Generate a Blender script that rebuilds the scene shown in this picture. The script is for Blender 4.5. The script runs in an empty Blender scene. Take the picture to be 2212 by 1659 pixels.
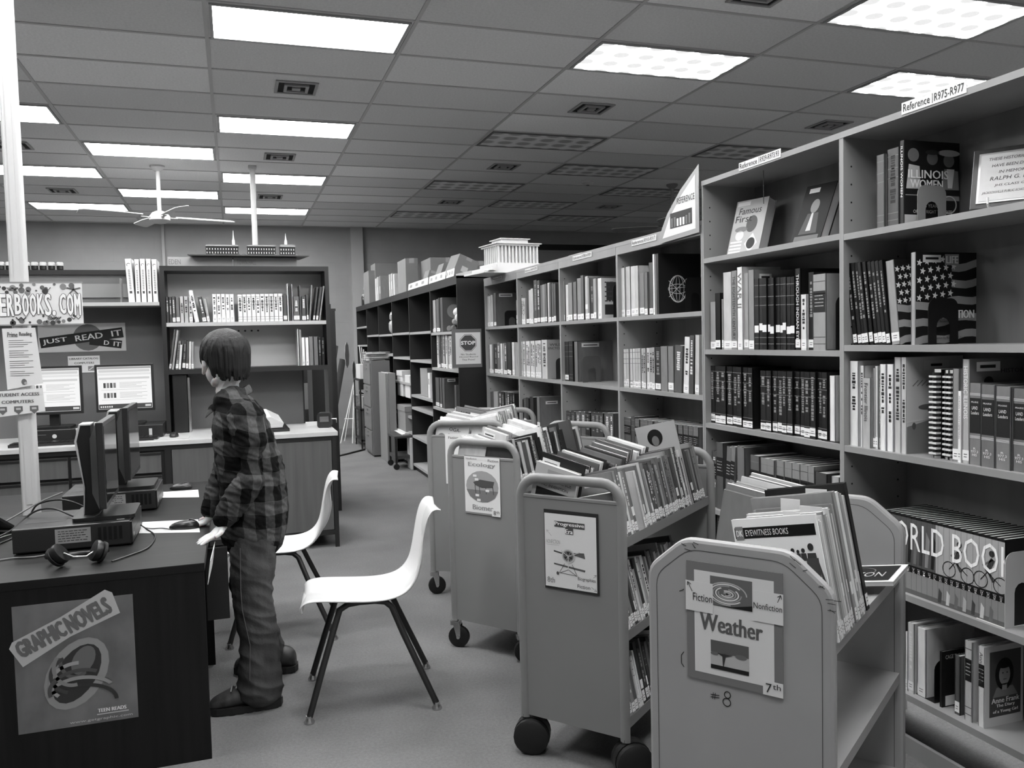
import bpy, bmesh, math, random
from mathutils import Vector, Matrix
R = random.Random(7)
sc = bpy.context.scene
col = sc.collection
# ------------------------------------------------------------------ camera
FPX, YAW, PITCH, ROLL, HC = 1802.5, .319755, -.053474, -.024077, 1.45
fw = Vector((math.sin(YAW)*math.cos(PITCH), math.cos(YAW)*math.cos(PITCH), math.sin(PITCH)))
r0 = Vector((math.cos(YAW), -math.sin(YAW), 0)); u0 = r0.cross(fw)
RT = r0*math.cos(ROLL)+u0*math.sin(ROLL); UP = -r0*math.sin(ROLL)+u0*math.cos(ROLL)
CAM = Vector((0, 0, HC))
cd = bpy.data.cameras.new('camera'); cam = bpy.data.objects.new('camera', cd); col.objects.link(cam)
cd.sensor_width = 36; cd.lens = FPX/2212*36; cd.clip_end = 100; cd.clip_start = .05
cam.matrix_world = Matrix(((RT.x, UP.x, -fw.x, 0), (RT.y, UP.y, -fw.y, 0), (RT.z, UP.z, -fw.z, HC), (0, 0, 0, 1)))
sc.camera = cam
sc.view_settings.view_transform = 'Standard'; sc.view_settings.look = 'None'
sc.view_settings.gamma = 1; sc.view_settings.exposure = 0.0; sc.view_settings.use_curve_mapping = False
w = bpy.data.worlds.new('world'); sc.world = w; w.use_nodes = True
w.node_tree.nodes['Background'].inputs[0].default_value = (.5, .5, .5, 1)
w.node_tree.nodes['Background'].inputs[1].default_value = .02
try:
    sc.cycles.use_denoising = True; sc.cycles.max_bounces = 8; sc.cycles.diffuse_bounces = 5
    sc.cycles.sample_clamp_indirect = 6
except Exception: pass
LAMP = 28.0            # radiance of a lit ceiling panel
CEIL = 3.40; BACK = 14.33

# measured sight lines: a point of the photo at a real depth
def ray(x, y): return fw+RT*((x-1106)/FPX)-UP*((y-829.5)/FPX)
def onY(x, y, Y): d = ray(x, y); return CAM+d*(Y/d.y)
def onX(x, y, X): d = ray(x, y); return CAM+d*(X/d.x)
def onZ(x, y, z): d = ray(x, y); return CAM+d*((z-HC)/d.z)
def zat(py, X, Y):
    # height at which the vertical through (X,Y) crosses photo row py
    lo, hi = -1., 4.
    for _ in range(40):
        m = (lo+hi)/2; d = Vector((X, Y, m))-CAM; q = 829.5-FPX*d.dot(UP)/d.dot(fw)
        if q > py: lo = m
        else: hi = m
    return lo

# ------------------------------------------------------------------ materials
def lin(s): return s/12.92 if s <= .04045 else ((s+.055)/1.055)**2.4
MC = {}
def nodes(m): return m.node_tree.nodes, m.node_tree.links
def mat(name, g, rough=.5, metal=0., noise=0., scale=(40, 40, 40), bump=0., spec=.5, bscale=None, coat=0):
    if name in MC: return MC[name]
    m = bpy.data.materials.new(name); m.use_nodes = True; N, L = nodes(m)
    b = N['Principled BSDF']; v = lin(g)
    b.inputs['Base Color'].default_value = (v, v, v, 1); b.inputs['Roughness'].default_value = rough
    b.inputs['Metallic'].default_value = metal; b.inputs['Specular IOR Level'].default_value = spec
    if coat: b.inputs['Coat Weight'].default_value = coat; b.inputs['Coat Roughness'].default_value = .12
    if noise or bump:
        tc = N.new('ShaderNodeTexCoord'); mp = N.new('ShaderNodeMapping'); L.new(tc.outputs['Object'], mp.inputs[0])
        mp.inputs['Scale'].default_value = scale
        nt = N.new('ShaderNodeTexNoise'); nt.inputs['Scale'].default_value = 1; nt.inputs['Detail'].default_value = 5
        L.new(mp.outputs[0], nt.inputs['Vector'])
        if noise:
            mr = N.new('ShaderNodeMapRange'); mr.inputs[1].default_value = .3; mr.inputs[2].default_value = .7
            mr.inputs[3].default_value = max(0, v*(1-noise)); mr.inputs[4].default_value = v*(1+noise)
            L.new(nt.outputs[0], mr.inputs[0]); L.new(mr.outputs[0], b.inputs['Base Color'])
        if bump:
            bp = N.new('ShaderNodeBump'); bp.inputs['Strength'].default_value = bump; bp.inputs['Distance'].default_value = .004
            if bscale:
                n2 = N.new('ShaderNodeTexNoise'); n2.inputs['Scale'].default_value = bscale; L.new(tc.outputs['Object'], n2.inputs['Vector']); L.new(n2.outputs[0], bp.inputs['Height'])
            else: L.new(nt.outputs[0], bp.inputs['Height'])
            L.new(bp.outputs[0], b.inputs['Normal'])
    MC[name] = m; return m
def mth(N, L, op, a, b=None, c=None):
    n = N.new('ShaderNodeMath'); n.operation = op
    for i, x in enumerate((a, b, c)):
        if x is None: continue
        if isinstance(x, (int, float)): n.inputs[i].default_value = x
        else: L.new(x, n.inputs[i])
    return n.outputs[0]
def G(g, rough=.45):   # book cloth / board / ink palette, twenty steps of grey
    g = min(1, max(0, round(g*20)/20)); return mat('grey_board_%02d_%d' % (g*20, rough*100), g, rough, noise=.10, scale=(35, 35, 12), spec=.4)
def INK(g): return mat('print_%02d' % round(g*20), round(g*20)/20, .5, spec=.3)
def EM(name, s, g=1.):
    if name in MC: return MC[name]
    m = bpy.data.materials.new(name); m.use_nodes = True; N, L = nodes(m); b = N['Principled BSDF']
    b.inputs['Base Color'].default_value = (.02, .02, .02, 1); b.inputs['Roughness'].default_value = .2
    b.inputs['Emission Color'].default_value = (g, g, g, 1); b.inputs['Emission Strength'].default_value = s
    MC[name] = m; return m

def carpet():
    m = mat('carpet', .425, .95, noise=.10, scale=(90, 90, 90), bump=.5, spec=.1, bscale=260)
    N, L = nodes(m); b = N['Principled BSDF']; tc = N.new('ShaderNodeTexCoord')
    n2 = N.new('ShaderNodeTexNoise'); n2.inputs['Scale'].default_value = 2.2; n2.inputs['Detail'].default_value = 3; L.new(tc.outputs['Object'], n2.inputs['Vector'])
    n3 = N.new('ShaderNodeTexNoise'); n3.inputs['Scale'].default_value = 330; L.new(tc.outputs['Object'], n3.inputs['Vector'])
    src = b.inputs['Base Color'].links[0].from_socket
    a = mth(N, L, 'MULTIPLY_ADD', n2.outputs[0], .5, .75); c = mth(N, L, 'MULTIPLY_ADD', n3.outputs[0], .7, .65)
    L.new(mth(N, L, 'MULTIPLY', mth(N, L, 'MULTIPLY', src, a), c), b.inputs['Base Color']); return m
def ceiling_tile():
    m = mat('ceiling_tile', .90, .9, noise=.07, scale=(60, 60, 60), bump=.35, spec=.1, bscale=120)
    N, L = nodes(m); b = N['Principled BSDF']; tc = N.new('ShaderNodeTexCoord'); sp = N.new('ShaderNodeSeparateXYZ'); L.new(tc.outputs['Object'], sp.inputs[0])
    cx = mth(N, L, 'FLOOR', mth(N, L, 'DIVIDE', mth(N, L, 'ADD', sp.outputs[0], .0866), 1.2192))
    cy = mth(N, L, 'FLOOR', mth(N, L, 'DIVIDE', mth(N, L, 'SUBTRACT', sp.outputs[1], 5.0964), .6096))
    cb = N.new('ShaderNodeCombineXYZ'); L.new(cx, cb.inputs[0]); L.new(cy, cb.inputs[1])
    wn = N.new('ShaderNodeTexWhiteNoise'); L.new(cb.outputs[0], wn.inputs['Vector'])
    src = b.inputs['Base Color'].links[0].from_socket
    L.new(mth(N, L, 'MULTIPLY', src, mth(N, L, 'MULTIPLY_ADD', mth(N, L, 'POWER', wn.outputs['Value'], 2.), .28, .82)), b.inputs['Base Color']); return m
def block_wall(name='wall_block', g=.60, bw=.4):
    m = mat(name, g, .75, noise=.05, scale=(3, 3, 3), spec=.2)
    N, L = nodes(m); b = N['Principled BSDF']; tc = N.new('ShaderNodeTexCoord'); sp = N.new('ShaderNodeSeparateXYZ'); L.new(tc.outputs['Object'], sp.inputs[0])
    cb = N.new('ShaderNodeCombineXYZ'); L.new(mth(N, L, 'ADD', sp.outputs[0], sp.outputs[1]), cb.inputs[0]); L.new(sp.outputs[2], cb.inputs[1])
    br = N.new('ShaderNodeTexBrick'); br.inputs['Scale'].default_value = 1; br.inputs['Brick Width'].default_value = .4; br.inputs['Row Height'].default_value = .2
    br.inputs['Mortar Size'].default_value = .004; L.new(cb.outputs[0], br.inputs['Vector'])
    bp = N.new('ShaderNodeBump'); bp.inputs['Strength'].default_value = .6; bp.inputs['Distance'].default_value = .004; bp.invert = True
    L.new(br.outputs['Fac'], bp.inputs['Height']); L.new(bp.outputs[0], b.inputs['Normal']); return m
def lens_panel(name, s, dark):   # moulded lens: 3 x 6 pillowed cells on a flat panel, hollows' shade painted into glow and base colour
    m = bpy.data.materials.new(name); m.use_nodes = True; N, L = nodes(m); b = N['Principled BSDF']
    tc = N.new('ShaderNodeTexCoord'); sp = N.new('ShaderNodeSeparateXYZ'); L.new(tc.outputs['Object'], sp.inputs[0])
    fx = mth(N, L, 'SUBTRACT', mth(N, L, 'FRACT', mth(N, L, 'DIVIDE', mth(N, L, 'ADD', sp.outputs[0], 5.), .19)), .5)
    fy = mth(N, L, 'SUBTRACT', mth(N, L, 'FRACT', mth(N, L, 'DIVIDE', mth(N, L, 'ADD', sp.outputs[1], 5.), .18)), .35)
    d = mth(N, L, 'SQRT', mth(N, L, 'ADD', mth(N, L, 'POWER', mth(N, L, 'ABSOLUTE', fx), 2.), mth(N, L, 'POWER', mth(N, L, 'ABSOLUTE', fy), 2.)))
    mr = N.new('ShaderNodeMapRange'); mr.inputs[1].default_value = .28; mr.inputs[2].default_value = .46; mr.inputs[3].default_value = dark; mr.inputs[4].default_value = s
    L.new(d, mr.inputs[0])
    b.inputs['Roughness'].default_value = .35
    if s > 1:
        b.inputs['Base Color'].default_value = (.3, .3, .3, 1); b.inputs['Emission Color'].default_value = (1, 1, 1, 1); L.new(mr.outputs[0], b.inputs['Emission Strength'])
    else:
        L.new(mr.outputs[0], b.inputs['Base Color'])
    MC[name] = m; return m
def plaid():
    m = mat('buffalo_check_flannel', .2, .9, noise=.2, scale=(90, 90, 90), bump=.3, spec=.1)
    N, L = nodes(m); b = N['Principled BSDF']; tc = N.new('ShaderNodeTexCoord'); sp = N.new('ShaderNodeSeparateXYZ'); L.new(tc.outputs['Object'], sp.inputs[0])
    def sq(v, per, off):
        f = mth(N, L, 'FRACT', mth(N, L, 'ADD', mth(N, L, 'DIVIDE', v, per), off)); return mth(N, L, 'GREATER_THAN', f, .5)
    nn = N.new('ShaderNodeTexNoise'); nn.inputs['Scale'].default_value = 9; L.new(tc.outputs['Object'], nn.inputs['Vector'])
    wob = mth(N, L, 'MULTIPLY_ADD', nn.outputs[0], .03, 0)
    xx = mth(N, L, 'ADD', mth(N, L, 'ADD', mth(N, L, 'MULTIPLY', sp.outputs[1], .5), sp.outputs[0]), wob)
    zz = mth(N, L, 'ADD', mth(N, L, 'ADD', mth(N, L, 'MULTIPLY', sp.outputs[0], .12), sp.outputs[2]), wob)
    s = mth(N, L, 'ADD', sq(xx, .088, .1), sq(zz, .112, .3))
    src = b.inputs['Base Color'].links[0].from_socket
    k = mth(N, L, 'POWER', mth(N, L, 'MULTIPLY', s, .5), 1.25)
    L.new(mth(N, L, 'MULTIPLY', src, mth(N, L, 'MULTIPLY_ADD', k, 2.3, .14)), b.inputs['Base Color']); return m

# ------------------------------------------------------------------ mesh builder
class MB:
    def __init__(s): s.v = []; s.f = []; s.sm = []
    def add(s, vs, fs, M=None, smooth=False):
        n = len(s.v)
        for p in vs: s.v.append(tuple(M @ Vector(p)) if M else tuple(p))
        for f in fs: s.f.append(tuple(i+n for i in f)); s.sm.append(smooth)
        return s
    def box(s, x0, x1, y0, y1, z0, z1, M=None):
        return s.add([(x0,y0,z0),(x1,y0,z0),(x1,y1,z0),(x0,y1,z0),(x0,y0,z1),(x1,y0,z1),(x1,y1,z1),(x0,y1,z1)],
                     [(0,3,2,1),(4,5,6,7),(0,1,5,4),(1,2,6,5),(2,3,7,6),(3,0,4,7)], M)
    def rbox(s, x0, x1, y0, y1, z0, z1, r=.01, M=None, ax='z', n=4):
        # box whose four edges along ax are rounded
        if ax == 'z': a0,a1,b0,b1,c0,c1 = x0,x1,y0,y1,z0,z1; f = lambda a,b,c: (a,b,c)
        elif ax == 'y': a0,a1,b0,b1,c0,c1 = z0,z1,x0,x1,y0,y1; f = lambda a,b,c: (b,c,a)
        else: a0,a1,b0,b1,c0,c1 = y0,y1,z0,z1,x0,x1; f = lambda a,b,c: (c,a,b)
        p = []
        for cx, cy, t in ((a1-r,b1-r,0),(a0+r,b1-r,90),(a0+r,b0+r,180),(a1-r,b0+r,270)):
            for i in range(n+1):
                q = math.radians(t+90*i/n); p.append((cx+r*math.cos(q), cy+r*math.sin(q)))
        m = len(p)
        return s.add([f(a,b,c0) for a,b in p]+[f(a,b,c1) for a,b in p], [tuple(range(m))[::-1], tuple(range(m,2*m))]+[(i,(i+1)%m,(i+1)%m+m,i+m) for i in range(m)], M)
    def prism(s, poly, axis, a, b, M=None):
        # poly in the plane across axis: x -> (y,z), y -> (x,z), z -> (x,y)
        g = {'x': lambda p,c: (c,p[0],p[1]), 'y': lambda p,c: (p[0],c,p[1]), 'z': lambda p,c: (p[0],p[1],c)}[axis]
        m = len(poly)
        return s.add([g(p,a) for p in poly]+[g(p,b) for p in poly], [tuple(range(m))[::-1], tuple(range(m,2*m))]+[(i,(i+1)%m,(i+1)%m+m,i+m) for i in range(m)], M)
    def tube(s, pts, r, n=10, M=None, ry=None, side=None, caps=True, closed=False):
        # swept (elliptic) section along a path; r may be a list; ry the second half-axis, along `side`
        P = [Vector(p) for p in pts]; k = len(P); base = len(s.v); vs = []; fs = []
        rr = r if isinstance(r, (list, tuple)) else [r]*k; r2 = ry if isinstance(ry, (list, tuple)) else ([ry]*k if ry else rr)
        ref = Vector(side) if side else None
        up = None
        for i in range(k):
            if closed: t = P[(i+1) % k]-P[i-1]
            else: t = P[min(i+1,k-1)]-P[max(i-1,0)]
            t.normalize()
            if ref: a = ref-t*ref.dot(t)
            else:
                if up is None: up = Vector((0,0,1)) if abs(t.z) < .9 else Vector((1,0,0))
                a = up-t*up.dot(t)
            a.normalize(); up = a; b = t.cross(a)
            for j in range(n):
                q = 2*math.pi*j/n; vs.append(P[i]+b*(math.cos(q)*rr[i])+a*(math.sin(q)*r2[i]))
        for i in range(k if closed else k-1):
            for j in range(n):
                a_ = i*n+j; b_ = i*n+(j+1)%n; c_ = ((i+1)%k)*n+(j+1)%n; d_ = ((i+1)%k)*n+j; fs.append((a_,b_,c_,d_))
        if caps and not closed: fs += [tuple(range(n))[::-1], tuple(range((k-1)*n, k*n))]
        return s.add(vs, fs, M, True)
    def lathe(s, prof, M=None, n=20):
        vs = []; fs = []; k = len(prof)
        for r, z in prof:
            for j in range(n): q = 2*math.pi*j/n; vs.append((r*math.cos(q), r*math.sin(q), z))
        for i in range(k-1):
            for j in range(n): fs.append((i*n+j, i*n+(j+1)%n, (i+1)*n+(j+1)%n, (i+1)*n+j))
        fs += [tuple(range(n))[::-1], tuple(range((k-1)*n, k*n))]
        return s.add(vs, fs, M, True)
    def ball(s, c, rx, ry=None, rz=None, n=12, M=None):
        ry = ry or rx; rz = rz or rx; pr = []
        for i in range(n+1): q = -math.pi/2+math.pi*i/n; pr.append((max(.02, math.cos(q)), math.sin(q)))
        T = (M or Matrix()) @ Matrix.Translation(c) @ Matrix.Diagonal((rx, ry, rz, 1)); return s.lathe(pr, T, n*2)
    def mesh(s, name):
        me = bpy.data.meshes.new(name); me.from_pydata(s.v, [], s.f)
        me.polygons.foreach_set('use_smooth', s.sm)
        bm = bmesh.new(); bm.from_mesh(me); bmesh.ops.recalc_face_normals(bm, faces=bm.faces)
        for e in bm.edges:
            if len(e.link_faces) == 2 and e.calc_face_angle(0) > .7: e.smooth = False
        bm.to_mesh(me); bm.free(); me.update(); return me
    def build(s, name, m, parent=None, bevel=0, flat=False):
        if flat:
            me = bpy.data.meshes.new(name); me.from_pydata(s.v, [], s.f); me.update()
        else: me = s.mesh(name)
        o = bpy.data.objects.new(name, me); col.objects.link(o)
        for x in (m if isinstance(m, (list, tuple)) else [m]): me.materials.append(x)
        if parent: o.parent = parent
        if bevel:
            b = o.modifiers.new('b', 'BEVEL'); b.width = bevel; b.segments = 2; b.limit_method = 'ANGLE'; b.angle_limit = .8
        return o
def box(name, m, parent, *a, bevel=0): return MB().box(*a).build(name, m, parent, bevel)
import re
def nwords(s): return len(re.findall(r"[A-Za-z0-9][A-Za-z0-9'-]*", s))
def tag(o, label, cat, group=None, kind=None):
    o['label'] = label; o['category'] = cat
    if group: o['group'] = group
    if kind: o['kind'] = kind
    if nwords(label) > 16: print('LONG LABEL', nwords(label), label)
    return o
def thing(name, label, cat, loc=(0,0,0), rz=0, group=None):
    o = bpy.data.objects.new(name, None); col.objects.link(o); o.empty_display_size = .05
    o.location = loc; o.rotation_euler = (0, 0, rz); return tag(o, label, cat, group)
def struct(o): o['kind'] = 'structure'; return o
def copy_tree(o, parent=None):
    c = o.copy(); col.objects.link(c); c.parent = parent
    for ch in list(o.children): copy_tree(ch, c)
    return c
def TR(x, y, z, rz=0, ry=0, rx=0): return Matrix.Translation((x,y,z)) @ Matrix.Rotation(rz,4,'Z') @ Matrix.Rotation(ry,4,'Y') @ Matrix.Rotation(rx,4,'X')

# ------------------------------------------------------------------ lettering and flat printed art
TC = {}
def glyphs(t):
    if t in TC: return TC[t]
    cu = bpy.data.curves.new('t', 'FONT'); cu.body = t; cu.resolution_u = 2; cu.size = 1
    o = bpy.data.objects.new('t', cu); col.objects.link(o); bpy.context.view_layer.update()
    me = bpy.data.meshes.new_from_object(o.evaluated_get(bpy.context.evaluated_depsgraph_get()))
    vs = [(v.co.x, v.co.y) for v in me.vertices]; fs = [tuple(p.vertices) for p in me.polygons]
    bpy.data.objects.remove(o); bpy.data.curves.remove(cu); bpy.data.meshes.remove(me)
    x0 = min(v[0] for v in vs); x1 = max(v[0] for v in vs); y0 = min(v[1] for v in vs); y1 = max(v[1] for v in vs)
    TC[t] = (vs, fs, x0, x1, y0, y1); return TC[t]
class Art:
    """flat print on a face; origin O, unit axes U (reading direction) and V (up), outward normal U x V"""
    def __init__(s, parent, O, U, V, off=.0006):
        s.p = parent; s.O = Vector(O); s.U = Vector(U).normalized(); s.V = Vector(V).normalized(); s.N = s.U.cross(s.V); s.off = off; s.L = {}
    def _mb(s, role, m): return s.L.setdefault((role, m.name), (MB(), m))[0]
    def _pt(s, u, v, l): return s.O+s.U*u+s.V*v+s.N*(s.off*(1+l))
    def poly(s, pts, m, role='picture', l=0):
        s._mb(role, m).add([s._pt(u, v, l) for u, v in pts], [tuple(range(len(pts)))]); return s
    def rect(s, u0, v0, u1, v1, m, role='picture', l=0): return s.poly([(u0,v0),(u1,v0),(u1,v1),(u0,v1)], m, role, l)
    def disk(s, u, v, r, m, role='picture', l=0, ry=None, n=20, a=0):
        ry = ry or r; P = []
        for i in range(n):
            x = r*math.cos(6.2832*i/n); y = ry*math.sin(6.2832*i/n); P.append((u+x*math.cos(a)-y*math.sin(a), v+x*math.sin(a)+y*math.cos(a)))
        return s.poly(P, m, role, l)
    def ring(s, u, v, r, wd, m, role='picture', l=0, ry=None, n=24, a0=0, a1=6.2832):
        ry = ry or r
        for i in range(n):
            q = a0+(a1-a0)*i/n; q2 = a0+(a1-a0)*(i+1)/n
            s.poly([(u+r*math.cos(q),v+ry*math.sin(q)),(u+r*math.cos(q2),v+ry*math.sin(q2)),(u+(r-wd)*math.cos(q2),v+(ry-wd)*math.sin(q2)),(u+(r-wd)*math.cos(q),v+(ry-wd)*math.sin(q))], m, role, l)
        return s
    def line(s, p, q, wd, m, role='picture', l=0):
        d = Vector((q[0]-p[0], q[1]-p[1])); d.normalize(); n = (-d.y*wd/2, d.x*wd/2)
        return s.poly([(p[0]-n[0],p[1]-n[1]),(q[0]-n[0],q[1]-n[1]),(q[0]+n[0],q[1]+n[1]),(p[0]+n[0],p[1]+n[1])], m, role, l)
    def path(s, pts, wd, m, role='picture', l=0):
        for a, b in zip(pts, pts[1:]): s.line(a, b, wd, m, role, l)
        return s
    def text(s, t, u0, v0, u1, v1, m, role='lettering', l=2, rot=0, bold=0, shear=0, arc=0):
        vs, fs, x0, x1, y0, y1 = glyphs(t); W_, H_ = u1-u0, v1-v0
        cu, cv = (u0+u1)/2, (v0+v1)/2
        for ci, (dx, dy) in enumerate([(0,0)] if not bold else [(-bold,0),(0,0),(bold,0)] if bold < .002 else [(bold*math.cos(k*.7854), bold*math.sin(k*.7854)) for k in range(8)]+[(0,0)]):
            lo = l+.09*ci
            out = []
            for x, y in vs:
                a = (x-x0)/(x1-x0)-.5; b = (y-y0)/(y1-y0)-.5
                X = a*W_+b*shear*H_+dx; Y = b*H_+arc*(a*a*4)+dy
                out.append(s._pt(cu+X*math.cos(rot)-Y*math.sin(rot), cv+X*math.sin(rot)+Y*math.cos(rot), lo))
            s._mb(role, m).add(out, fs)
        return s
    def scribble(s, u0, v0, u1, v1, m, rows=6, role='lettering', l=1, fill=.55, rnd=None):
        rnd = rnd or R; h = (v1-v0)/rows
        for i in range(rows):
            u = u0; v = v1-(i+.5)*h
            while u < u1-(u1-u0)*.06:
                w_ = (u1-u0)*rnd.uniform(.05, .16); w_ = min(w_, u1-u)
                if rnd.random() > .1: s.rect(u, v-h*fill*.25, u+w_, v+h*fill*.25, m, role, l)
                u += w_+(u1-u0)*.03
        return s
    def done(s):
        out = []
        for (role, _), (mb, m) in s.L.items(): out.append(mb.build(role, m, s.p, flat=True))
        return out
ORD = ['first','second','third','fourth','fifth','sixth','seventh','eighth','ninth','tenth','eleventh','twelfth','thirteenth','fourteenth','fifteenth','sixteenth','seventeenth','eighteenth','nineteenth','twentieth','twenty-first','twenty-second','twenty-third','twenty-fourth','twenty-fifth','twenty-sixth','twenty-seventh','twenty-eighth','twenty-ninth','thirtieth','thirty-first','thirty-second','thirty-third','thirty-fourth','thirty-fifth','thirty-sixth']
# ------------------------------------------------------------------ books
PAGES = mat('page_edges', .80, .8, noise=.08, scale=(6, 900, 6)); TAGM = mat('paper_tag', .86, .6)
def shade(g): return 'black' if g < .15 else 'dark grey' if g < .34 else 'grey' if g < .55 else 'light grey' if g < .75 else 'white'
def book(M, t, h, d, g, st='', label='', group=None, rnd=R, name='book', title=None, parts=True, art=None):
    """spine on x=0 facing -x, thickness 0..-t along y, depth +x; st: w white tag at the foot, m tag mid-height,
    b bands, k dark title block, t light title, d dark title, p paperback, c catalogue sticker on the cover"""
    bt = .0025 if t > .012 else .001; cv = MB(); ov = .0 if 'p' in st else .003
    cv.box(0, d, -bt, 0, 0, h).box(0, d, -t, -t+bt, 0, h)
    rs = min(.004, t*.25)
    cv.prism([(0,-bt*.3),(bt*.6,0),(bt*1.6,0),(bt*1.6,-t),(bt*.6,-t),(0,-t+bt*.3)], 'z', 0, h)
    o = cv.build(name, G(g, .32 if 'g' in st else .5)); o.matrix_world = M
    tag(o, label, 'book', group)
    if parts:
        MB().box(bt, d-ov-.001, -t+bt, -bt, ov, h-ov).build('pages', PAGES, o)
        A = Art(o, (0, 0, 0), (0, -1, 0), (0, 0, 1))
        if 'w' in st: z = rnd.uniform(.004, .012); A.rect(.0008, z, t-.0008, z+rnd.uniform(.028, .036), TAGM, 'spine_label'); A.rect(t*.25, z+.01, t*.7, z+.012, INK(.2), 'spine_label_print', 1); A.rect(t*.25, z+.018, t*.75, z+.02, INK(.2), 'spine_label_print', 1)
        if 'm' in st: z = h*rnd.uniform(.2, .28); A.rect(.0008, z, t-.0008, z+.03, TAGM, 'spine_label')
        if 'b' in st:
            c = INK(.45 if g < .5 else .25)
            for q in (.08, .17, .62, .74, .9): A.rect(.001, h*q, t-.001, h*q+.0022, c, 'bands')
        if 'k' in st: A.rect(.001, h*.5, t-.001, h*.78, INK(.1), 'title_block'); A.scribble(t*.15, h*.56, t*.85, h*.74, INK(.65), 4, 'title', 1, rnd=rnd)
        if title:
            A2 = Art(o, (0, 0, 0), (0, 0, -1), (0, -1, 0)); tw, th, c = title[1], title[2], title[3]   # runs top to bottom
            z1 = -h*.93; A2.text(title[0], z1, t*(.5-th/2), z1+h*tw, t*(.5+th/2), INK(c), 'title', 2); A2.done()
        elif 't' in st or 'd' in st:
            c = INK((.5 if g < .25 else .78) if 't' in st else .15); z = h*rnd.uniform(.86, .93); e = h*rnd.uniform(.3, .45)
            while z > e:
                q = rnd.uniform(.004, .012); wd = t*rnd.uniform(.28, .5)
                if rnd.random() > .15: A.rect((t-wd)/2, z-q, (t+wd)/2, z, c, 'title')
                z -= q+.003
        if 'c' in st:
            B = Art(o, (0, -t, 0), (1, 0, 0), (0, 0, 1)); u = d*.12; B.rect(u, h-.045, u+.062, h-.018, TAGM, 'barcode_label'); B.rect(u+.01, h-.036, u+.052, h-.028, INK(.15), 'barcode_print', 1); B.done()
        A.done()
    if art: art(o, t, h, d)
    return o
def describe(t, h, g, st):
    s = ('thick ' if t > .042 else 'thin ' if t < .014 else '')+shade(g)+' book'
    if 'w' in st: s += ' with white tag'
    elif 'm' in st: s += ' with mid-spine tag'
    elif 'k' in st: s += ' with dark title block'
    elif 'b' in st: s += ' with banded spine'
    return s
def shelf_row(X, z, py, specs, where, d=.2, start=0, seed=0, axis='x', endname='far', group=None, inset=.02):
    """books on a shelf whose front runs along y (axis 'x') or along x (axis 'y'); specs: (px0, px1, top_px, grey, style[, lean[, opts]])"""
    rnd = random.Random(seed+len(specs)*31); out = []; n = start
    for sp in specs:
        a, b, ty, g, st = sp[:5]; lean = sp[5] if len(sp) > 5 else 0; op = sp[6] if len(sp) > 6 else {}
        n += 1
        if axis == 'x':
            p = onX(a, py, X+inset); q = onX(b, py, X+inset); t = abs(p.y-q.y); h = zat(ty, X+inset, (p.y+q.y)/2)-z; M0 = TR(X+inset+rnd.uniform(0, .012), p.y, z)
        else:
            p = onY(a, py, X+inset); q = onY(b, py, X+inset); t = abs(p.x-q.x); h = zat(ty, (p.x+q.x)/2, X+inset)-z; M0 = TR(p.x, X+inset+rnd.uniform(0, .01), z, -math.pi/2)
            M0 = Matrix.Translation((p.x, X+inset+rnd.uniform(0, .01), z)) @ Matrix(((0, -1, 0, 0), (1, 0, 0, 0), (0, 0, 1, 0), (0, 0, 0, 1)))
        h = max(.08, min(.40, h)); dd = op.get('d', min(d, h*.78+rnd.uniform(-.01, .01)))
        g = min(1, max(.02, g+rnd.uniform(-.02, .02)))
        t = t*.965
        if lean:
            th = math.radians(lean); t = t*math.cos(th); h = h/math.cos(th)
            if lean > 0: M = M0 @ TR(0, -t/math.cos(th), 0, 0, 0, th) @ TR(0, t, 0)
            else: M = M0 @ TR(0, 0, 0, 0, 0, th)
        else: M = M0
        lab = op.get('label') or '%s, %s from %s end, %s' % (describe(t, h, g, st), ORD[min(n-1,35)], endname, where)
        lab = lab.replace('first from %s end' % endname, 'first at the %s end' % endname) if n == 1 else lab
        if nwords(lab) > 16: lab = lab.replace(describe(t, h, g, st), describe(t, h, g, ''))
        out.append(book(M, t, h, dd, g, st, lab, group or 'books on the '+where, rnd, title=op.get('title'), art=op.get('art'), name=op.get('name', 'book')))
    return out
def run(a, b, n, top, g, st, lean=0, jit=0, gj=0, seed=1, wj=.3, op=None):
    """n books of similar look between two marks of the photo"""
    rnd = random.Random(seed+int(a)); ws = [rnd.uniform(1-wj, 1+wj) for _ in range(n)]; k = (b-a)/sum(ws); x = a; out = []
    for i in range(n):
        tp = top[0]+(top[1]-top[0])*((x-a)/(b-a)) if isinstance(top, tuple) else top
        s = rnd.choice(st) if isinstance(st, list) else st; gg = rnd.choice(g) if isinstance(g, list) else g
        out.append((x, x+ws[i]*k, tp+rnd.uniform(-jit, jit), min(1, max(.03, gg+rnd.uniform(-gj, gj))), s, lean, op or {})); x += ws[i]*k
    return out
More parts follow.
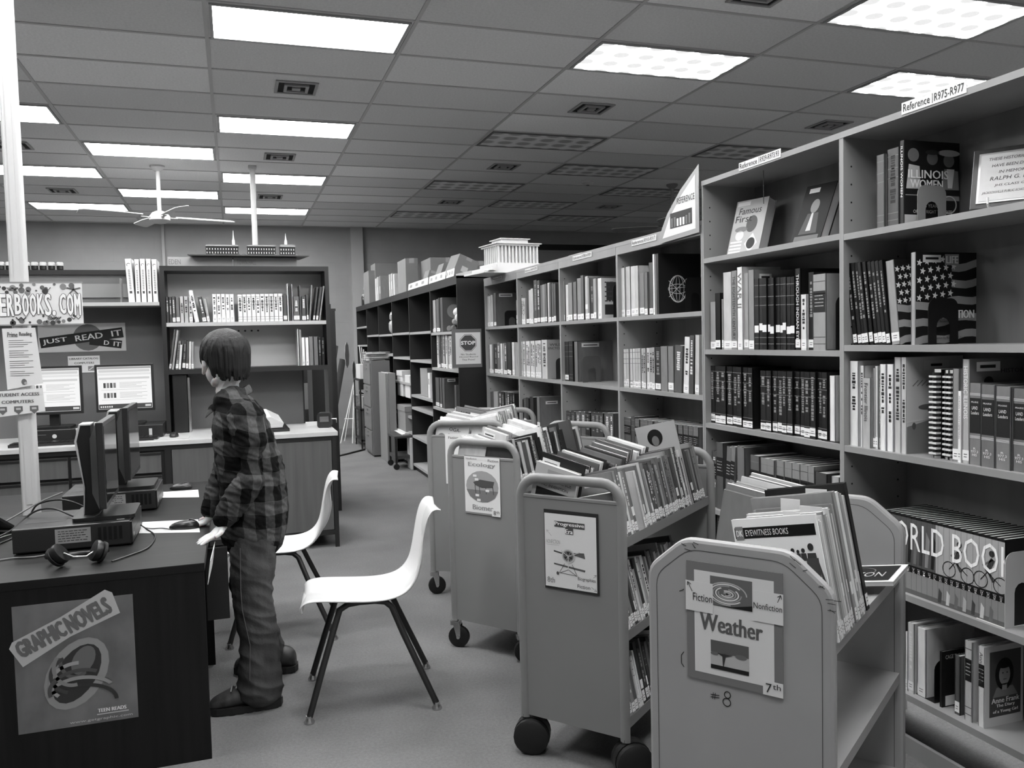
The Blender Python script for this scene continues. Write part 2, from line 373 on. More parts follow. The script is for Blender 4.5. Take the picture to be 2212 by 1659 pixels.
def bookend(M, label, g=.12, w=.13, h=.2, cut=True, group=None):
    m = mat('bookend_%d' % (g*100), g, .4, .2); r = .03; o = thing('bookend', label, 'bookend', group=group); o.matrix_world = M
    out = [(0,0)]+[(0,h-r)]+[(r-r*math.cos(q), h-r+r*math.sin(q)) for q in (.4,.8,1.2)]+[(r,h),(w-r,h)]+[(w-r+r*math.sin(q), h-r+r*math.cos(q)) for q in (.4,.8,1.2)]+[(w,h-r),(w,0)]
    if cut:
        c0, c1, ct = w*.28, w*.72, h*.58; rr = (c1-c0)/2
        arch = [(c1,0),(c1,ct-rr)]+[((c0+c1)/2+rr*math.cos(q), ct-rr+rr*math.sin(q)) for q in (.5,1.05,1.57,2.1,2.64)]+[(c0,ct-rr),(c0,0)]
        out = out+arch
    MB().prism(out, 'y', -.0012, 0).build('upright_plate', m, o)
    MB().box(0, w, 0, .10, 0, .0012).build('base_plate', m, o)
    return o
# ------------------------------------------------------------------ the room
XL, XR, YF = -7.5, 9.0, -4.2
struct(box('floor', carpet(), None, XL, XR, YF, BACK, -.1, 0))
struct(box('ceiling', ceiling_tile(), None, XL, XR, YF, BACK, CEIL, CEIL+.1))
wb = block_wall()
struct(box('wall_back', wb, None, XL, XR, BACK, BACK+.15, 0, CEIL))
struct(box('wall_left', wb, None, XL-.15, XL, YF, BACK, 0, CEIL))
struct(box('wall_right', wb, None, XR, XR+.15, YF, BACK, 0, CEIL))
struct(box('wall_front', mat('wall_front_paint', .85, .7), None, XL, XR, YF-.15, YF, 0, CEIL))  # unseen wall, made paler and set closer for more bounce light
struct(box('trim_1', mat('pilaster_paint', .68, .6), None, 1.93, 2.13, BACK-.08, BACK, 0, CEIL))          # pale pilaster
struct(box('trim_2', mat('conduit_paint', .66, .5), None, -1.02, -.98, BACK-.04, BACK, 1.2, CEIL))
g = MB()                                                                                                    # T-bar grid
GX = lambda c: c*1.2192-.0866
GY = lambda r: r*.6096+5.0964
for c in range(-6, 8): g.box(GX(c)-.012, GX(c)+.012, YF, BACK, CEIL-.006, CEIL)
for r in range(-18, 16): g.box(XL, XR, GY(r)-.012, GY(r)+.012, CEIL-.0055, CEIL) if GY(r) > YF+.1 else None
struct(g.build('trim_3', mat('tee_bar_enamel', .70, .5), None))
dk = MB().box(onY(1088,530,BACK).x, onY(1312,530,BACK).x, BACK-.03, BACK, 3.06, 3.16)
o = dk.build('wall_rail', mat('black_rail', .06, .6), None); tag(o, 'long black rail high on the back wall behind the white temple model', 'rail')

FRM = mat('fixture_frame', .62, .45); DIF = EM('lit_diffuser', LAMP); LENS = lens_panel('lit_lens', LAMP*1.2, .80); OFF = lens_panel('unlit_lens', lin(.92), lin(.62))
def ceiling_light(c, r, kind, label):
    t = thing('ceiling_light', label, 'ceiling light', (GX(c)+.6096, GY(r)+.3048, CEIL), 0, 'recessed ceiling lights')
    f = MB()
    for a in ((-.585,.585,-.28,-.262), (-.585,.585,.262,.28), (-.585,-.567,-.262,.262), (.567,.585,-.262,.262)): f.box(a[0], a[1], a[2], a[3], -.012, -.004)
    f.box(-.585, .585, -.28, .28, -.004, -.001)
    f.build('frame', FRM if kind != 'off' else mat('fixture_frame_dark', .40, .5), t)
    MB().box(-.567, .567, -.262, .262, -.009, -.005).build('diffuser', {'flat': DIF, 'lens': LENS, 'off': OFF}[kind], t)
for c, r, k, l in [
    (0,0,'flat','long lit ceiling panel, biggest of the column straight above the boy'), (0,4,'flat','lit ceiling panel, second back in the column above the boy'),
    (0,8,'flat','lit ceiling panel behind the thin white pole, third of its column'), (0,12,'flat','lit ceiling panel by the back wall, crossed by the thin white pole'),
    (-1,6,'flat','lit ceiling panel in front of the white ceiling fan'), (-1,10,'flat','lit ceiling panel directly above the ceiling fan blades'),
    (-2,0,'flat','lit ceiling panel out over the desk side'), (-2,4,'flat','lit ceiling panel cut by the thick white pole, upper one'),
    (-2,8,'flat','lit ceiling panel crossing the thick white pole, second one down'), (-2,12,'flat','lit ceiling panel close to the back wall, beside the ceiling fan'),
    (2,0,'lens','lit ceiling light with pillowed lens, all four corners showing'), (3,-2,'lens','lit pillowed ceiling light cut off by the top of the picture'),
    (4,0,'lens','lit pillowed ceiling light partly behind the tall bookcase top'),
    (2,4,'off','unlit cellular ceiling light, biggest of the dark ones'), (2,8,'off','unlit cellular ceiling light, second of the column over the low bookcases'),
    (2,12,'off','unlit cellular ceiling light closest to the back wall, above the cartons'), (3,6,'off','unlit cellular ceiling light beside the smoke detector'),
    (3,10,'off','unlit cellular ceiling light, far one of the middle dark column'), (4,4,'off','unlit cellular ceiling light just above the R929 sign'),
    (4,8,'off','unlit cellular ceiling light near the far dark ceiling fan'), (4,12,'off','unlit cellular ceiling light far back, over the white temple model side'),
    (0,-4,'flat','lit ceiling panel behind the photographer'), (0,-8,'flat','lit ceiling panel beyond the one behind the photographer'), (-2,-4,'flat','lit ceiling panel behind the photographer, desk side'),
    (2,-4,'lens','lit pillowed ceiling light behind the photographer'), (4,-4,'lens','lit pillowed ceiling light behind the photographer, bookcase side'), (2,-8,'lens','lit pillowed ceiling light beyond the one behind the photographer'), (3,-6,'lens','lit pillowed ceiling light past the tall bookcases'), (3,-10,'lens','lit pillowed ceiling light by the front wall'), (1,-6,'lens','lit pillowed ceiling light between the panels behind the photographer'), (2,-12,'lens','lit pillowed ceiling light against the front wall'), (5,-4,'lens','lit pillowed ceiling light beyond the tall bookcase'), (5,-8,'lens','lit pillowed ceiling light in the far front corner'),  # pillowed lights from the front-wall one on are unseen, added for ceiling bounce
    (-1,-2,'flat','lit ceiling panel over the photographer'), (-4,2,'flat','lit ceiling panel beyond the desks'), (-4,6,'flat','lit ceiling panel far beyond the desks')]:
    ceiling_light(c, r, k, l)
VM = mat('vent_enamel', .60, .5); VD = mat('vent_dark', .04, .9)
def vent(c, r, label):
    t = thing('ceiling_vent', label, 'air vent', (GX(c), GY(r), CEIL), 0, 'air vents in the ceiling'); f = MB()
    for k in range(2):
        a = .155-k*.065; b = a-.022; z0, z1 = -.012-.006*k, -.003
        for q in ((-a,a,-a,-b), (-a,a,b,a), (-a,-b,-b,b), (b,a,-b,b)): f.box(q[0], q[1], q[2], q[3], z0, z1)
    f.build('louvre', VM, t); MB().box(-.135,.135,-.135,.135,-.004,-.001).build('backing', VD, t); MB().box(-.03,.03,-.03,.03,-.02,-.004).build('core', VM, t)
for c, r, l in [(.5,2.5,'square air vent between the two biggest lit panels'), (2.5,2.5,'square air vent behind the four-cornered pillowed light'), (4.5,2.5,'square air vent just above the tall bookcase'),
    (.5,6.5,'square air vent between the second and third lit panels'), (2.5,6.5,'square air vent between two unlit cellular lights'), (-1.5,10.5,'small air vent between lit panels beside the fan'),
    (.5,10.5,'small air vent beside the thin white pole'), (2.5,10.5,'small air vent between the far unlit lights'), (4.5,10.5,'small air vent far back beside the dark fan'), (-1.5,6.5,'square air vent beside the thick white pole'), (2.5,-1.5,'square air vent cut off by the top of the picture')]:
    vent(c, r, l)
t = thing('smoke_detector', 'small round smoke detector on the ceiling among the unlit lights', 'smoke detector', (GX(3.58), GY(7.57), CEIL))
MB().lathe([(.075,-.001),(.075,-.02),(.06,-.035),(.03,-.045)]).build('housing', mat('detector_plastic', .8, .4), t)
MB().lathe([(.02,-.044),(.02,-.055),(.005,-.058)]).build('sensor', mat('detector_sensor', .5, .4), t)

def fan(x, y, rz, label, g, drop=.52, bl=.62):
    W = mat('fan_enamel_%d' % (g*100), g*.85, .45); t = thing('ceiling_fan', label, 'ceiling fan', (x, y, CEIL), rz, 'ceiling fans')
    MB().lathe([(.075,-.001),(.075,-.02),(.03,-.06)]).build('canopy', W, t)
    MB().tube([(0,0,-.05),(0,0,-drop)], .021, 12).build('downrod', W, t)
    MB().lathe([(.03,-drop+.04),(.075,-drop+.02),(.105,-drop-.02),(.105,-drop-.06),(.06,-drop-.09),(.02,-drop-.10)]).build('motor_housing', W, t)
    for k in range(4):
        A = Matrix.Rotation(k*math.pi/2, 4, 'Z')
        b = MB(); b.box(.09, .20, -.018, .018, -drop-.035, -drop-.028, A)
        B = A @ TR(.18, 0, -drop-.02, 0, 0, .22); b.prism([(0,-.045),(bl*.4,-.07),(bl-.05,-.075),(bl,-.05),(bl,.05),(bl-.05,.075),(bl*.4,.07),(0,.045)], 'z', -.004, .004, B)
        b.build('blade', W, t)
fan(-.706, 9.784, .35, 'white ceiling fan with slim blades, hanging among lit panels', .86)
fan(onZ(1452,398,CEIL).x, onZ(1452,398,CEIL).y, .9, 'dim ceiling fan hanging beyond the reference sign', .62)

PW = mat('pole_enamel', .76, .5)
def pole(x, y, z0, w, label):
    t = thing('utility_pole', label, 'pole', (x, y, z0)); h = CEIL-z0
    MB().rbox(-w/2, w/2, -w/2, w/2, 0, h, w*.16).build('shaft', PW, t); MB().rbox(-w*.75, w*.75, -w*.75, w*.75, h-.03, h, w*.2).build('ceiling_collar', PW, t)
    MB().box(-w*.18, w*.18, -w/2-.0025, -w/2, .05, h-.05).build('cover_strip', PW, t)
    return t
PX, PY = -.915, 4.32
pole(PX, PY, .70, .068, 'thick white square pole rising from the computer desk, holding paper signs')
pole(.262, 9.6, .0, .058, 'thin white square pole rising behind the town model')

# ------------------------------------------------------------------ bookcases
WD = mat('case_wood', .54, .42, noise=.10, scale=(5, 5, 1.2), spec=.4); WD2 = mat('case_veneer', .44, .5, noise=.22, scale=(7, 7, 1.0), spec=.4)
DKW = mat('dark_case', .09, .5, noise=.3, scale=(6, 6, 1.2), spec=.5); DSH = mat('dark_case_shelf', .60, .5, noise=.06, scale=(4, 4, 4))
HOLE = mat('shelf_pin_hole', .06, .9)
def bookcase(X, ys, top, depth, shelves, labels, m, ms, mb, fascia, group, base=.10, rail=.022, pins=True, lip=.022):
    out = []
    for i in range(len(ys)-1):
        y1, y0 = ys[i], ys[i+1]; t = thing('bookcase', labels[i], 'bookcase', (X, (y0+y1)/2, 0), 0, group); hy = (y1-y0)/2
        s = .011
        MB().box(0, depth, hy-s, hy, 0, top-.001).build('side_panel', m, t); MB().box(0, depth, -hy, -hy+s, 0, top-.001).build('side_panel', m, t)
        MB().box(-.002, depth, -hy, hy, top-rail, top).build('top_panel', m, t)
        MB().box(depth-.008, depth-.0005, -hy+s, hy-s, base, top-rail).build('back_panel', mb, t)
        if fascia: MB().box(-.001, .018, -hy+s, hy-s, top-rail-fascia, top-rail).build('fascia', m, t)
        if pins:
            p = MB()
            for q in (.035, depth-.045):
                z = .25
                while z < top-.1: p.box(q-.003, q+.003, hy-s-.0005, hy-s+.0005, z-.003, z+.003); p.box(q-.003, q+.003, -hy+s-.0005, -hy+s+.0005, z-.003, z+.003); z += .064
            p.build('shelf_pin_holes', HOLE, t)
        for k, z in enumerate(shelves if not isinstance(shelves[0], (list, tuple)) else shelves[i]):
            MB().box(.001, depth-.008, -hy+s, hy-s, z-lip, z).build('shelf', ms, t)
        MB().box(.03, .045, -hy+s, hy-s, 0, .06).build('toe_kick', m, t)
        out.append(t)
    return out
AX = 2.10
bookcase(AX, [3.455, 2.51, 1.57, .64], 2.165, .29, [1.803, 1.395, 1.034, .632, .30] and [[1.805,1.38,1.034,.634,.344,.08],[1.80,1.40,1.034,.566,.226],[1.80,1.40,1.034,.566,.226]],
    ['tall light wood bookcase bay with the R929-R973.93 strip on top', 'tall light wood bookcase bay with the R975-R977 strip on top', 'tall light wood bookcase bay beyond the R975 bay, outside the picture'],
    WD, WD, WD2, 0, 'light wood reference bookcases')
BN = ['temple', 'R700', 'R808', 'R910']
bookcase(AX, [7.06, 6.165, 5.275, 4.38, 3.458], 1.985, .29, [1.562, 1.16, .79, .44, .08],
    ['light wood bookcase bay under the white temple model', 'light wood bookcase bay, second from the white temple model', 'light wood bookcase bay, third from the white temple model', 'light wood bookcase bay joining the tall reference bookcase'],
    WD, WD, WD2, .045, 'light wood reference bookcases', pins=True)
DXX = 1.87
DY = [13.48, 12.42, 11.36, 10.33, 9.27, 8.19, 7.13]
DSZ = [[1.70,1.42,1.1,.7,.35,.08],[1.56,1.2,.9,.5,.08],[1.555,1.3,1.0,.5,.08],[1.56,1.27,.98,.60,.42,.08],[1.555,1.25,.86,.72,.40,.08],[1.535,1.19,.80,.45,.08]]
dl = ['dark bookcase bay touching the back wall end of the aisle', 'dark bookcase bay, second from the back wall', 'dark bookcase bay behind the filing cabinets',
      'dark bookcase bay holding the white cartons', 'nearly empty dark bookcase bay holding one light box', 'dark bookcase bay with the STOP sign on its end']
bookcase(DXX, DY, 2.02, .32, DSZ, dl, DKW, DSH, DKW, .05, 'dark bookcases along the aisle', pins=False, lip=.026)
# card strips above the fascias
def strip(Y0, Y1, z, txt, label, X=AX, h=.05):
    t = thing('shelf_sign', label, 'sign', (X-.0035, Y0, z)); L_ = Y0-Y1
    MB().box(-.0012, .0012, -L_, 0, 0, h).build('card', mat('card_white', .84, .6), t)
    A = Art(t, (-.0012, 0, 0), (0, -1, 0), (0, 0, 1)); n = len(txt)
    for a, s in txt: A.text(s, L_*a[0], h*.2, L_*a[1], h*.85, INK(.1), 'lettering', 1)
    if n > 1: A.line((L_*.5, h*.1), (L_*.5, h*.9), .002, INK(.3), 'rule', 1)
    A.done()
def sy(px, py): return onX(px, py, AX).y
strip(sy(1598,366), sy(1688,340), 2.15, [((.03,.46),'Reference'),((.53,.97),'R929-R973.93')], 'white card strip reading Reference R929-R973.93 on the bookcase top edge', h=.034)
strip(sy(1950,240), sy(2090,198), 2.15, [((.03,.46),'Reference'),((.53,.97),'R975-R977')], 'white card strip reading Reference R975-R977 on the bookcase top edge', h=.038)
strip(sy(1366,522), sy(1419,510), 1.945, [((.03,.48),'Reference'),((.54,.97),'R910-R917')], 'card strip reading Reference R910-R917 on the fascia', h=.03)
strip(sy(1238,556), sy(1279,546), 1.945, [((.03,.48),'Reference'),((.54,.97),'R780.4-R909')], 'card strip reading Reference R780.4-R909 on the fascia', h=.03)
strip(sy(1135,586), sy(1162,580), 1.945, [((.03,.97),'Reference R609-R780')], 'card strip on the fascia of the second bay from the temple model', h=.028)
strip(sy(1066,607), sy(1085,603), 1.945, [((.03,.97),'Reference R500')], 'card strip on the fascia under the temple model', h=.026)
o = MB().box(AX+.02, AX+.2, 4.93, 5.15, 1.986, 1.992).build('paper_sheet', mat('card_white', .84, .6), None); tag(o, 'white paper lying on the bookcase top above the R780.4 strip', 'paper')
# drooping reference sign on the corner post
t = thing('reference_sign', 'laminated REFERENCE sign with a row-of-books picture curling off the tall bookcase corner', 'sign', (2.088, 3.46, 1.93))
pl = [(.0,.0),(-.39,-.01),(-.385,.03),(-.30,.13),(-.17,.225),(0,.315)]
MB().prism([(-a, b) for a, b in pl], 'x', -.0012, .0012).build('backing_sheet', mat('sign_border', .55, .3), t)
A = Art(t, (-.0012, 0, 0), (0,-1,0), (0,0,1))
A.poly([(-.03,.022),(-.35,.012),(-.28,.105),(-.165,.195),(-.03,.275)], mat('card_white', .84, .6), 'sheet')
A.text('REFERENCE', -.20, .16, -.035, .19, INK(.15), 'lettering', 2); A.rect(-.27,.05,-.06,.125, INK(.15), 'books_picture', 1)
for k in range(7): A.rect(-.26+k*.028, .055, -.242+k*.028, .09+R.uniform(0,.03), INK(R.choice([.4,.7,.85])), 'books_picture', 2)
A.done()
# STOP sign on the dark bookcase end
t = thing('stop_sign', 'paper STOP sign on grey card, No Students Allowed Beyond This Point, on dark bookcase end', 'sign', (0,0,0))
p0 = onY(979,795,7.10); p1 = onY(1041,710,7.10); t.location = (p0.x, 7.125, p0.z); w_ = p1.x-p0.x; h_ = p1.z-p0.z
MB().box(0, w_, -.005, 0, 0, h_).build('backing_card', mat('stop_card', .42, .7), t)
A = Art(t, (0, -.005, 0), (1,0,0), (0,0,1)); A.rect(w_*.12, h_*.09, w_*.96, h_*.91, mat('card_white', .84, .6), 'sheet')
def octo(A, u, v, r, m, l, role): A.poly([(u+r*math.cos(math.radians(22.5+45*k)), v+r*math.sin(math.radians(22.5+45*k))) for k in range(8)], m, role, l)
cu, cv = w_*.54, h_*.64; octo(A, cu, cv, w_*.30, INK(.3), 1, 'octagon'); octo(A, cu, cv, w_*.285, INK(.85), 2, 'octagon_rim'); octo(A, cu, cv, w_*.265, INK(.3), 3, 'octagon')
A.text('STOP', cu-w_*.235, cv-h_*.045, cu+w_*.235, cv+h_*.045, INK(.9), 'stop_lettering', 4, bold=.002)
for k, s in enumerate(('No Students', 'Allowed Beyond', 'This Point!')): A.text(s, cu-w_*(.25,.32,.22)[k], h_*(.32-.07*k), cu+w_*(.25,.32,.22)[k], h_*(.365-.07*k), INK(.15), 'lettering', 2)
A.done()
# ------------------------------------------------------------------ reference bookcases: books
# tall case, R929 bay
def rest(o, label, cat, group=None): return tag(o, label, cat, group)
w2 = 'second shelf, R929 bay'; w3 = 'third shelf, R929 bay'; w4 = 'fourth shelf, R929 bay'; w5 = 'fifth shelf, R929 bay'
def rot(M, ang): return M @ Matrix.Rotation(ang, 4, 'Z')
shelf_row(AX, 1.38, 757, [(1533,1545,652,.55,'w'),(1545,1556,633,.06,'wg'),(1557,1561,646,.5,'w'),(1562,1580,588,.68,'w'),(1580,1592,585,.5,'wg',0,{'title':('THE EIGHTEENTH CENTURY',.8,.5,.12)}),
    (1593,1604,577,.84,'w',0,{'title':('WAR II',.42,.75,.45),'d':.2}),(1604,1614,590,.55,'w'),(1615,1627,583,.52,'wc',0,{'d':.235})]+run(1628,1716,10,(602,597),[.08,.1,.14],'mbg',seed=3,wj=.12)+[
    (1716,1727,580,.08,'wg',0,{'title':('THROUGH INDIAN EYES',.85,.55,.9)}),(1730,1742,636,.78,'wd'),(1742,1754,588,.12,'wtg',0,{'d':.22}),(1755,1783,592,.55,'kb',0,{'d':.21})], w2, seed=11)
shelf_row(AX, 1.034, 920, run(1530,1624,8,(790,795),[.08,.1],'wbtg',seed=5,wj=.1)+run(1641,1786,12,(801,805),[.08,.1],'wbtg',seed=6,wj=.1)+[(1789,1800,812,.84,'',0,{'d':.20})], w3, seed=12, group='black law-style volumes with white base tags, R929 bay')
shelf_row(AX, .634, 1100, [(1536,1546,975,.3,'tk'),(1547,1562,956,.33,'k')]+run(1563,1592,3,(965,962),.42,'kw',lean=5,seed=4,wj=.1)+[(1593,1609,966,.38,'')]+[(1622,1641,984,.32,'kb')]+run(1641,1756,7,(990,1010),.5,'kb',seed=9,wj=.1)+[(1757,1782,1022,.28,'k'),(1796,1812,1030,.62,'p')], w4, d=.24, seed=13)
shelf_row(AX, .344, 1215, run(1537,1592,5,(1108,1125),.25,'bt',seed=2,wj=.2), w5, seed=14, group='old volumes low in the R929 bay')
# the two leaning display books and wire
def cover_book(loc, rz, tilt, w_, h, t, g, label, art, name='book', lean=0, group=None):
    # a book standing with its front cover towards -y of its own frame
    M = TR(loc[0], loc[1], loc[2], rz) @ Matrix.Rotation(lean, 4, 'Y') @ Matrix.Rotation(-tilt, 4, 'X')
    o = MB().box(0, w_, 0, .003, 0, h).box(0, w_, t-.003, t, 0, h).box(0, .003, 0, t, 0, h).build(name, G(g, .35)); o.matrix_world = M; tag(o, label, 'book', group)
    MB().box(.003, w_-.004, .003, t-.003, .003, h-.003).build('pages', PAGES, o)
    A = Art(o, (0,0,0), (1,0,0), (0,0,1)); art(A, w_, h); A.done(); return o
def a_first(A, w, h):
    A.rect(.03*w,.02*h,.97*w,.98*h, INK(.72)); A.rect(.05*w,.9*h,.45*w,.97*h, TAGM,'barcode_label',1); A.text('Famous',.15*w,.74*h,.85*w,.86*h,INK(.25),shear=.1); A.text('First',.08*w,.60*h,.6*w,.72*h,INK(.2))
    A.disk(.62*w,.55*h,.17*w,INK(.35),l=1,ry=.15*h); A.disk(.32*w,.47*h,.2*w,INK(.5),l=1,ry=.05*h); A.disk(.3*w,.36*h,.13*w,INK(.85),l=1,ry=.09*h); A.poly([(.5*w,.2*h),(.72*w,.38*h),(.9*w,.2*h),(.7*w,.03*h)],INK(.85),l=1); A.disk(.7*w,.2*h,.13*w,INK(.15),l=2,ry=.1*h)
    for k in range(4): A.rect(.05*w,(.05+.06*k)*h,.42*w,(.08+.06*k)*h,INK(.9),l=2)
def a_portrait(A, w, h):
    A.rect(0,0,w,h,INK(.1)); A.rect(.15*w,.86*h,.5*w,.94*h,TAGM,'barcode_label',1); A.disk(.5*w,.62*h,.14*w,INK(.5),l=1,ry=.12*h); A.poly([(.2*w,.15*h),(.8*w,.15*h),(.68*w,.5*h),(.32*w,.5*h)],INK(.3),l=1); A.poly([(.42*w,.2*h),(.58*w,.2*h),(.52*w,.5*h),(.46*w,.5*h)],INK(.75),l=2); A.rect(.1*w,.03*h,.9*w,.12*h,INK(.4),l=1)
p = onX(1562, 541, 2.16); cover_book((2.17, p.y-.01, 1.805), -1.32, .30, .185, .268, .052, .72, 'pale first-facts display book with flag patches standing face out on the top shelf, R929 bay', a_first, lean=.0)
p = onX(1716, 512, 2.16); cover_book((2.17, p.y+.045, 1.808), -1.38, .42, .15, .265, .045, .1, 'black portrait-cover display book leaning back on the top shelf, R929 bay', a_portrait, lean=.0)
m = mat('wire', .2, .4, .5); o = MB().tube([(2.16, 3.06, 2.14),(2.16,3.06,2.0)], .0014, 6).build('hanging_wire', m); tag(o, 'thin wire hanging inside the top of the R929 bay', 'wire')
bookend(TR(AX+.02, sy(1800,950)-.012, 1.036), 'black bookend closing the row of black volumes, third shelf, R929 bay', .05, .13, .22)
bookend(TR(AX+.03, sy(1786,750)-.012, 1.382), 'black bookend behind the grey block-title book, second shelf, R929 bay', .05, .14, .2)

# R975 bay
def illinois(o, t, h, d):
    A = Art(o, (0,-t,0), (1,0,0), (0,0,1)); A.rect(0,0,d,h,INK(.12))
    A.disk(.16*d,.83*h,.1*d,INK(.45),l=1,ry=.08*h); A.poly([(.02*d,.35*h),(.3*d,.35*h),(.27*d,.7*h),(.08*d,.72*h)],INK(.75),l=1); A.disk(.5*d,.8*h,.1*d,INK(.4),l=1,ry=.08*h); A.disk(.5*d,.87*h,.13*d,INK(.2),l=2,ry=.03*h)
    A.disk(.8*d,.78*h,.1*d,INK(.45),l=1,ry=.08*h); A.disk(.8*d,.87*h,.2*d,INK(.75),l=2,ry=.04*h); A.poly([(.62*d,.3*h),(1.*d,.3*h),(.97*d,.66*h),(.72*d,.68*h)],INK(.5),l=1); A.poly([(.78*d,.45*h),(.86*d,.45*h),(.9*d,.68*h),(.76*d,.68*h)],INK(.85),l=2)
    A.rect(0,.36*h,d,.43*h,INK(.12),l=3); A.text('ILLINOIS',.06*d,.555*h,.78*d,.655*h,INK(.95),l=5,bold=.0008); A.text('WOMEN',.10*d,.44*h,.68*d,.54*h,INK(.95),l=5,bold=.0008)
    A.text('75 YEARS',.32*d,.21*h,.62*d,.25*h,INK(.8),l=5); A.text('OF THE RIGHT TO VOTE',.15*d,.14*h,.85*d,.18*h,INK(.8),l=5); A.ring(.8*d,.25*h,.14*d,.02*d,INK(.7),l=4,ry=.11*h); A.rect(0,0,.22*d,.12*h,INK(.7),l=3); A.done()
shelf_row(AX, 1.80, 500, [(1893,1910,334,.33,'b'),(1911,1936,320,.28,'bd')], 'top shelf, R975 bay', seed=20, d=.19)
shelf_row(AX, 1.80, 497, [(1938,1947,303,.12,'g',0,{'d':.235,'art':illinois,'label':'glossy Illinois Women book with three portraits, cover showing, top shelf, R975 bay','title':('ILLINOIS WOMEN',.6,.5,.9)})], 'top shelf, R975 bay', seed=21)
bookend(TR(AX+.05, sy(1949,490)-.012, 1.80), 'light grey bookend holding up the Illinois Women book', .55, .12, .125)
# donor plaque
t = thing('memorial_plaque', 'framed plaque thanking for donated historical books, leaning on a wire stand, R975 bay', 'plaque', (AX+.075, 2.02, 1.806), -1.0)
T2 = Matrix.Rotation(-.36, 4, 'X')
MB().box(-.005, .245, 0, .014, .01, .215, T2).build('frame', mat('plaque_wood', .20, .35, noise=.3, scale=(30,30,5)), t, bevel=.002)
MB().box(.012, .228, -.003, 0, .027, .198, T2).build('plate', mat('plaque_rim', .75, .3, .6), t)
A = Art(t, T2 @ Vector((.018,-.0035,.033)), (1,0,0), T2.to_3x3() @ Vector((0,0,1))); A.rect(0,0,.204,.159, INK(.82), 'plate_face')
for k, s in enumerate(['THESE HISTORICAL BOOKS','HAVE BEEN DONATED','IN MEMORY OF','RALPH G. EVANS','JHS CLASS OF 1942','JACKSONVILLE PUBLIC SCHOOLS FOUNDATION']):
    wd = (.16,.14,.10,.145,.12,.185)[k]; A.text(s, .102-wd/2, .136-.023*k, .102+wd/2, .146-.023*k+(.003 if k == 3 else 0), INK(.25), 'lettering', 1, shear=.2)
A.done()
s = MB()
for q in (.06,.18): s.tube([(q,-.075,.004),(q,-.02,.004),(q,.03,.006),(q,.10,.15)], .0032, 8); s.tube([(q,-.075,.004),(q,-.085,.012),(q,-.085,.03)], .0032, 8)
s.tube([(.06,.10,.15),(.18,.10,.15)], .0032, 8); s.build('wire_stand', mat('white_wire', .9, .3), t)
# second shelf
def star(A, u, v, r, m, l): A.poly([(u+(r if k%2==0 else r*.42)*math.sin(math.pi*k/5+.2), v+(r if k%2==0 else r*.42)*math.cos(math.pi*k/5+.2)) for k in range(10)], m, 'stars', l)
def flag_art(big):
    def f(o, t, h, d):
        A = Art(o, (0,-t,0), (1,0,0), (0,0,1)); A.rect(0,0,d,h,INK(.10))
        rn = random.Random(4)
        for k in range(5):
            v = h*(.02+.19*k); P = []; n = 9
            top = [(d*i/n, v+h*(.05+.09*i/n)+.006*math.sin(i*1.1+k)) for i in range(n+1)]; bot = [(u, q-h*.085) for u, q in top]
            for i in range(n):
                if big and k >= 3 and top[i][0] < d*.5: continue
                if k < 3 or top[i][0] >= d*.45: A.poly([bot[i],bot[i+1],top[i+1],top[i]], INK(.62), 'stripes', 1)
        for i in range(5):
            for j in range(5):
                u = d*(.05+.12*i+(.05 if j%2 else 0)); v = h*(.50+.095*j)+u*.12
                if v < h*.97: star(A, u, v, h*.042, INK(.88), 3)
        if big:
            A.rect(d*.1,h*.89,d*.38,h*.97,TAGM,'barcode_label',4); A.rect(d*.14,h*.92,d*.34,h*.945,INK(.15),'barcode_print',5); A.rect(d*.44,h*.86,d*.66,h*.98,INK(.6),'masthead',4); A.text('LIFE',d*.46,h*.88,d*.64,h*.96,INK(.95),l=6,bold=.001)
            A.text('ONE NATION',d*.2,h*.28,d*.9,h*.37,INK(.95),l=6,bold=.0015); A.text('America Remembers September 11, 2001',d*.2,h*.23,d*.9,h*.26,INK(.1),l=6); A.text('Introduction by Rudolph W. Giuliani',d*.2,h*.05,d*.8,h*.08,INK(.1),l=6)
        A.done()
    return f
shelf_row(AX, 1.40, 742, run(1842,1922,9,(568,560),.07,'wtg',lean=-8,seed=8,wj=.05,op={'d':.19}), 'second shelf, R975 bay', seed=22, group='black series volumes leaning, R975 bay')
shelf_row(AX, 1.40, 742, [(1926,1944,562,.55,'wg',-6,{'d':.20,'art':flag_art(False),'label':'stars and stripes book leaning beside the leaning black volumes, R975 bay'}),
    (1965,1975,545,.6,'g',0,{'d':.27,'art':flag_art(True),'label':'large stars and stripes book with black bookend, cover showing, second shelf, R975 bay'})], 'second shelf, R975 bay', seed=23)
bookend(TR(AX+.04, sy(1977,742)-.012, 1.40), 'black arched bookend in front of the large flag book', .04, .125, .15)
# third shelf
def landscape(o, t, h, d):
    A = Art(o, (0,-t,0), (1,0,0), (0,0,1)); A.rect(0,0,d,h,INK(.80)); A.rect(d*.3,h*.86,d*.75,h*.96,TAGM,'barcode_label',1); A.rect(d*.42,h*.9,d*.62,h*.925,INK(.15),'barcode_print',2)
    rn = random.Random(5)
    A.poly([(0,0),(d,0),(d,h*.3),(d*.6,h*.37),(0,h*.28)],INK(.5),l=1); A.path([(0,h*.33),(d*.5,h*.36),(d,h*.24)],.004,INK(.85),l=2)
    for k in range(12): A.disk(rn.uniform(.1,.9)*d, rn.uniform(.1,.5)*h, .008, INK(rn.choice([.35,.45,.4])), l=3, ry=.012)
    A.disk(d*.4,h*.48,d*.2,INK(.4),l=2,ry=h*.03)
    for k in range(4): A.path([(d*(.1+.08*k),h*.7),(d*(.2+.08*k),h*.76)],.003,INK(.5),l=2)
    A.done()
def tape(o, t, h, d): pass
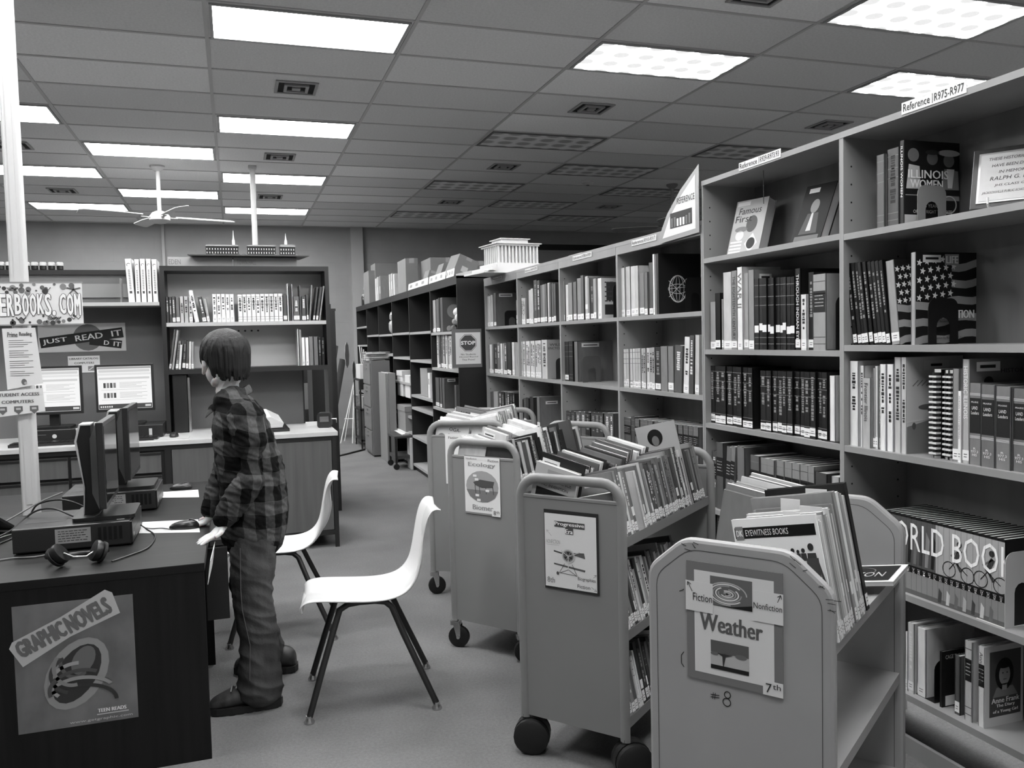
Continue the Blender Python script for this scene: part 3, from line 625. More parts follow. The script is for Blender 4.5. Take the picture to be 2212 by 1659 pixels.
shelf_row(AX, 1.034, 975, [(1823,1833,815,.33,'w'),(1834,1852,780,.86,'d',0,{'d':.22}),(1853,1861,790,.8,'d'),(1862,1880,817,.68,'',0,{'title':('Frontier Illinois',.55,.45,.15)}),(1881,1887,795,.5,'w'),(1888,1894,791,.72,'w'),(1895,1899,800,.3,'w',0,{'title':('It Was Almost Ours',.6,.5,.9)}),
    (1900,1913,787,.85,'d'),(1914,1928,787,.85,'d'),(1929,1943,772,.72,'d'),(1945,1957,772,.68,'d',0,{'d':.24,'art':landscape,'label':'large pale book with a drawn countryside cover, third shelf, R975 bay'})], 'third shelf, R975 bay', seed=24)
def spiral(px0, px1, top, g, label):
    p = onX(px0, 980, AX+.02); q = onX(px1, 980, AX+.02); h = zat(top, AX+.02, (p.y+q.y)/2)-1.034; t_ = p.y-q.y
    t = thing('spiral_notebook', label, 'notebook', (AX+.035, p.y, 1.034), 0, 'spiral bound notebooks, R975 bay')
    MB().box(.006, .2, -t_*.9, -t_*.1, 0, h).build('pages', PAGES, t); MB().box(.004, .205, -t_*.1, -t_*.1+.001, 0, h).build('cover', G(g), t); MB().box(.004, .205, -t_*.9-.001, -t_*.9, 0, h).build('cover', G(g), t)
    MB().tube([(.004,-t_*.5,.01),(.004,-t_*.5,h-.01)], t_*.42, 12).build('spine_comb', G(.08,.3), t)
    s = MB(); k = .014
    while k < h-.012: s.box(-t_*.45, .006, -t_*.92, -t_*.08, k, k+.006); k += .0165
    s.build('binding_rings', mat('comb_plastic', .80, .4), t)
spiral(2005, 2024, 798, .1, 'black spiral bound notebook beside the pale countryside book')
spiral(2030, 2038, 800, .2, 'thin spiral notebook between black-ringed notebooks, third shelf, R975 bay')
spiral(2039, 2051, 800, .3, 'spiral bound notebook next to the grey label-less book, third shelf, R975 bay')
def histill(o, t, h, d):
    A = Art(o, (0,-t,0), (1,0,0), (0,0,1)); A.rect(0,0,d,h,INK(.42)); A.rect(d*.1,h*.88,d*.45,h*.97,TAGM,'barcode_label',1); A.rect(d*.15,h*.91,d*.38,h*.94,INK(.15),'barcode_print',2); A.text('HISTORIC',d*.46,h*.86,d*.9,h*.9,INK(.15)); A.disk(d*.28,h*.78,d*.07,INK(.12),l=1,ry=h*.05); A.done()
shelf_row(AX, 1.034, 990, [(2053,2067,797,.5,'w'),(2067,2074,845,.88,'wd',0,{'title':('MORGAN COUNTY CEMETERIES',.6,.4,.2)}),(2075,2090,776,.62,'w',0,{'title':('HISTORIC ILLINOIS',.5,.6,.92),'d':.27,'art':histill,'label':'tall Illinois history book behind the panelled volumes, third shelf, R975 bay'})], 'third shelf, R975 bay', seed=25, start=11)
def panelspine(o, t, h, d):
    A = Art(o, (0,0,0), (0,-1,0), (0,0,1)); A.rect(t*.05,h*.39,t*.95,h*.82,INK(.08),'title_block'); A.text('PRAIRIE',t*.2,h*.76,t*.8,h*.78,INK(.8),l=3); A.text('LAND',t*.25,h*.68,t*.75,h*.72,INK(.85),l=3); A.text('Leaders',t*.2,h*.62,t*.85,h*.66,INK(.85),l=3)
    for k in range(3): A.rect(t*.05,h*(.85+.012*k),t*.95,h*(.856+.012*k),INK(.75),'bands',1); A.rect(t*.05,h*(.33+.012*k),t*.95,h*(.336+.012*k),INK(.75),'bands',1)
    A.text('R',t*.4,h*.19,t*.6,h*.215,INK(.85),l=3); A.text('977.3',t*.2,h*.15,t*.8,h*.18,INK(.85),l=3); A.text('HIS',t*.3,h*.11,t*.7,h*.14,INK(.85),l=3); A.done()
shelf_row(AX, 1.034, 1010, [(2091+x0, 2091+x1, 828+dy, .42, '', 0, {'art':panelspine,'d':.2}) for x0,x1,dy in ((0,26,0),(27,58,3),(59,92,7),(93,124,12),(125,160,16),(161,199,20))], 'third shelf, R975 bay', seed=26, start=14, group='grey volumes with black title panels')
# the encyclopedia set whose spines join up into a title and a photograph
z0 = .566; pa = onX(1905, 1290, AX+.02).y; pb = onX(2170, 1370, AX+.02).y; NV = 22; tv = (pa-pb)/NV; hv = .262; L_ = pa-pb
gl = glyphs('WORLD BOOK')
def slice_poly(pts, u0, u1):
    def clip(P, f, c):
        out = []
        for i in range(len(P)):
            a, b = P[i], P[(i+1) % len(P)]; ia, ib = f(a[0], c), f(b[0], c)
            if ia: out.append(a)
            if ia != ib: k = (c-a[0])/(b[0]-a[0]); out.append((c, a[1]+(b[1]-a[1])*k))
        return out
    P = clip(pts, lambda a, c: a >= c, u0)
    return clip(P, lambda a, c: a <= c, u1) if len(P) > 2 else []
shapes = []       # (poly, ink, layer, role)
def addp(P, g, l, role='spine_photograph'): shapes.append((P, INK(g), l, role))
def circ(u, v, r, n=14, ry=None): ry = ry or r; return [(u+r*math.cos(6.283*i/n), v+ry*math.sin(6.283*i/n)) for i in range(n)]
addp([(0,.35*hv),(L_*.48,.35*hv),(L_*.48,hv*.97),(0,hv*.97)], .28, 0); addp([(L_*.48,.35*hv),(L_,.35*hv),(L_,hv*.97),(L_*.48,hv*.97)], .60, 0); addp([(0,hv*.28),(L_,hv*.28),(L_,hv*.37),(0,hv*.37)], .07, 1)
addp([(0,0),(L_,0),(L_,hv*.28),(0,hv*.28)], .52, 0); addp([(0,0),(L_,0),(L_,hv*.06),(0,hv*.06)], .35, 1)
for k in range(9): u = L_*(.04+.05*k); addp([(u,hv*.4),(u+.012,hv*.4),(u+.02,hv*.75),(u+.006,hv*.85)], (.12,.4,.18,.5)[k%4], 1); 
def wheel(u, v, r):
    n = 18
    for i in range(n):
        a, b = 6.283*i/n, 6.283*(i+1)/n; addp([(u+r*math.cos(a),v+r*math.sin(a)),(u+r*math.cos(b),v+r*math.sin(b)),(u+(r-.003)*math.cos(b),v+(r-.003)*math.sin(b)),(u+(r-.003)*math.cos(a),v+(r-.003)*math.sin(a))], .1, 2)
def bar(a, b, w_, g, l=2):
    d = Vector((b[0]-a[0], b[1]-a[1])).normalized(); n = (-d.y*w_/2, d.x*w_/2); addp([(a[0]-n[0],a[1]-n[1]),(b[0]-n[0],b[1]-n[1]),(b[0]+n[0],b[1]+n[1]),(a[0]+n[0],a[1]+n[1])], g, l)
for cu in (.64, .88):
    u = L_*cu; wheel(u-.025, hv*.47, .026); wheel(u+.045, hv*.46, .026); bar((u-.025,hv*.47),(u+.008,hv*.62),.003,.1); bar((u+.045,hv*.46),(u-.01,hv*.6),.003,.1); bar((u+.0,hv*.6),(u+.018,hv*.74),.016,.22); bar((u+.018,hv*.74),(u-.018,hv*.64),.006,.35); bar((u,hv*.6),(u+.02,hv*.48),.009,.18); addp(circ(u+.014,hv*.80,.010), .15, 2)
for k in range(7): u = L_*(.5+.065*k); addp([(u,hv*.02),(u+.013,hv*.02),(u+.016,hv*.15),(u+.004,hv*.2)], (.25,.75,.4,.65)[k%4], 2)
tu0, tu1, tv0, tv1 = L_*-.05, L_*1.07, hv*.57, hv*.92
for f in gl[1]:
    P = [(tu0+(gl[0][i][0]-gl[2])/(gl[3]-gl[2])*(tu1-tu0), tv0+(gl[0][i][1]-gl[4])/(gl[5]-gl[4])*(tv1-tv0)) for i in f]; shapes.append((P, INK(.92), 4, 'title_lettering'))
for i in range(NV):
    g_ = .12; o = book(TR(AX+.02, pa-i*tv, z0), tv*.97, hv, .20, g_, 'g', 'encyclopedia, %s volume of the set with giant white spine letters' % ORD[i], 'encyclopedia volumes joined by giant white spine letters')
    A = Art(o, (0,0,0), (0,-1,0), (0,0,1), .00025)
    for P, m_, l, role in shapes:
        Q = slice_poly(P, i*tv, i*tv+tv*.97)
        if len(Q) > 2: A.poly([(u-i*tv, v) for u, v in Q], m_, role, l)
    A.text('2012', tv*.2, hv*.335, tv*.75, hv*.347, INK(.8), 'year', 5); A.text(str(i+1), tv*.3, hv*.31, tv*.65, hv*.33, INK(.9), 'volume_number', 5); A.text('ABCDEFGHIJLMNOPQRSTUWX'[i], tv*.3, hv*.284, tv*.65, hv*.304, INK(.9), 'volume_letter', 5)
    A.done()
bookend(TR(AX+.015, pb-.004, z0) @ Matrix.Rotation(-.0,4,'Z'), 'light grey bookend closing the encyclopedia with giant spine letters', .82, .13, .225)
# bottom shelf
z0 = .226
def anne(o, t, h, d):
    A = Art(o, (0,-t,0), (1,0,0), (0,0,1)); A.rect(0,0,d,h,INK(.82)); A.rect(d*.12,h*.12,d*.93,h*.93,INK(.3),l=1); A.disk(d*.5,h*.64,d*.24,INK(.1),l=2,ry=h*.2); A.disk(d*.5,h*.63,d*.145,INK(.62),l=3,ry=h*.13); A.rect(d*.44,h*.44,d*.56,h*.52,INK(.6),l=3); A.poly([(d*.2,h*.36),(d*.85,h*.36),(d*.72,h*.48),(d*.3,h*.48)],INK(.5),l=2)
    for u in (.45,.56): A.disk(d*u,h*.655,d*.018,INK(.12),l=4,ry=h*.008)
    A.rect(d*.46,h*.57,d*.55,h*.578,INK(.25),l=4); A.disk(d*.5,h*.745,d*.16,INK(.1),l=4,ry=h*.035)
    for k, s_ in enumerate(['Anne Frank','The Diary','of a Young Girl']): A.text(s_, d*(.16,.28,.2)[k], h*(.29,.225,.155)[k], d*(.88,.76,.84)[k], h*(.355,.275,.205)[k], INK(.92), l=5, bold=.0006)
    A.done()
shelf_row(AX, z0, 1500, [(1956,1960,1365,.8,'w',0,{'d':.15}),(1961,1974,1346,.78,'wt',0,{'d':.19,'label':'white book with dark lower spine, bottom shelf, R975 bay'}),(1976,1994,1358,.86,'w',0,{'d':.21})], 'bottom shelf, R975 bay', seed=30, start=1)
bookend(TR(AX+.03, sy(1996,1520)-.012, z0), 'dark bookend beside the big white book, bottom shelf, R975 bay', .06, .12, .14, cut=False)
shelf_row(AX, z0, 1545, [(2026,2031,1408,.1,'g',0,{'d':.13,'label':'small dark paperback with white face sticker, bottom shelf, R975 bay','art':lambda o,t,h,d: Art(o,(0,-t,0),(1,0,0),(0,0,1)).rect(0,0,d,h,INK(.12)).disk(d*.6,h*.6,d*.2,INK(.45),l=1,ry=h*.12).text('CAGE THE NIGHT',d*.1,h*.86,d*.9,h*.93,INK(.8)).rect(d*.1,h*.02,d*.8,h*.2,TAGM,'paper_tag',1).done()}),
    (2056,2067,1418,.3,'w',0,{'d':.12}),(2080,2096,1386,.72,'kb',0,{'d':.17}),(2107,2121,1398,.8,'k',0,{'d':.155,'art':anne,'label':'white-edged diary paperback with a girl portrait cover, bottom shelf, R975 bay','title':('Anne Frank',.4,.5,.2)})], 'bottom shelf, R975 bay', seed=31, start=4)

# ------------------------------------------------------------------ lower light wood bays
def globe(o, t, h, d):
    A = Art(o, (0,-t,0), (1,0,0), (0,0,1)); A.rect(0,0,d,h,INK(.1)); u, v, r = d*.42, h*.42, d*.2
    A.ring(u,v,r,.006,INK(.85),l=1,ry=r*1.35); A.ring(u,v,r*.7,.003,INK(.85),l=1,ry=r*1.3); A.ring(u,v,r*.25,.003,INK(.85),l=1,ry=r*1.3); A.ring(u,v,r*1.1,.004,INK(.75),l=1,ry=r*.5)
    A.line((u-r,v-r*.8),(u+r,v+r),.003,INK(.85),l=2); A.line((u-r,v+r*.8),(u+r*.9,v-r),.003,INK(.8),l=2); A.line((u-r,v),(u+r,v+.01),.003,INK(.8),l=2); A.done()
def sticker(px=.15, py=.8, w_=.45): 
    return lambda o, t, h, d: Art(o,(0,-t,0),(1,0,0),(0,0,1)).rect(d*px,h*py,d*(px+w_),h*(py+.1),TAGM,'barcode_label').rect(d*(px+.05),h*(py+.035),d*(px+w_-.05),h*(py+.06),INK(.2),'barcode_print',1).done()
b4, b3, b2, b1 = 'bay joining tall case', 'third bay from temple', 'second bay from temple', 'bay under temple'
shelf_row(AX, 1.562, 678, [(1341,1350,579,.72,'w'),(1351,1360,576,.72,'w'),(1361,1371,575,.74,'w'),(1372,1379,574,.70,'w'),(1380,1390,590,.45,'w'),(1391,1398,588,.40,'w'),(1399,1407,567,.3,'w'),(1409,1413,549,.85,'w',0,{'d':.26}),(1415,1420,548,.13,'',0,{'d':.27,'art':globe,'label':'tall black book with a white wire globe cover, top shelf, bay joining tall case'})], 'top shelf, '+b4, seed=40)
bookend(TR(AX+.15, sy(1423,676)-.013, 1.562), 'black bookend against the wire globe book', .07, .12, .19)
shelf_row(AX, 1.16, 855, run(1341,1382,7,(755,752),[.66,.7],'wb',seed=1,wj=.1)+run(1383,1413,5,(753,750),[.62,.75],'wd',seed=2,wj=.2)+[(1414,1426,751,.14,'wt'),(1427,1442,748,.42,''),(1443,1455,748,.48,'w'),(1456,1473,747,.3,'t',4),(1474,1486,729,.80,'wd',4),(1487,1497,725,.25,'t',3),(1499,1508,724,.7,'w',2)], 'second shelf, '+b4, seed=41)
shelf_row(AX, .79, 960, [(1344,1362,902,.3,'bk'),(1363,1371,900,.25,'b')]+run(1372,1505,13,(905,924),.36,'bk',seed=5,wj=.1), 'third shelf, '+b4, d=.24, seed=42, group='old encyclopedia volumes, third shelf')
shelf_row(AX, 1.562, 700, [(1208,1219,608,.55,'w'),(1220,1226,615,.82,'w'),(1227,1236,611,.5,'w'),(1237,1244,609,.4,'w'),(1245,1254,601,.52,'w'),(1255,1261,595,.35,'w'),(1262,1268,597,.7,'wm'),(1269,1273,600,.5,'w'),(1274,1281,604,.12,'wt'),(1282,1288,602,.6,'w'),(1289,1297,601,.84,'w',0,{'d':.21,'art':lambda o,t,h,d:Art(o,(0,-t,0),(1,0,0),(0,0,1)).rect(0,0,d,h,INK(.8)).rect(d*.1,h*.1,d*.9,h*.35,INK(.2),l=1).rect(d*.15,h*.45,d*.5,h*.9,INK(.25),l=1).scribble(d*.1,h*.38,d*.9,h*.95,INK(.3),5,'picture',2).done()})], 'top shelf, '+b3, seed=43)
bookend(TR(AX+.04, sy(1312,700)-.0, 1.562), 'black bookend ending the top shelf row, third bay from temple', .05, .13, .2, cut=False)
shelf_row(AX, 1.16, 832, [(1211,1214,770,.8,'w'),(1215,1219,758,.15,'w'),(1220,1228,738,.12,'wb'),(1229,1238,737,.1,'b'),(1239,1246,738,.38,'',0,{'d':.25,'art':sticker(.12,.86,.5)})], 'second shelf, '+b3, seed=44)
bookend(TR(AX+.03, sy(1248,832)-.013, 1.16), 'grey bookend before the wide grey book, third bay from temple', .34, .13, .17)
shelf_row(AX, .79, 930, run(1215,1325,11,(888,893),[.12,.3,.2],'bt',seed=6,wj=.3), 'third shelf, '+b3, d=.24, seed=45)
shelf_row(AX, 1.562, 700, run(1114,1125,2,648,[.3,.5],'wm',seed=3)+run(1126,1135,3,644,.72,'wd',seed=1)+run(1136,1151,3,(630,620),[.45,.7,.2],'w',seed=4)+run(1152,1165,2,(605,606),[.25,.4],'wt',seed=9)+run(1166,1181,3,(616,612),[.35,.5],'w',seed=2)+run(1182,1200,4,(611,613),[.3,.5,.75],'w',seed=7), 'top shelf, '+b2, seed=46)
shelf_row(AX, 1.16, 825, run(1124,1170,9,(738,735),[.76,.72],'wd',seed=5,wj=.15)+[(1171,1183,734,.68,'d',0,{'d':.2,'art':lambda o,t,h,d:Art(o,(0,-t,0),(1,0,0),(0,0,1)).rect(0,0,d,h,INK(.62)).text('WILDLIFE',d*.1,h*.84,d*.9,h*.9,INK(.15)).text('ENCYCLOPEDIA',d*.05,h*.75,d*.95,h*.81,INK(.15)).done(),'label':'pale wildlife encyclopedia with its cover showing, second bay from temple'})], 'second shelf, '+b2, seed=47)
bookend(TR(AX+.05, sy(1186,825)-.012, 1.16), 'dark bookend against the wildlife encyclopedia', .12, .12, .15)
shelf_row(AX, .79, 900, run(1124,1150,4,(862,856),[.15,.3],'w',seed=4)+[(1158,1164,857,.42,'w',0,{'d':.24,'art':sticker(.2,.75,.4)})], 'third shelf, '+b2, seed=48)
shelf_row(AX, 1.562, 708, [(1048,1052,652,.2,'w'),(1053,1060,640,.72,'w'),(1061,1066,637,.6,'w'),(1067,1072,633,.36,'w',0,{'d':.24,'art':sticker(.12,.88,.5)})], 'top shelf, '+b1, seed=49)
bookend(TR(AX+.06, sy(1075,708)-.012, 1.562), 'black bookend on the top shelf under the white temple model', .05, .13, .13)
shelf_row(AX, 1.16, 820, run(1052,1110,13,(744,736),[.15,.3,.6,.75,.4],['wt','w','w'],seed=8,wj=.4,jit=3), 'second shelf, '+b1, seed=50)
shelf_row(AX, .79, 880, run(1054,1074,4,846,[.35,.6],'w',seed=3)+run(1075,1110,6,(845,850),[.12,.25],'t',seed=5), 'third shelf, '+b1, seed=51)
# ------------------------------------------------------------------ dark case contents
dx = DXX
shelf_row(dx, 1.535, 708, run(933,950,4,(650,642),[.15,.35,.6],'w',seed=3)+[(951,956,643,.3,'',0,{'d':.22,'art':lambda o,t,h,d:Art(o,(0,-t,0),(1,0,0),(0,0,1)).rect(0,0,d,h,INK(.35)).disk(d*.5,h*.6,d*.3,INK(.55),l=1).done()})], 'top shelf, STOP sign bay', d=.19, seed=60)
for k, (px, py) in enumerate([(951,702),(961,702),(972,700),(975,688)]):
    p = onX(px, py, dx+.05); m = mat('folded_cloth_%d' % (k%2), (.35,.5)[k%2], .9, noise=.2)
    o = MB().tube([(-.01,.045,.03),(0,.03,.032),(0,-.03,.032),(-.01,-.045,.03)], [.02,.03,.03,.02], 12).build('cloth_roll', m); o.location = (p.x+.04, p.y, 1.535 if k < 3 else 1.595)
    tag(o, ('grey cloth roll, %s along the row, top shelf, STOP sign bay' % ORD[k]) if k < 3 else 'grey cloth roll lying on the other rolls, STOP sign bay', 'cloth roll', 'cloth rolls, STOP sign bay')
t = thing('rag_doll', 'small white stuffed doll lying on cloth rolls, STOP sign bay', 'doll', (dx+.06, onX(977,680,dx).y, 1.66)); MB().ball((0,0,.045), .05, .06, .045).build('body', mat('doll_cloth', .8, .9), t); MB().ball((-.02,-.05,-.005), .03, .03, .035).build('head', mat('doll_cloth', .8, .9), t)
shelf_row(dx, 1.19, 795, run(945,976,8,(722,726),[.75,.6,.8,.35],'wd',seed=4,wj=.3), 'second shelf, STOP sign bay', d=.2, seed=61)
shelf_row(dx, .80, 880, run(935,954,4,(815,817),[.3,.34],'w',seed=4,wj=.1)+[(955,960,817,.3,'',0,{'d':.2,'art':sticker(.15,.88,.4)}),(981,985,832,.3,'w',0,{'d':.1})], 'third shelf, STOP sign bay', d=.2, seed=62)
bookend(TR(dx+.1, onX(962,880,dx).y-.012, .80), 'black bookend on the third shelf, STOP sign bay', .05, .12, .17)
# ------------------------------------------------------------------ book trolleys
STEEL = mat('truck_enamel', .49, .42, noise=.04, scale=(3,3,3), spec=.5); STEEL2 = mat('truck_enamel_pale', .60, .45, noise=.05, scale=(4,4,4), spec=.5)
RUB = mat('rubber', .05, .55); CHR = mat('chrome', .75, .25, 1.)
def truckM(x, y, a): return Matrix.Translation((x, y, 0)) @ Matrix.Rotation(-a, 4, 'Z')
def caster(t, x, y, kind, rz):
    B = TR(x, y, 0, rz)
    if kind == 'fork':
        w = MB(); w.lathe([(.02,-.013),(.040,-.015),(.05,-.010),(.05,.010),(.040,.015),(.02,.013)], B @ TR(.018,0,.05,0,0,math.pi/2)); c = w.build('wheel', RUB, t)
        f = MB(); f.rbox(-.02,.028,-.022,.022,.108,.128,.006,B); f.prism([(-.004,.108),(.03,.108),(.028,.05),(.010,.05)], 'y', .0175, .0205, B).prism([(-.004,.108),(.03,.108),(.028,.05),(.010,.05)], 'y', -.0205, -.0175, B); f.lathe([(.008,-.024),(.008,.024)], B @ TR(.018,0,.05,0,0,math.pi/2), 10); f.build('fork', CHR, t)
    else:
        w = MB()
        for s in (-1, 1): w.lathe([(.02,-.013),(.054,-.015),(.062,-.008),(.062,.010),(.05,.017),(.0,.018)], B @ TR(.022, s*.024, .062, 0, 0, -s*math.pi/2))
        w.build('twin_wheel', RUB, t); f = MB(); f.tube([(.022,-.012,.062),(.022,.012,.062)], .064, 20, B); f.tube([(0,0,.10),(0,0,.135)], .012, 10, B); f.build('caster_hood', mat('caster_hood', .10, .4), t)
def truck(name, label, x, y, a, w, ln, Z, kind):
    t = thing('book_truck', label, 'book trolley', (x, y, 0), -a, 'steel book trolleys'); r = .019
    for e, yy in (('near', 0), ('far', ln)):
        c = .07; pts = [(0,yy,.125),(0,yy,.5),(0,yy,Z-c-r)]+[(c-c*math.cos(q),yy,Z-r-c+c*math.sin(q)) for q in (.3,.6,.9,1.25)]+[(c,yy,Z-r),(w/2,yy,Z-r),(w-c,yy,Z-r)]+[(w-c+c*math.sin(q),yy,Z-r-c+c*math.cos(q)) for q in (.3,.6,.9,1.25)]+[(w,yy,Z-c-r),(w,yy,.5),(w,yy,.125)]
        MB().tube(pts, .0175, 12, side=(0,1,0), ry=.012).build('end_frame', STEEL, t)
        MB().rbox(.012, w-.012, yy-.005, yy+.005, .135, .915, .004, ax='y').build('end_panel', STEEL, t)
        MB().rbox(.012, w-.012, yy-.007, yy+.007, .905, .918, .003, ax='x').build('panel_top_rim', STEEL, t)
    for zl in (.792, .480, .185):
        dz = .045; s = MB(); s.prism([(.004,zl),(w/2,zl-dz),(w-.004,zl),(w-.004,zl-.034),(w-.012,zl-.034),(w-.012,zl-.006),(w/2,zl-dz-.004),(.012,zl-.006),(.012,zl-.034),(.004,zl-.034)], 'y', .006, ln-.006)
        s.build('shelf', STEEL, t); MB().box(w/2-.002, w/2+.002, .006, ln-.006, zl-dz, zl+.035).build('centre_divider', STEEL, t)
    for cx in (0, w):
        for cy in (.0, ln): caster(t, cx, cy, kind, .4+cx+cy)
    return t
T1 = (.923, 2.722, .889, .384, .85, .993); T2 = (.943, 3.792, .922, .376, .866, 1.001); T3 = (1.035, 4.64, .538, .44, .853, 1.003); TW = (.962, 1.847, .949, .449, .727, .963)
truck('t', 'steel book trolley with the Progressive Era poster on its end', *T1, 'twin'); truck('t', 'steel book trolley with the Ecology Biomes poster on its end', *T2, 'fork'); truck('t', 'steel book trolley behind the Ecology one, closest to the dark bookcases', *T3, 'fork')
def tl(T, px, py, yy=0):     # point of the photo on the end panel of a trolley, in its own frame
    Mi = truckM(*T[:3]).inverted(); o = Mi @ CAM; d = Mi.to_3x3() @ ray(px, py); k = (yy-o.y)/d.y; return o+d*k
# pale trolley with cut corners
x, y, a, w, ln, Z = TW
t = thing('book_truck', 'pale book trolley with cut corners, Weather poster and number 8 on its end', 'book trolley', (x, y, 0), -a, 'steel book trolleys')
s_, c_ = .082, .095
def cutpoly(i, z0=.10):
    c = c_-i*.4; s = s_-i*.4; X0, X1, Zt = i, w-i, Z-i; rr = [(X0, z0)]
    def rnd(p, a_, b_, n=3):
        A_, B_, P_ = Vector(a_), Vector(b_), Vector(p); u = P_+(A_-P_).normalized()*.028; v = P_+(B_-P_).normalized()*.028
        return [tuple(u*(1-k)**2+P_*2*k*(1-k)+v*k*k) for k in (0,.25,.5,.75,1)]
    C = [(X0,z0),(X0,Zt-s),(X0+c,Zt),(X1-c,Zt),(X1,Zt-s),(X1,z0)]
    out = [C[0]]
    for k in range(1, 5): out += rnd(C[k], C[k-1], C[k+1])
    return out+[C[5]]
for yy, sg in ((0, -1), (ln, 1)):
    MB().prism(cutpoly(.0), 'y', yy-.014, yy+.014).build('end_panel', STEEL2, t, bevel=.009)
    A = Art(t, (0, yy-.0145, 0), (1,0,0), (0,0,1), .0003); q = cutpoly(.026, .10); A.path(q, .0016, INK(.3), 'edge_seam', 0); 
    if yy == 0:
        rn = random.Random(3)
        for k in range(16):
            P_ = cutpoly(.004)[rn.randrange(1, 20)]; u = P_[0]+rn.uniform(-.01,.01); v = P_[1]+rn.uniform(-.02,.0); A.line((u, v), (u+rn.uniform(.004,.02), v-rn.uniform(-.004,.012)), .0016, INK(.25), 'paint_chips', 1)
        for px, py in ((1483,1270),(1480,1420)): 
            p = tl(TW, px, py, 0); A.path([(p.x-.012,p.z-.006),(p.x-.004,p.z-.002),(p.x,p.z+.001)] if py < 1300 else [(p.x+.004,p.z+.02),(p.x-.003,p.z+.01),(p.x-.003,p.z-.01),(p.x+.004,p.z-.018)], .0018, INK(.1), 'marker_stroke', 1)
        p = tl(TW, 1575, 1505, 0); m_ = INK(.08)
        u, v = p.x, p.z; A.ring(u+.002, v+.010, .0085, .0022, m_, 'marker_number', 1, ry=.009).ring(u, v-.008, .0105, .0022, m_, 'marker_number', 1, ry=.0105)
        u -= .030
        for dv in (-.003, .003): A.line((u-.010, v+dv-.001), (u+.012, v+dv+.001), .0018, m_, 'marker_number', 1)
        for du in (-.004, .001): A.line((u+du-.001, v-.008), (u+du+.001, v+.008), .0014, m_, 'marker_number', 1)
    A.done()
for zl in (.755, .455, .17):
    s = MB(); dz = .04 if zl > .7 else 0.0; s.prism([(.01,zl),(w/2,zl-dz),(w-.012,zl),(w-.012,zl-.03),(w-.02,zl-.03),(w/2,zl-dz-.006),(.02,zl-.03),(.01,zl-.03)], 'y', .014, ln-.014); s.build('shelf', STEEL2, t)
    if dz: MB().box(w/2-.002, w/2+.002, .014, ln-.014, zl-dz, zl+.06).build('centre_divider', STEEL2, t)
for cx in (.04, w-.04):
    for cy in (.04, ln-.04): caster(t, cx, cy, 'fork', .6)
# books on the trolleys
def trow(T, side, zl, y0, y1, seed, where, gs, sts, hr=(.20,.27), tr=(.008,.026), dz=.045, skip=(), dr=(.14,.17), lean=(-6,6), maxn=99, start=0, end='poster'):
    rn = random.Random(seed); TM = truckM(*T[:3]); w = T[3]; th = math.atan2(dz, w/2); yy = y0; n = start; out = []
    while yy < y1 and n-start < maxn:
        t_ = rn.uniform(*tr); h = rn.uniform(*hr); g_ = rn.choice(gs); st = rn.choice(sts); n += 1
        if yy+t_ > y1: break
        d_ = min(rn.uniform(*dr), w/2-.018)
        if side == 'r': M = TM @ TR(w-.006, yy, zl, math.pi, th)
        else: M = TM @ TR(.006, yy+t_, zl, 0, th)
        ln_ = math.radians(rn.uniform(*lean))*.3
        M = M @ TR(0,-t_/2,0) @ Matrix.Rotation(ln_,4,'X') @ TR(0,t_/2,abs(math.sin(ln_))*t_/2)
        lab = '%s, %s from %s end, %s' % (describe(t_, h, g_, st), ORD[min(n-1, 35)], end, where)
        if n == 1: lab = lab.replace('first from %s end' % end, 'first at the %s end' % end)
        if nwords(lab) > 16: lab = lab.replace(describe(t_, h, g_, st), describe(t_, h, g_, ''))
        if side == 'r': art = (lambda o,t,h,d: Art(o,(d,0,0),(-1,0,0),(0,0,1)).rect(d*.3,h-.04,d*.3+.06,h-.015,TAGM,'barcode_label').done()) if rn.random() < .5 else None
        else: art = sticker(.1,.84,.45) if rn.random() < .6 else None
        o = book(M, t_, h, d_, g_, st, lab, 'books on the '+where, rn, art=art); out.append(o); yy += t_*1.03+.0006
        if rn.random() < .12: yy += rn.uniform(.002,.006)
    return out
def one(T, side, zl, yy, t_, h, d_, g_, st, label, art=None, dz=.045, group=None, title=None, ln_=0):
    TM = truckM(*T[:3]); w = T[3]; th = math.atan2(dz, w/2)
    M = TM @ (TR(w-.006, yy, zl, math.pi, th) if side == 'r' else TR(.006, yy+t_, zl, 0, th))
    if ln_: M = M @ TR(0,-t_/2,0) @ Matrix.Rotation(ln_,4,'X') @ TR(0,t_/2,abs(math.sin(ln_))*t_/2)
    return book(M, t_, h, d_, g_, st, label, group, R, art=art, title=title)
MIX = [.3,.45,.6,.75,.2,.85,.5,.38]; S = ['w','w','wt','wd','wb','wm','w']
def back(f): return lambda o,t,h,d: f(Art(o,(d,0,0),(-1,0,0),(0,0,1)), d, h).done()
def front(f): return lambda o,t,h,d: f(Art(o,(0,-t,0),(1,0,0),(0,0,1)), d, h).done()
P1r, P1l = 'top outer shelf, Era trolley', 'top inner shelf, Era trolley'
trow(T1, 'r', .792, .20, .66, 101, P1r, [.3,.45,.6,.25,.75,.5,.4], S, (.19,.235), (.010,.022), start=6)
trow(T1, 'r', .792, .045, .195, 102, P1r, [.35,.5,.42,.8], ['w','wm','wt'], (.205,.23), (.015,.028), start=1, maxn=5)
one(T1, 'r', .792, .012, .030, .155, .16, .45, 'pw', 'squat grey worn paperback, first at the poster end, top outer shelf, Era trolley', group='books on the '+P1r)
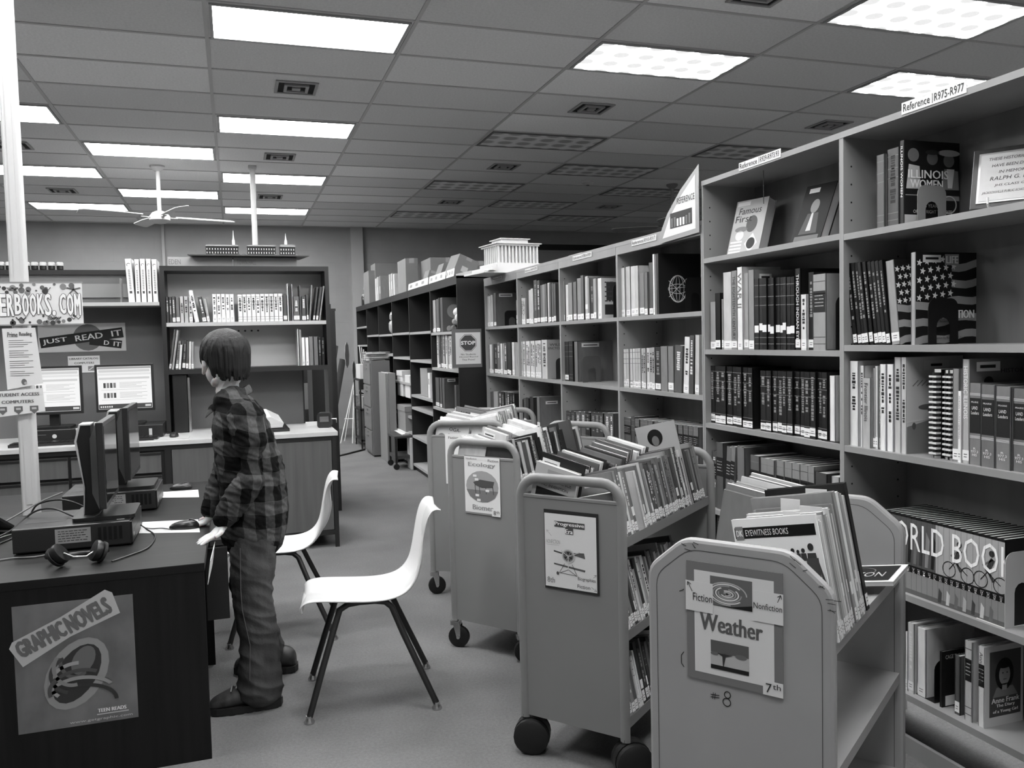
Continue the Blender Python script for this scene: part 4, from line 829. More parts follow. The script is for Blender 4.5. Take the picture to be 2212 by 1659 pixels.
one(T1, 'r', .792, .665, .004, .335, .172, .66, 'pw', 'large pale card-covered book with black round portrait, far end of Era trolley', back(lambda A,d,h: A.rect(0,0,d,h,INK(.62)).disk(d*.45,h*.84,d*.19,INK(.06),l=1,ry=h*.10).disk(d*.45,h*.80,d*.09,INK(.4),l=2,ry=h*.06).path([(d*.8,h*.62),(d*.95,h*.55),(d*.9,h*.4)],.012,INK(.12),l=1)), group='books on the '+P1r)
trow(T1, 'r', .792, .68, .83, 103, P1r, [.35,.5,.25], S, (.20,.235), (.012,.022), start=30, maxn=6)
one(T1, 'l', .792, .012, .022, .245, .165, .74, 'w', 'pale Science and Invention book with dark cover panel, inner side of Era trolley', front(lambda A,d,h: A.rect(0,0,d,h,INK(.72)).rect(d*.1,h*.3,d*.88,h*.66,INK(.1),l=1).text('AGES OF SCIENCE',d*.12,h*.78,d*.9,h*.83,INK(.25)).text('AND INVENTION',d*.16,h*.70,d*.84,h*.74,INK(.25)).rect(d*.3,h*.88,d*.75,h*.94,INK(.6),l=1)), group='books on the '+P1l)
one(T1, 'l', .792, .036, .008, .275, .172, .12, 'w', 'black book with cover barcode, second at the poster end, inner Era trolley', sticker(.05,.84,.4), group='books on the '+P1l)
trow(T1, 'l', .792, .047, .30, 104, P1l, [.8,.35,.15,.6,.85,.45], S, (.21,.27), (.006,.018), dr=(.15,.172), start=2)
trow(T1, 'l', .792, .31, .83, 105, P1l, [.8,.35,.4,.6,.85,.25], S, (.21,.275), (.008,.025), dr=(.15,.172), start=18, maxn=16)
trow(T1, 'r', .480, .02, .60, 106, 'middle shelf, Era trolley', [.6,.2,.35,.8,.5], S, (.17,.215), (.010,.026), lean=(-12,-4)); trow(T1, 'r', .185, .02, .55, 107, 'bottom shelf, Era trolley', [.75,.2,.35,.85,.5], S, (.17,.215), (.010,.026), lean=(4,14))
P2l, P2r = 'inner top shelf, Ecology trolley', 'outer top shelf, Ecology trolley'
trow(T2, 'l', .80, .015, .32, 110, P2l, [.9,.75,.5,.95,.85], S, (.19,.245), (.006,.02)); trow(T2, 'l', .80, .33, .84, 111, P2l, [.92,.8,.55,.95,.9], S, (.20,.26), (.006,.02), start=22, maxn=14)
trow(T2, 'r', .80, .015, .28, 112, P2r, [.1,.2,.7,.12,.3], S, (.18,.215), (.010,.024), start=0); trow(T2, 'r', .80, .29, .55, 113, P2r, [.15,.4,.85,.2], S, (.20,.24), (.006,.016), start=14, maxn=18)
one(T2, 'r', .80, .56, .02, .245, .172, .36, '', 'broad dark book with long pale cover label lying across the Ecology trolley row', back(lambda A,d,h: A.rect(0,0,d,h,INK(.32)).rect(d*.2,h*.75,d*.65,h*.88,TAGM,'barcode_label',1)), group='books on the '+P2r)
trow(T2, 'r', .80, .60, .84, 114, P2r, [.8,.3,.85,.45], S, (.19,.24), (.008,.02), start=33, maxn=3)
trow(T2, 'r', .480, .02, .80, 115, 'middle shelf, Ecology trolley', [.3,.5,.2], S, (.17,.215), (.016,.034), maxn=24)
P3l, P3r = 'inner top shelf, rear trolley', 'outer top shelf, rear trolley'
one(T3, 'l', .80, .015, .016, .205, .19, .84, 'p', 'pale Sioux title book at the near end of the rear trolley', front(lambda A,d,h: A.rect(0,0,d,h,INK(.80)).text('OGA-',d*.4,h*.78,d*.75,h*.88,INK(.15)).text('SIOUX',d*.38,h*.58,d*.9,h*.7,INK(.15),bold=.001).disk(d*.2,h*.55,d*.12,INK(.5),l=1,ry=h*.12)), group='books on the '+P3l)
trow(T3, 'l', .80, .035, .34, 120, P3l, [.9,.7,.95,.5,.85], S, (.19,.235), (.007,.02), start=1)
one(T3, 'l', .80, .36, .022, .255, .19, .50, 'w', 'tall grey book with barcode rising above the rest of the rear trolley', front(lambda A,d,h: A.rect(0,0,d,h,INK(.45)).text('ALBE',d*.15,h*.86,d*.5,h*.92,INK(.15)).rect(d*.5,h*.83,d*.85,h*.93,TAGM,'barcode_label',1)), group='books on the '+P3l)
trow(T3, 'l', .80, .39, .82, 121, P3l, [.7,.3,.85,.5], S, (.20,.25), (.008,.022), start=24, maxn=11)
trow(T3, 'r', .80, .015, .40, 122, P3r, [.9,.95,.8,.6], S, (.20,.25), (.006,.018)); trow(T3, 'r', .80, .41, .82, 123, P3r, [.9,.7,.45,.9], S, (.21,.26), (.008,.02), start=26, maxn=9)
# weather trolley
PWr, PWl = 'outer shelf, Weather trolley', 'inner shelf, Weather trolley'
def eyew(A, d, h):
    A.rect(0,0,d,h,INK(.93)).rect(d*.02,h*.84,d*.97,h*.93,INK(.06),l=1).text('EYEWITNESS BOOKS',d*.15,h*.86,d*.66,h*.91,INK(.9)).rect(d*.03,h*.83,d*.125,h*.94,INK(.5),l=2).text('DK',d*.04,h*.86,d*.115,h*.91,INK(.9),l=3,bold=.0005)
    A.text('NATURAL',d*.10,h*.68,d*.50,h*.76,INK(.5)).text('DISASTERS',d*.10,h*.56,d*.6,h*.64,INK(.5))
    for u, s in ((.6,.8),(.67,.9),(.73,.7),(.79,.85),(.88,1.35)):
        A.disk(d*u,h*(.68+.05*s),d*.025*s,INK(.2),l=2,ry=h*.022*s); A.poly([(d*(u-.04*s),h*.64),(d*(u+.04*s),h*.64),(d*(u+.035*s),h*.70),(d*(u-.035*s),h*.70)],INK(.25),l=1); 
    A.poly([(d*.82,h*.35),(d*.94,h*.35),(d*.95,h*.66),(d*.81,h*.66)],INK(.28),l=2).poly([(d*.95,h*.62),(d*1.0,h*.42),(d*.97,h*.42),(d*.92,h*.66)],INK(.28),l=2); return A
one(TW, 'r', .755, .045, .008, .29, .200, .93, 'w', 'white Eyewitness disasters book with rescuers on the cover, front of Weather trolley', back(eyew), dz=.04, group='books on the '+PWr)
trow(TW, 'r', .755, .057, .19, 130, PWr, [.6,.8,.3,.7,.5], ['w','wm','wp','w'], (.265,.295), (.006,.014), dz=.04, dr=(.18,.2), start=1, lean=(0,0), maxn=12)
one(TW, 'r', .755, .20, .018, .315, .205, .55, 'wm', 'tall plain grey book sticking out at the Weather trolley edge', None, dz=.04, group='books on the '+PWr)
one(TW, 'r', .755, .222, .020, .31, .20, .84, 'w', 'tall white book behind the plain grey one, Weather trolley', None, dz=.04, group='books on the '+PWr)
trow(TW, 'r', .755, .245, .30, 131, PWr, [.55,.8,.6], ['w','wm'], (.29,.31), (.008,.014), dz=.04, dr=(.19,.205), start=16, lean=(0,0))
one(TW, 'r', .755, .305, .024, .32, .205, .12, 'w', 'tall black book last in the outer row, Weather trolley', None, dz=.04, group='books on the '+PWr)
trow(TW, 'l', .755, .36, .62, 132, PWl, [.8,.5,.7,.6,.4], ['w','wd','wp'], (.25,.29), (.007,.018), dz=.04, dr=(.17,.2), lean=(0,3))
for k, (yy, xx, h, w_, l) in enumerate([(.075,.33,.0,.04,'second'),(.125,.36,.002,.05,'third'),(.16,.30,.004,.045,'fourth'),(.235,.34,.016,.05,'last')]):
    o = MB().box(-w_/2, w_/2, -.0006, .0006, 0, .05+h).build('paper_bookmark', mat('card_white', .84, .6), None); o.matrix_world = truckM(*TW[:3]) @ TR(xx, yy, .985+.004*k, .05*k, 0, .05); tag(o, 'white paper slip poking up among the Weather trolley books, %s from the front' % l, 'bookmark', 'paper slips in the Weather trolley books')
t = thing('book', 'black book with white border lying flat on the Weather trolley shelf', 'book'); t.matrix_world = truckM(*TW[:3]) @ TR(TW[3]-.205, .44, .748, 0, -.17) ; 
MB().box(0,.235,0,.19,0,.010).build('pages', PAGES, t); MB().box(-.001,.237,-.001,.191,.010,.012).build('cover', G(.92,.3), t)
Art(t,(0,0,.012),(1,0,0),(0,1,0)).rect(.012,.012,.222,.178,INK(.1)).text('the',.03,.12,.08,.15,INK(.9)).text('AMAZON',.05,.05,.2,.1,INK(.7)).ring(.12,.11,.05,.004,INK(.4),l=1).done()
# ---------------- posters on the trolley ends
def poster_on(T, name, label, q, mborder, d=.0025, off=-.006):
    # q: four photo corners TL, TR, BR, BL on the end panel -> sheet thing with local u (x) and v (z)
    P = [tl(T, *c, off) for c in q]; x0 = (P[0].x+P[3].x)/2; x1 = (P[1].x+P[2].x)/2; z0 = (P[2].z+P[3].z)/2; z1 = (P[0].z+P[1].z)/2
    t = thing(name, label, 'poster'); t.matrix_world = truckM(*T[:3]) @ TR(x0, off-.0003, z0); t['group'] = 'taped posters on trolley ends'
    MB().box(0, x1-x0, -d, 0, 0, z1-z0).build('backing_card', mborder, t); return t, x1-x0, z1-z0, Art(t, (0,-d,0), (1,0,0), (0,0,1), .0004)
CARD = mat('card_white', .84, .6)
t, w_, h_, A = poster_on(TW, 'trolley_poster', 'grey-bordered Weather poster with hurricane and tornado pictures on pale trolley', [(1483,1208),(1692,1240),(1692,1505),(1487,1462)], mat('poster_grey', .44, .7), off=-.0155)
A.rect(w_*.085,h_*.065,w_*.915,h_*.93, CARD, 'sheet')
A.rect(w_*.26,h_*.655,w_*.70,h_*.90, INK(.42), 'hurricane_picture', 1); cu, cv = w_*.44, h_*.765
for k in range(7): A.ring(cu, cv, w_*(.21-.028*k), w_*.013, INK((.7,.85,.6,.9,.65,.85,.75)[k]), 'hurricane_picture', 2, ry=h_*(.098-.0135*k), a0=.7*k, a1=.7*k+4.9)
A.disk(cu, cv, w_*.012, INK(.1), 'hurricane_picture', 3); A.poly([(w_*.28,h_*.655),(w_*.70,h_*.655),(w_*.70,h_*.70),(w_*.5,h_*.665)], INK(.12), 'hurricane_picture', 3)
A.text('Weather', w_*.15,h_*.43,w_*.80,h_*.575, INK(.35), 'title_lettering', 2, bold=.0014, rot=-.015)
A.rect(w_*.26,h_*.12,w_*.66,h_*.36, INK(.35), 'tornado_picture', 1); A.rect(w_*.26,h_*.15,w_*.66,h_*.26, INK(.72), 'tornado_picture', 2); A.rect(w_*.26,h_*.12,w_*.66,h_*.155, INK(.1), 'tornado_picture', 3); A.poly([(w_*.33,h_*.26),(w_*.5,h_*.26),(w_*.42,h_*.235),(w_*.40,h_*.155),(w_*.39,h_*.155),(w_*.385,h_*.235)], INK(.2), 'tornado_picture', 4); A.disk(w_*.3,h_*.25,w_*.04,INK(.4),'tornado_picture',4,ry=h_*.015).disk(w_*.58,h_*.26,w_*.06,INK(.4),'tornado_picture',4,ry=h_*.02)
A.done()
def note(T, name, label, q, fn, off):
    t, w_, h_, A = poster_on(T, name, label, q, mat('note_paper', .84, .7), .0006, off); t['category'] = 'note'; t['group'] = 'handwritten notes on trolley posters'; fn(A, w_, h_); A.done()
def arrow(A, a, b, m, wd=.0014):
    A.line(a, b, wd, m, 'arrow', 1); d = Vector((b[0]-a[0], b[1]-a[1])).normalized(); n = Vector((-d.y, d.x)); 
    for s in (1, -1): e = Vector(b)-d*.008+n*s*.005; A.line((e.x, e.y), b, wd, m, 'arrow', 1)
note(TW, 'sticky_note', 'white note reading Fiction stuck on the Weather poster edge', [(1483,1252),(1541,1262),(1539,1325),(1480,1316)], lambda A,w,h: (A.text('Fiction', w*.28,h*.36,w*.98,h*.62, INK(.15)), arrow(A,(w*.25,h*.65),(w*.08,h*.96),INK(.15))), -.0195)
note(TW, 'sticky_note', 'white note reading Nonfiction stuck over the hurricane picture edge', [(1628,1274),(1692,1285),(1692,1352),(1626,1340)], lambda A,w,h: (A.text('Nonfiction', w*.02,h*.42,w*.97,h*.62, INK(.15)), arrow(A,(w*.82,h*.72),(w*.93,h*.97),INK(.15))), -.0195)
note(TW, 'sticky_note', 'white note reading 7th at the foot of the Weather poster', [(1649,1470),(1692,1477),(1692,1508),(1648,1500)], lambda A,w,h: (A.text('7', w*.15,h*.2,w*.45,h*.85, INK(.2)), A.text('th', w*.5,h*.5,w*.9,h*.9, INK(.2))), -.0195)
t, w_, h_, A = poster_on(T1, 'trolley_poster', 'Progressive Era poster with a biplane on a black-backed sheet', [(1177,1098),(1295,1112),(1293,1289),(1177,1266)], mat('poster_black', .12, .6))
A.rect(w_*.012,h_*.03,w_*.965,h_*.955, CARD, 'sheet'); A.rect(w_*.20,h_*.79,w_*.76,h_*.865, INK(.3), 'title_panel', 1); A.rect(w_*.40,h_*.71,w_*.55,h_*.79, INK(.3), 'title_panel', 1); A.text('Progressive', w_*.21,h_*.80,w_*.75,h_*.858, INK(.92), 'title_lettering', 3, bold=.0008); A.text('Era', w_*.41,h_*.72,w_*.54,h_*.775, INK(.92), 'title_lettering', 3, bold=.0008)
A.text('NONFICTION', w_*.04,h_*.575,w_*.30,h_*.625, INK(.65)); A.line((w_*.04,h_*.56),(w_*.28,h_*.56),.0008,INK(.65),'lettering',1); arrow(A,(w_*.14,h_*.67),(w_*.05,h_*.74),INK(.6),.001)
c = (w_*.45, h_*.44); pd = 'biplane_picture'
A.poly([(c[0]+.002,c[1]+.012),(w_*.74,h_*.50),(w_*.76,h_*.43),(c[0],h_*.47)],INK(.35),pd,1).poly([(w_*.18,h_*.495),(w_*.34,h_*.475),(w_*.34,h_*.455),(w_*.18,h_*.475)],INK(.3),pd,1)
A.poly([(w_*.18,h_*.335),(w_*.76,h_*.29),(w_*.75,h_*.265),(w_*.18,h_*.315)],INK(.35),pd,1); A.disk(c[0],c[1],w_*.12,INK(.5),pd,2,ry=h_*.085).ring(c[0],c[1],w_*.12,w_*.02,INK(.75),pd,3,ry=h_*.085).disk(c[0],c[1],w_*.08,INK(.2),pd,3,ry=h_*.055)
for k in range(6): A.line(c,(c[0]+w_*.08*math.cos(k*1.047),c[1]+h_*.055*math.sin(k*1.047)),.002,INK(.6),pd,4)
A.line((c[0]-w_*.13,c[1]+h_*.06),c,.003,INK(.75),pd,5).line(c,(c[0]+w_*.22,c[1]+h_*.065),.003,INK(.7),pd,5).line(c,(c[0],h_*.27),.003,INK(.8),pd,5)
for a_, b_ in (((-.07,-.1),(-.17,-.22)),((.07,-.1),(.16,-.235)),((-.17,-.22),(.16,-.235)),((0,-.17),(-.15,-.22)),((0,-.17),(.14,-.23))): A.line((c[0]+w_*a_[0],c[1]+h_*a_[1]),(c[0]+w_*b_[0],c[1]+h_*b_[1]),.0016,INK(.25),pd,3)
A.disk(w_*.25,h_*.21,w_*.025,INK(.3),pd,4,ry=h_*.022); A.text('Biographies', w_*.62,h_*.145,w_*.94,h_*.20, INK(.2)); A.text('Fiction', w_*.61,h_*.06,w_*.84,h_*.105, INK(.2)); arrow(A,(w_*.86,h_*.095),(w_*.955,h_*.05),INK(.2),.001); arrow(A,(w_*.9,h_*.21),(w_*.955,h_*.25),INK(.2),.001); A.text('8th', w_*.05,h_*.08,w_*.19,h_*.15, INK(.45)); A.done()
t, w_, h_, A = poster_on(T2, 'trolley_poster', 'Ecology Biomes poster with an animal picture in a circle', [(1003,983),(1081,988),(1081,1116),(1007,1108)], mat('poster_mid', .5, .7))
A.rect(w_*.0,h_*.03,w_*1.0,h_*.985, CARD, 'sheet', 0); A.text('Ecology', w_*.12,h_*.80,w_*.88,h_*.89, INK(.55), 'title_lettering', 2, bold=.0012); A.text('Biomes', w_*.22,h_*.08,w_*.80,h_*.165, INK(.55), 'title_lettering', 2, bold=.0012)
A.disk(w_*.5,h_*.48,w_*.46,INK(.58),'biome_picture',1,ry=h_*.27).poly([(w_*.05,h_*.42),(w_*.95,h_*.42),(w_*.85,h_*.3),(w_*.65,h_*.225),(w_*.35,h_*.225),(w_*.15,h_*.3)],INK(.45),'biome_picture',2); A.poly([(w_*.25,h_*.55),(w_*.45,h_*.6),(w_*.85,h_*.58),(w_*.8,h_*.48),(w_*.5,h_*.46),(w_*.3,h_*.5)],INK(.28),'biome_picture',3)
for u in (.3,.42,.6,.8): A.line((w_*u,h_*.5),(w_*(u+.02),h_*.36),.004,INK(.3),'biome_picture',3)
for u, v in ((.3,.66),(.36,.33),(.65,.42),(.35,.60),(.40,.25)): A.rect(w_*(u-.05),h_*(v-.02),w_*(u+.05),h_*(v+.02),INK(.85),'biome_labels',4)
A.text('Nonfiction', w_*.05,h_*.93,w_*.36,h_*.965, INK(.35)); A.text('Fiction', w_*.68,h_*.91,w_*.97,h_*.955, INK(.25)); A.done()
note(T2, 'sticky_note', 'white note reading 8th at the foot of the Ecology poster', [(1063,1100),(1081,1102),(1081,1118),(1063,1115)], lambda A,w,h: (A.text('8', w*.2,h*.2,w*.5,h*.8, INK(.3)), A.text('th', w*.55,h*.45,w*.9,h*.85, INK(.3))), -.0095)
t, w_, h_, A = poster_on(T3, 'trolley_poster', 'white poster mostly hidden on the rear trolley end', [(963,938),(1034,936),(1034,1040),(963,1050)], CARD)
A.text('Fiction', w_*.1,h_*.9,w_*.4,h_*.95, INK(.35)); A.done()
# ------------------------------------------------------------------ computer desk
DESK = mat('desk_laminate', .10, .5, noise=.35, scale=(1.6, 30, 30), spec=.2); DESKP = mat('desk_panel_laminate', .08, .5, noise=.4, scale=(40, 40, 2.2), spec=.25); BLK = mat('black_plastic', .10, .38); BLK2 = mat('black_plastic_satin', .15, .3); EDGE = mat('light_edge', .75, .5)
DX0, DX1, DY0, DY1, DZ = -2.0, -.128, 3.062, 4.93, .70
t = thing('computer_desk', 'dark wood-look computer desk the boy leans on', 'desk', (DX0, DY0, 0))
L_ = DX1-DX0; D_ = DY1-DY0
MB().box(0, L_, 0, D_, DZ-.03, DZ).build('desktop', DESK, t, bevel=.002); MB().box(.02, L_-.004, .003, .028, 0, DZ-.03).build('end_panel', DESKP, t)
MB().box(.02, L_-.06, D_-.03, D_-.005, 0, DZ-.03).build('end_panel', DESKP, t); MB().box(L_*.5-.012, L_*.5+.012, .03, D_-.03, .1, DZ-.03).build('modesty_panel', DESKP, t); MB().box(L_-.42, L_-.01, D_*.5-.012, D_*.5+.012, 0, DZ-.03).build('divider_panel', DESKP, t)
p0 = onY(444,1180,3.42); p1 = onY(497,1335,3.42)
MB().box(L_-.012, p1.x-DX0, 3.42-DY0, 3.44-DY0, p1.z, DZ-.035).build('hanging_panel', BLK, t)
o = MB().box(-.0008,.0008,0,.30,0,.085,).build('paper_sheet', mat('card_white',.84,.6)); o.matrix_world = TR(DX1+.006, 3.10, DZ-.088, -.03, .14); tag(o, 'white sheet hanging down the desk edge beside the boy\'s hand', 'paper')
def cpu(x0, x1, y0, y1, z, label, stickers=True):
    t = thing('desktop_computer', label, 'computer', ((x0+x1)/2, (y0+y1)/2, z), 0, 'black desktop computers'); a, b, h = (x1-x0)/2, (y1-y0)/2, .096
    MB().rbox(-a, a, -b, b, .006, h, .006, ax='x').build('case', BLK2, t)
    f = MB(); [f.box(u-.012, u+.012, v-.012, v+.012, 0, .006) for u in (-a+.03, a-.03) for v in (-b+.03, b-.03)]; f.build('rubber_feet', RUB, t)
    MB().rbox(a-.001, a+.008, -b+.004, b-.004, .010, h-.004, .003, ax='x').build('front_bezel', BLK, t)
    A = Art(t, (a+.008, -b, .0), (0,1,0), (0,0,1)); A.rect(.05,.05,.2,.056,INK(.3),'drive_slot'); A.disk(2*b-.05,.05,.012,INK(.5),'power_button',1); A.rect(.03,.03,.05,.045,mat('label_silver',.8,.3),'badge',1); A.done()
    A = Art(t, (-a, -b, .0), (1,0,0), (0,0,1)); A.rect(.14,.03,.26,.085,INK(.55),'rear_label'); A.scribble(.15,.035,.25,.08,INK(.15),5,'rear_label_print',1); 
    for k in range(5): A.rect(.285+k*.018,.03,.296+k*.018,.08,INK(.05),'side_vents',1)
    A.done(); A = Art(t, (-a,-b,h), (1,0,0), (0,1,0)); A.rect(2*a-.05, .04, 2*a-.022, .08, INK(.85), 'white_sticker'); A.rect(.02,.1,.16,.2,INK(.2),'top_vent'); A.done(); return t
cpu(-.80, -.405, 3.45, 3.79, DZ, 'black desktop computer lying under the closest edge-on monitor'); cpu(-.76, -.375, 4.16, 4.50, DZ, 'black desktop computer lying under the second edge-on monitor')
def monitor(loc, rz, w_, h_, lift, label, stand='slab', screen=None, tilt=0.0):
    # screen faces local -y
    t = thing('monitor', label, 'monitor', loc, rz, 'flat screen monitors'); TT = Matrix.Translation((0,0,lift+h_/2)) @ Matrix.Rotation(-tilt,4,'X') @ Matrix.Translation((0,0,-lift-h_/2))
    b = MB(); b.prism([(-w_/2,lift),(w_/2,lift),(w_/2,lift+h_),(-w_/2,lift+h_)],'y',-.012,.012,TT); b.add([(-w_/2,.012,lift),(w_/2,.012,lift),(w_/2,.012,lift+h_),(-w_/2,.012,lift+h_),(-w_*.3,.045,lift+h_*.15),(w_*.3,.045,lift+h_*.15),(w_*.3,.045,lift+h_*.8),(-w_*.3,.045,lift+h_*.8)],[(4,5,6,7),(0,1,5,4),(1,2,6,5),(2,3,7,6),(3,0,4,7)],TT)
    b.build('housing', BLK2, t, bevel=.002)
    A = Art(t, TT @ Vector((-w_/2,-.0125,lift)), (1,0,0), TT.to_3x3() @ Vector((0,0,1))); A.rect(.016,.020,w_-.016,h_-.016, screen or mat('dark_screen',.06,.08,spec=.6), 'screen'); 
    if screen: catalog(A, w_, h_)
    A.done()
    s = MB()
    if stand == 'slab':
        MB().prism([(.03,.0),(.085,.0),(.075,.12),(.10,.30),(.085,.36),(.05,.36),(.05,.20),(.035,.10)],'x',-.05,.05).build('stand_arm', BLK, t); MB().prism([(.085,.0),(.089,.0),(.083,.12),(.108,.30),(.09,.365),(.05,.365),(.05,.36),(.085,.36),(.10,.30),(.079,.12)],'x',-.054,.054).build('silver_trim', mat('silver_trim',.78,.35,.3), t)
        MB().box(-.03,.03,.04,.06,lift+.08,lift+.14).build('hinge', BLK, t); s.rbox(-.13,.13,-.10,.12,0,.014,.02)
    else:
        MB().prism([(.02,0),(.07,0),(.06,lift+h_*.5),(.035,lift+h_*.5)],'x',-.03,.03).build('stand_arm', BLK, t); s.rbox(-.12,.12,-.08,.12,0,.016,.03)
    s.build('stand_base', BLK, t); return t
def catalog(A, w_, h_):
    E = lambda n, s: EM('screen_'+n, s); x0, x1, y0, y1 = .018, w_-.018, .022, h_-.018; W_ = x1-x0; H_ = y1-y0; r = 'screen_graphics'
    A.rect(x0, y1-H_*.05, x1, y1, E('grey', .35), r, 1); A.rect(x0+W_*.02,y1-H_*.13,x1-W_*.02,y1-H_*.07,E('mid', .62), r, 1); A.rect(x0,y1-H_*.20,x1,y1-H_*.15,E('light', .75), r, 1); A.rect(x0, y0, x1, y0+H_*.11, E('dark', .05), r, 1)
    A.rect(x0+W_*.02,y1-H_*.30,x1-W_*.03,y1-H_*.25,E('mid',.62),r,2)
    for k in range(2):
        v = y1-H_*(.44+.24*k)
        for j in range(4): A.rect(x0+W_*(.10+.062*j), v-H_*.06, x0+W_*(.145+.062*j), v+H_*.06, E(('dark','dim')[(j+k)%2], (.05,.2)[(j+k)%2]), r, 2)
        for j in range(5): A.rect(x0+W_*.40, v+H_*(.06-.03*j), x0+W_*(.92-.1*(j%3)), v+H_*(.067-.03*j), E('grey', .35), r, 2)
        A.rect(x0+W_*.06, v-H_*.11, x0+W_*.9, v-H_*.105, E('grey',.35), r, 2)
    for j in range(6): A.rect(x0+W_*(.03+.04*j), y0+H_*.03, x0+W_*(.055+.04*j), y0+H_*.07, E('light',.75), r, 2)
    A.rect(x1-W_*.13, y0+H_*.03, x1-W_*.02, y0+H_*.08, E('mid',.62), r, 2)
SCR = EM('screen_white', .9)
def edge_mon(pn, pf, Yn, Yf, z, h_, lift, label):
    a = onY(pn, 1000, Yn); b = onY(pf, 1000, Yf); d = Vector((b.x-a.x, b.y-a.y, 0)); w_ = d.length
    # local +x along d turned so that local -y looks to +X: rz such that x axis = d
    rz = math.atan2(d.y, d.x); c = (a+b)/2; n = Vector((math.sin(rz), -math.cos(rz), 0)); 
    return monitor((c.x-n.x*.0125, c.y-n.y*.0125, z), rz, w_, h_, lift, label)
edge_mon(226, 254, 3.42, 3.83, DZ+.097, .325, .055, 'black monitor seen edge-on, standing on the closest desktop computer')
edge_mon(281, 303, 4.12, 4.52, DZ+.097, .33, .055, 'black monitor seen edge-on, standing on the second desktop computer')
monitor((-.62, 4.86, DZ), 1.9, .40, .25, .05, 'black monitor behind the edge-on ones, only its silver-edged stand showing')
# opposite station at the picture border
t = thing('laptop', 'half-open dark laptop with a pale rim cut off by the picture edge', 'laptop', (onZ(-8,1140,DZ).x, onZ(-8,1140,DZ).y, DZ), 2.75)
MB().rbox(-.17,.17,-.12,.12,.004,.022,.015).build('base', BLK2, t); MB().rbox(-.17,.17,0,.24,0,.010,.015,M=TR(0,.12,.022,0,0,.55)).build('lid', BLK, t); MB().tube([(-.17,-.12,.013),(.17,-.12,.013),(.17,.12,.013),(-.17,.12,.013)],.004,6,closed=True).build('rim', mat('silver_trim',.78,.35,.3), t)
def sheet(name, label, pts, z, cat='paper', m=None, grp=None, lines=True):
    c = Vector((sum(p.x for p in pts)/4, sum(p.y for p in pts)/4, 0)); t = thing(name, label, cat, (c.x, c.y, z), 0, grp)
    P = [(p.x-c.x, p.y-c.y) for p in pts]; MB().prism(P, 'z', 0, .0006).build('sheet', m or mat('card_white',.84,.6), t)
    if lines:
        A = Art(t, (0,0,.0006), (1,0,0), (0,1,0), .0003); 
        for k in range(8):
            f = .1+.1*k; l = Vector(P[3]).lerp(Vector(P[0]), f); r = Vector(P[2]).lerp(Vector(P[1]), f); a = l.lerp(r, .08); b = l.lerp(r, .5+.35*((k*7)%5)/5); A.line(tuple(a), tuple(b), .002, INK(.5), 'print', 1)
        A.done()
    return t
q = lambda *c: [onZ(x, y, DZ) for x, y in c]
sheet('instruction_sheet', 'white printed sheet under the closest black mouse', q((308,1128),(428,1122),(432,1150),(300,1152)), DZ); sheet('instruction_sheet', 'white printed sheet under the farther black mouse', q((352,1063),(428,1058),(430,1074),(344,1075)), DZ)
sheet('instruction_sheet', 'white sheet beside the laptop at the picture edge', q((22,1130),(66,1128),(40,1150),(-10,1165)), DZ)
def mouse(px, py, z, rz, label, s=1.):
    p = onZ(px, py, z); t = thing('mouse', label, 'mouse', (p.x, p.y, z), rz, 'computer mice'); g = MB(); n = 10; vs = []; prof = []
    for i in range(13):
        u = -.055+.11*i/12; k = math.sqrt(max(0.02,1-(u/.0565)**2)); prof.append((u, k))
    g.tube([(u*s, 0, .006) for u, k in prof], [.030*k*s for u, k in prof], 16, ry=[.026*k*s*(1.0+.25*(-u/.055)) for u, k in prof], side=(0,0,1)); 
    for i, v in enumerate(g.v): g.v[i] = (v[0], v[1], max(0.0005, v[2]))
    g.build('shell', BLK2, t); MB().tube([(-.045*s,0,.022*s),(-.03*s,0,.031*s),(-.018*s,0,.033*s)], .004, 8).build('scroll_wheel', BLK, t); return p
mouse(399, 1141, DZ, 2.9, 'black mouse on the printed sheet beside the boy\'s hand', 1.1); mouse(391, 1056, DZ, 3.0, 'black mouse on the farther printed sheet on the desk')
# headphones
t = thing('headphones', 'black headphones lying folded on the near desk edge', 'headphones', (-.54, 3.22, DZ), .1)
for s_, x in ((1, -.075), (2, .065)):
    MB().lathe([(.018,0),(.034,.004),(.038,.016),(.036,.026),(.02,.03)], TR(x,0,.036,0,.9 if s_ == 1 else -1.15,.25)).build('ear_cup', BLK, t); MB().lathe([(.022,-.012),(.036,-.010),(.038,0),(.022,.004)], TR(x,0,.036,0,.9 if s_ == 1 else -1.15,.25)).build('ear_cushion', mat('leatherette',.08,.6), t)
MB().tube([(-.085,.01,.045),(-.11,.05,.03),(-.08,.095,.014),(-.01,.12,.010),(.05,.10,.012),(.085,.05,.03),(.075,.01,.05)], .006, 8, ry=.010, side=(0,0,1)).build('headband', BLK, t)
MB().tube([(-.05,-.02,.05),(-.02,-.03,.035),(.02,-.02,.03),(.045,-.02,.045)], .0035, 8).build('chrome_yoke', CHR, t)
def cable(label, pts, r=.003, m=None, grp='cables on the computer desk'):
    # smooth curve through points
    P = [Vector(p) for p in pts]; out = []
    for i in range(len(P)-1):
        a, b, c, d = P[max(i-1,0)], P[i], P[i+1], P[min(i+2,len(P)-1)]
        for k in range(6): u = k/6; out.append(.5*((2*b)+(c-a)*u+(2*a-5*b+4*c-d)*u*u+(3*b-a-3*c+d)*u**3))
    out.append(P[-1]); o = MB().tube(out, r, 8).build('cable', m or BLK); return tag(o, label, 'cable', grp)
dz = lambda px, py, h=.004: (lambda p: (p.x, p.y, DZ+h))(onZ(px, py, DZ))
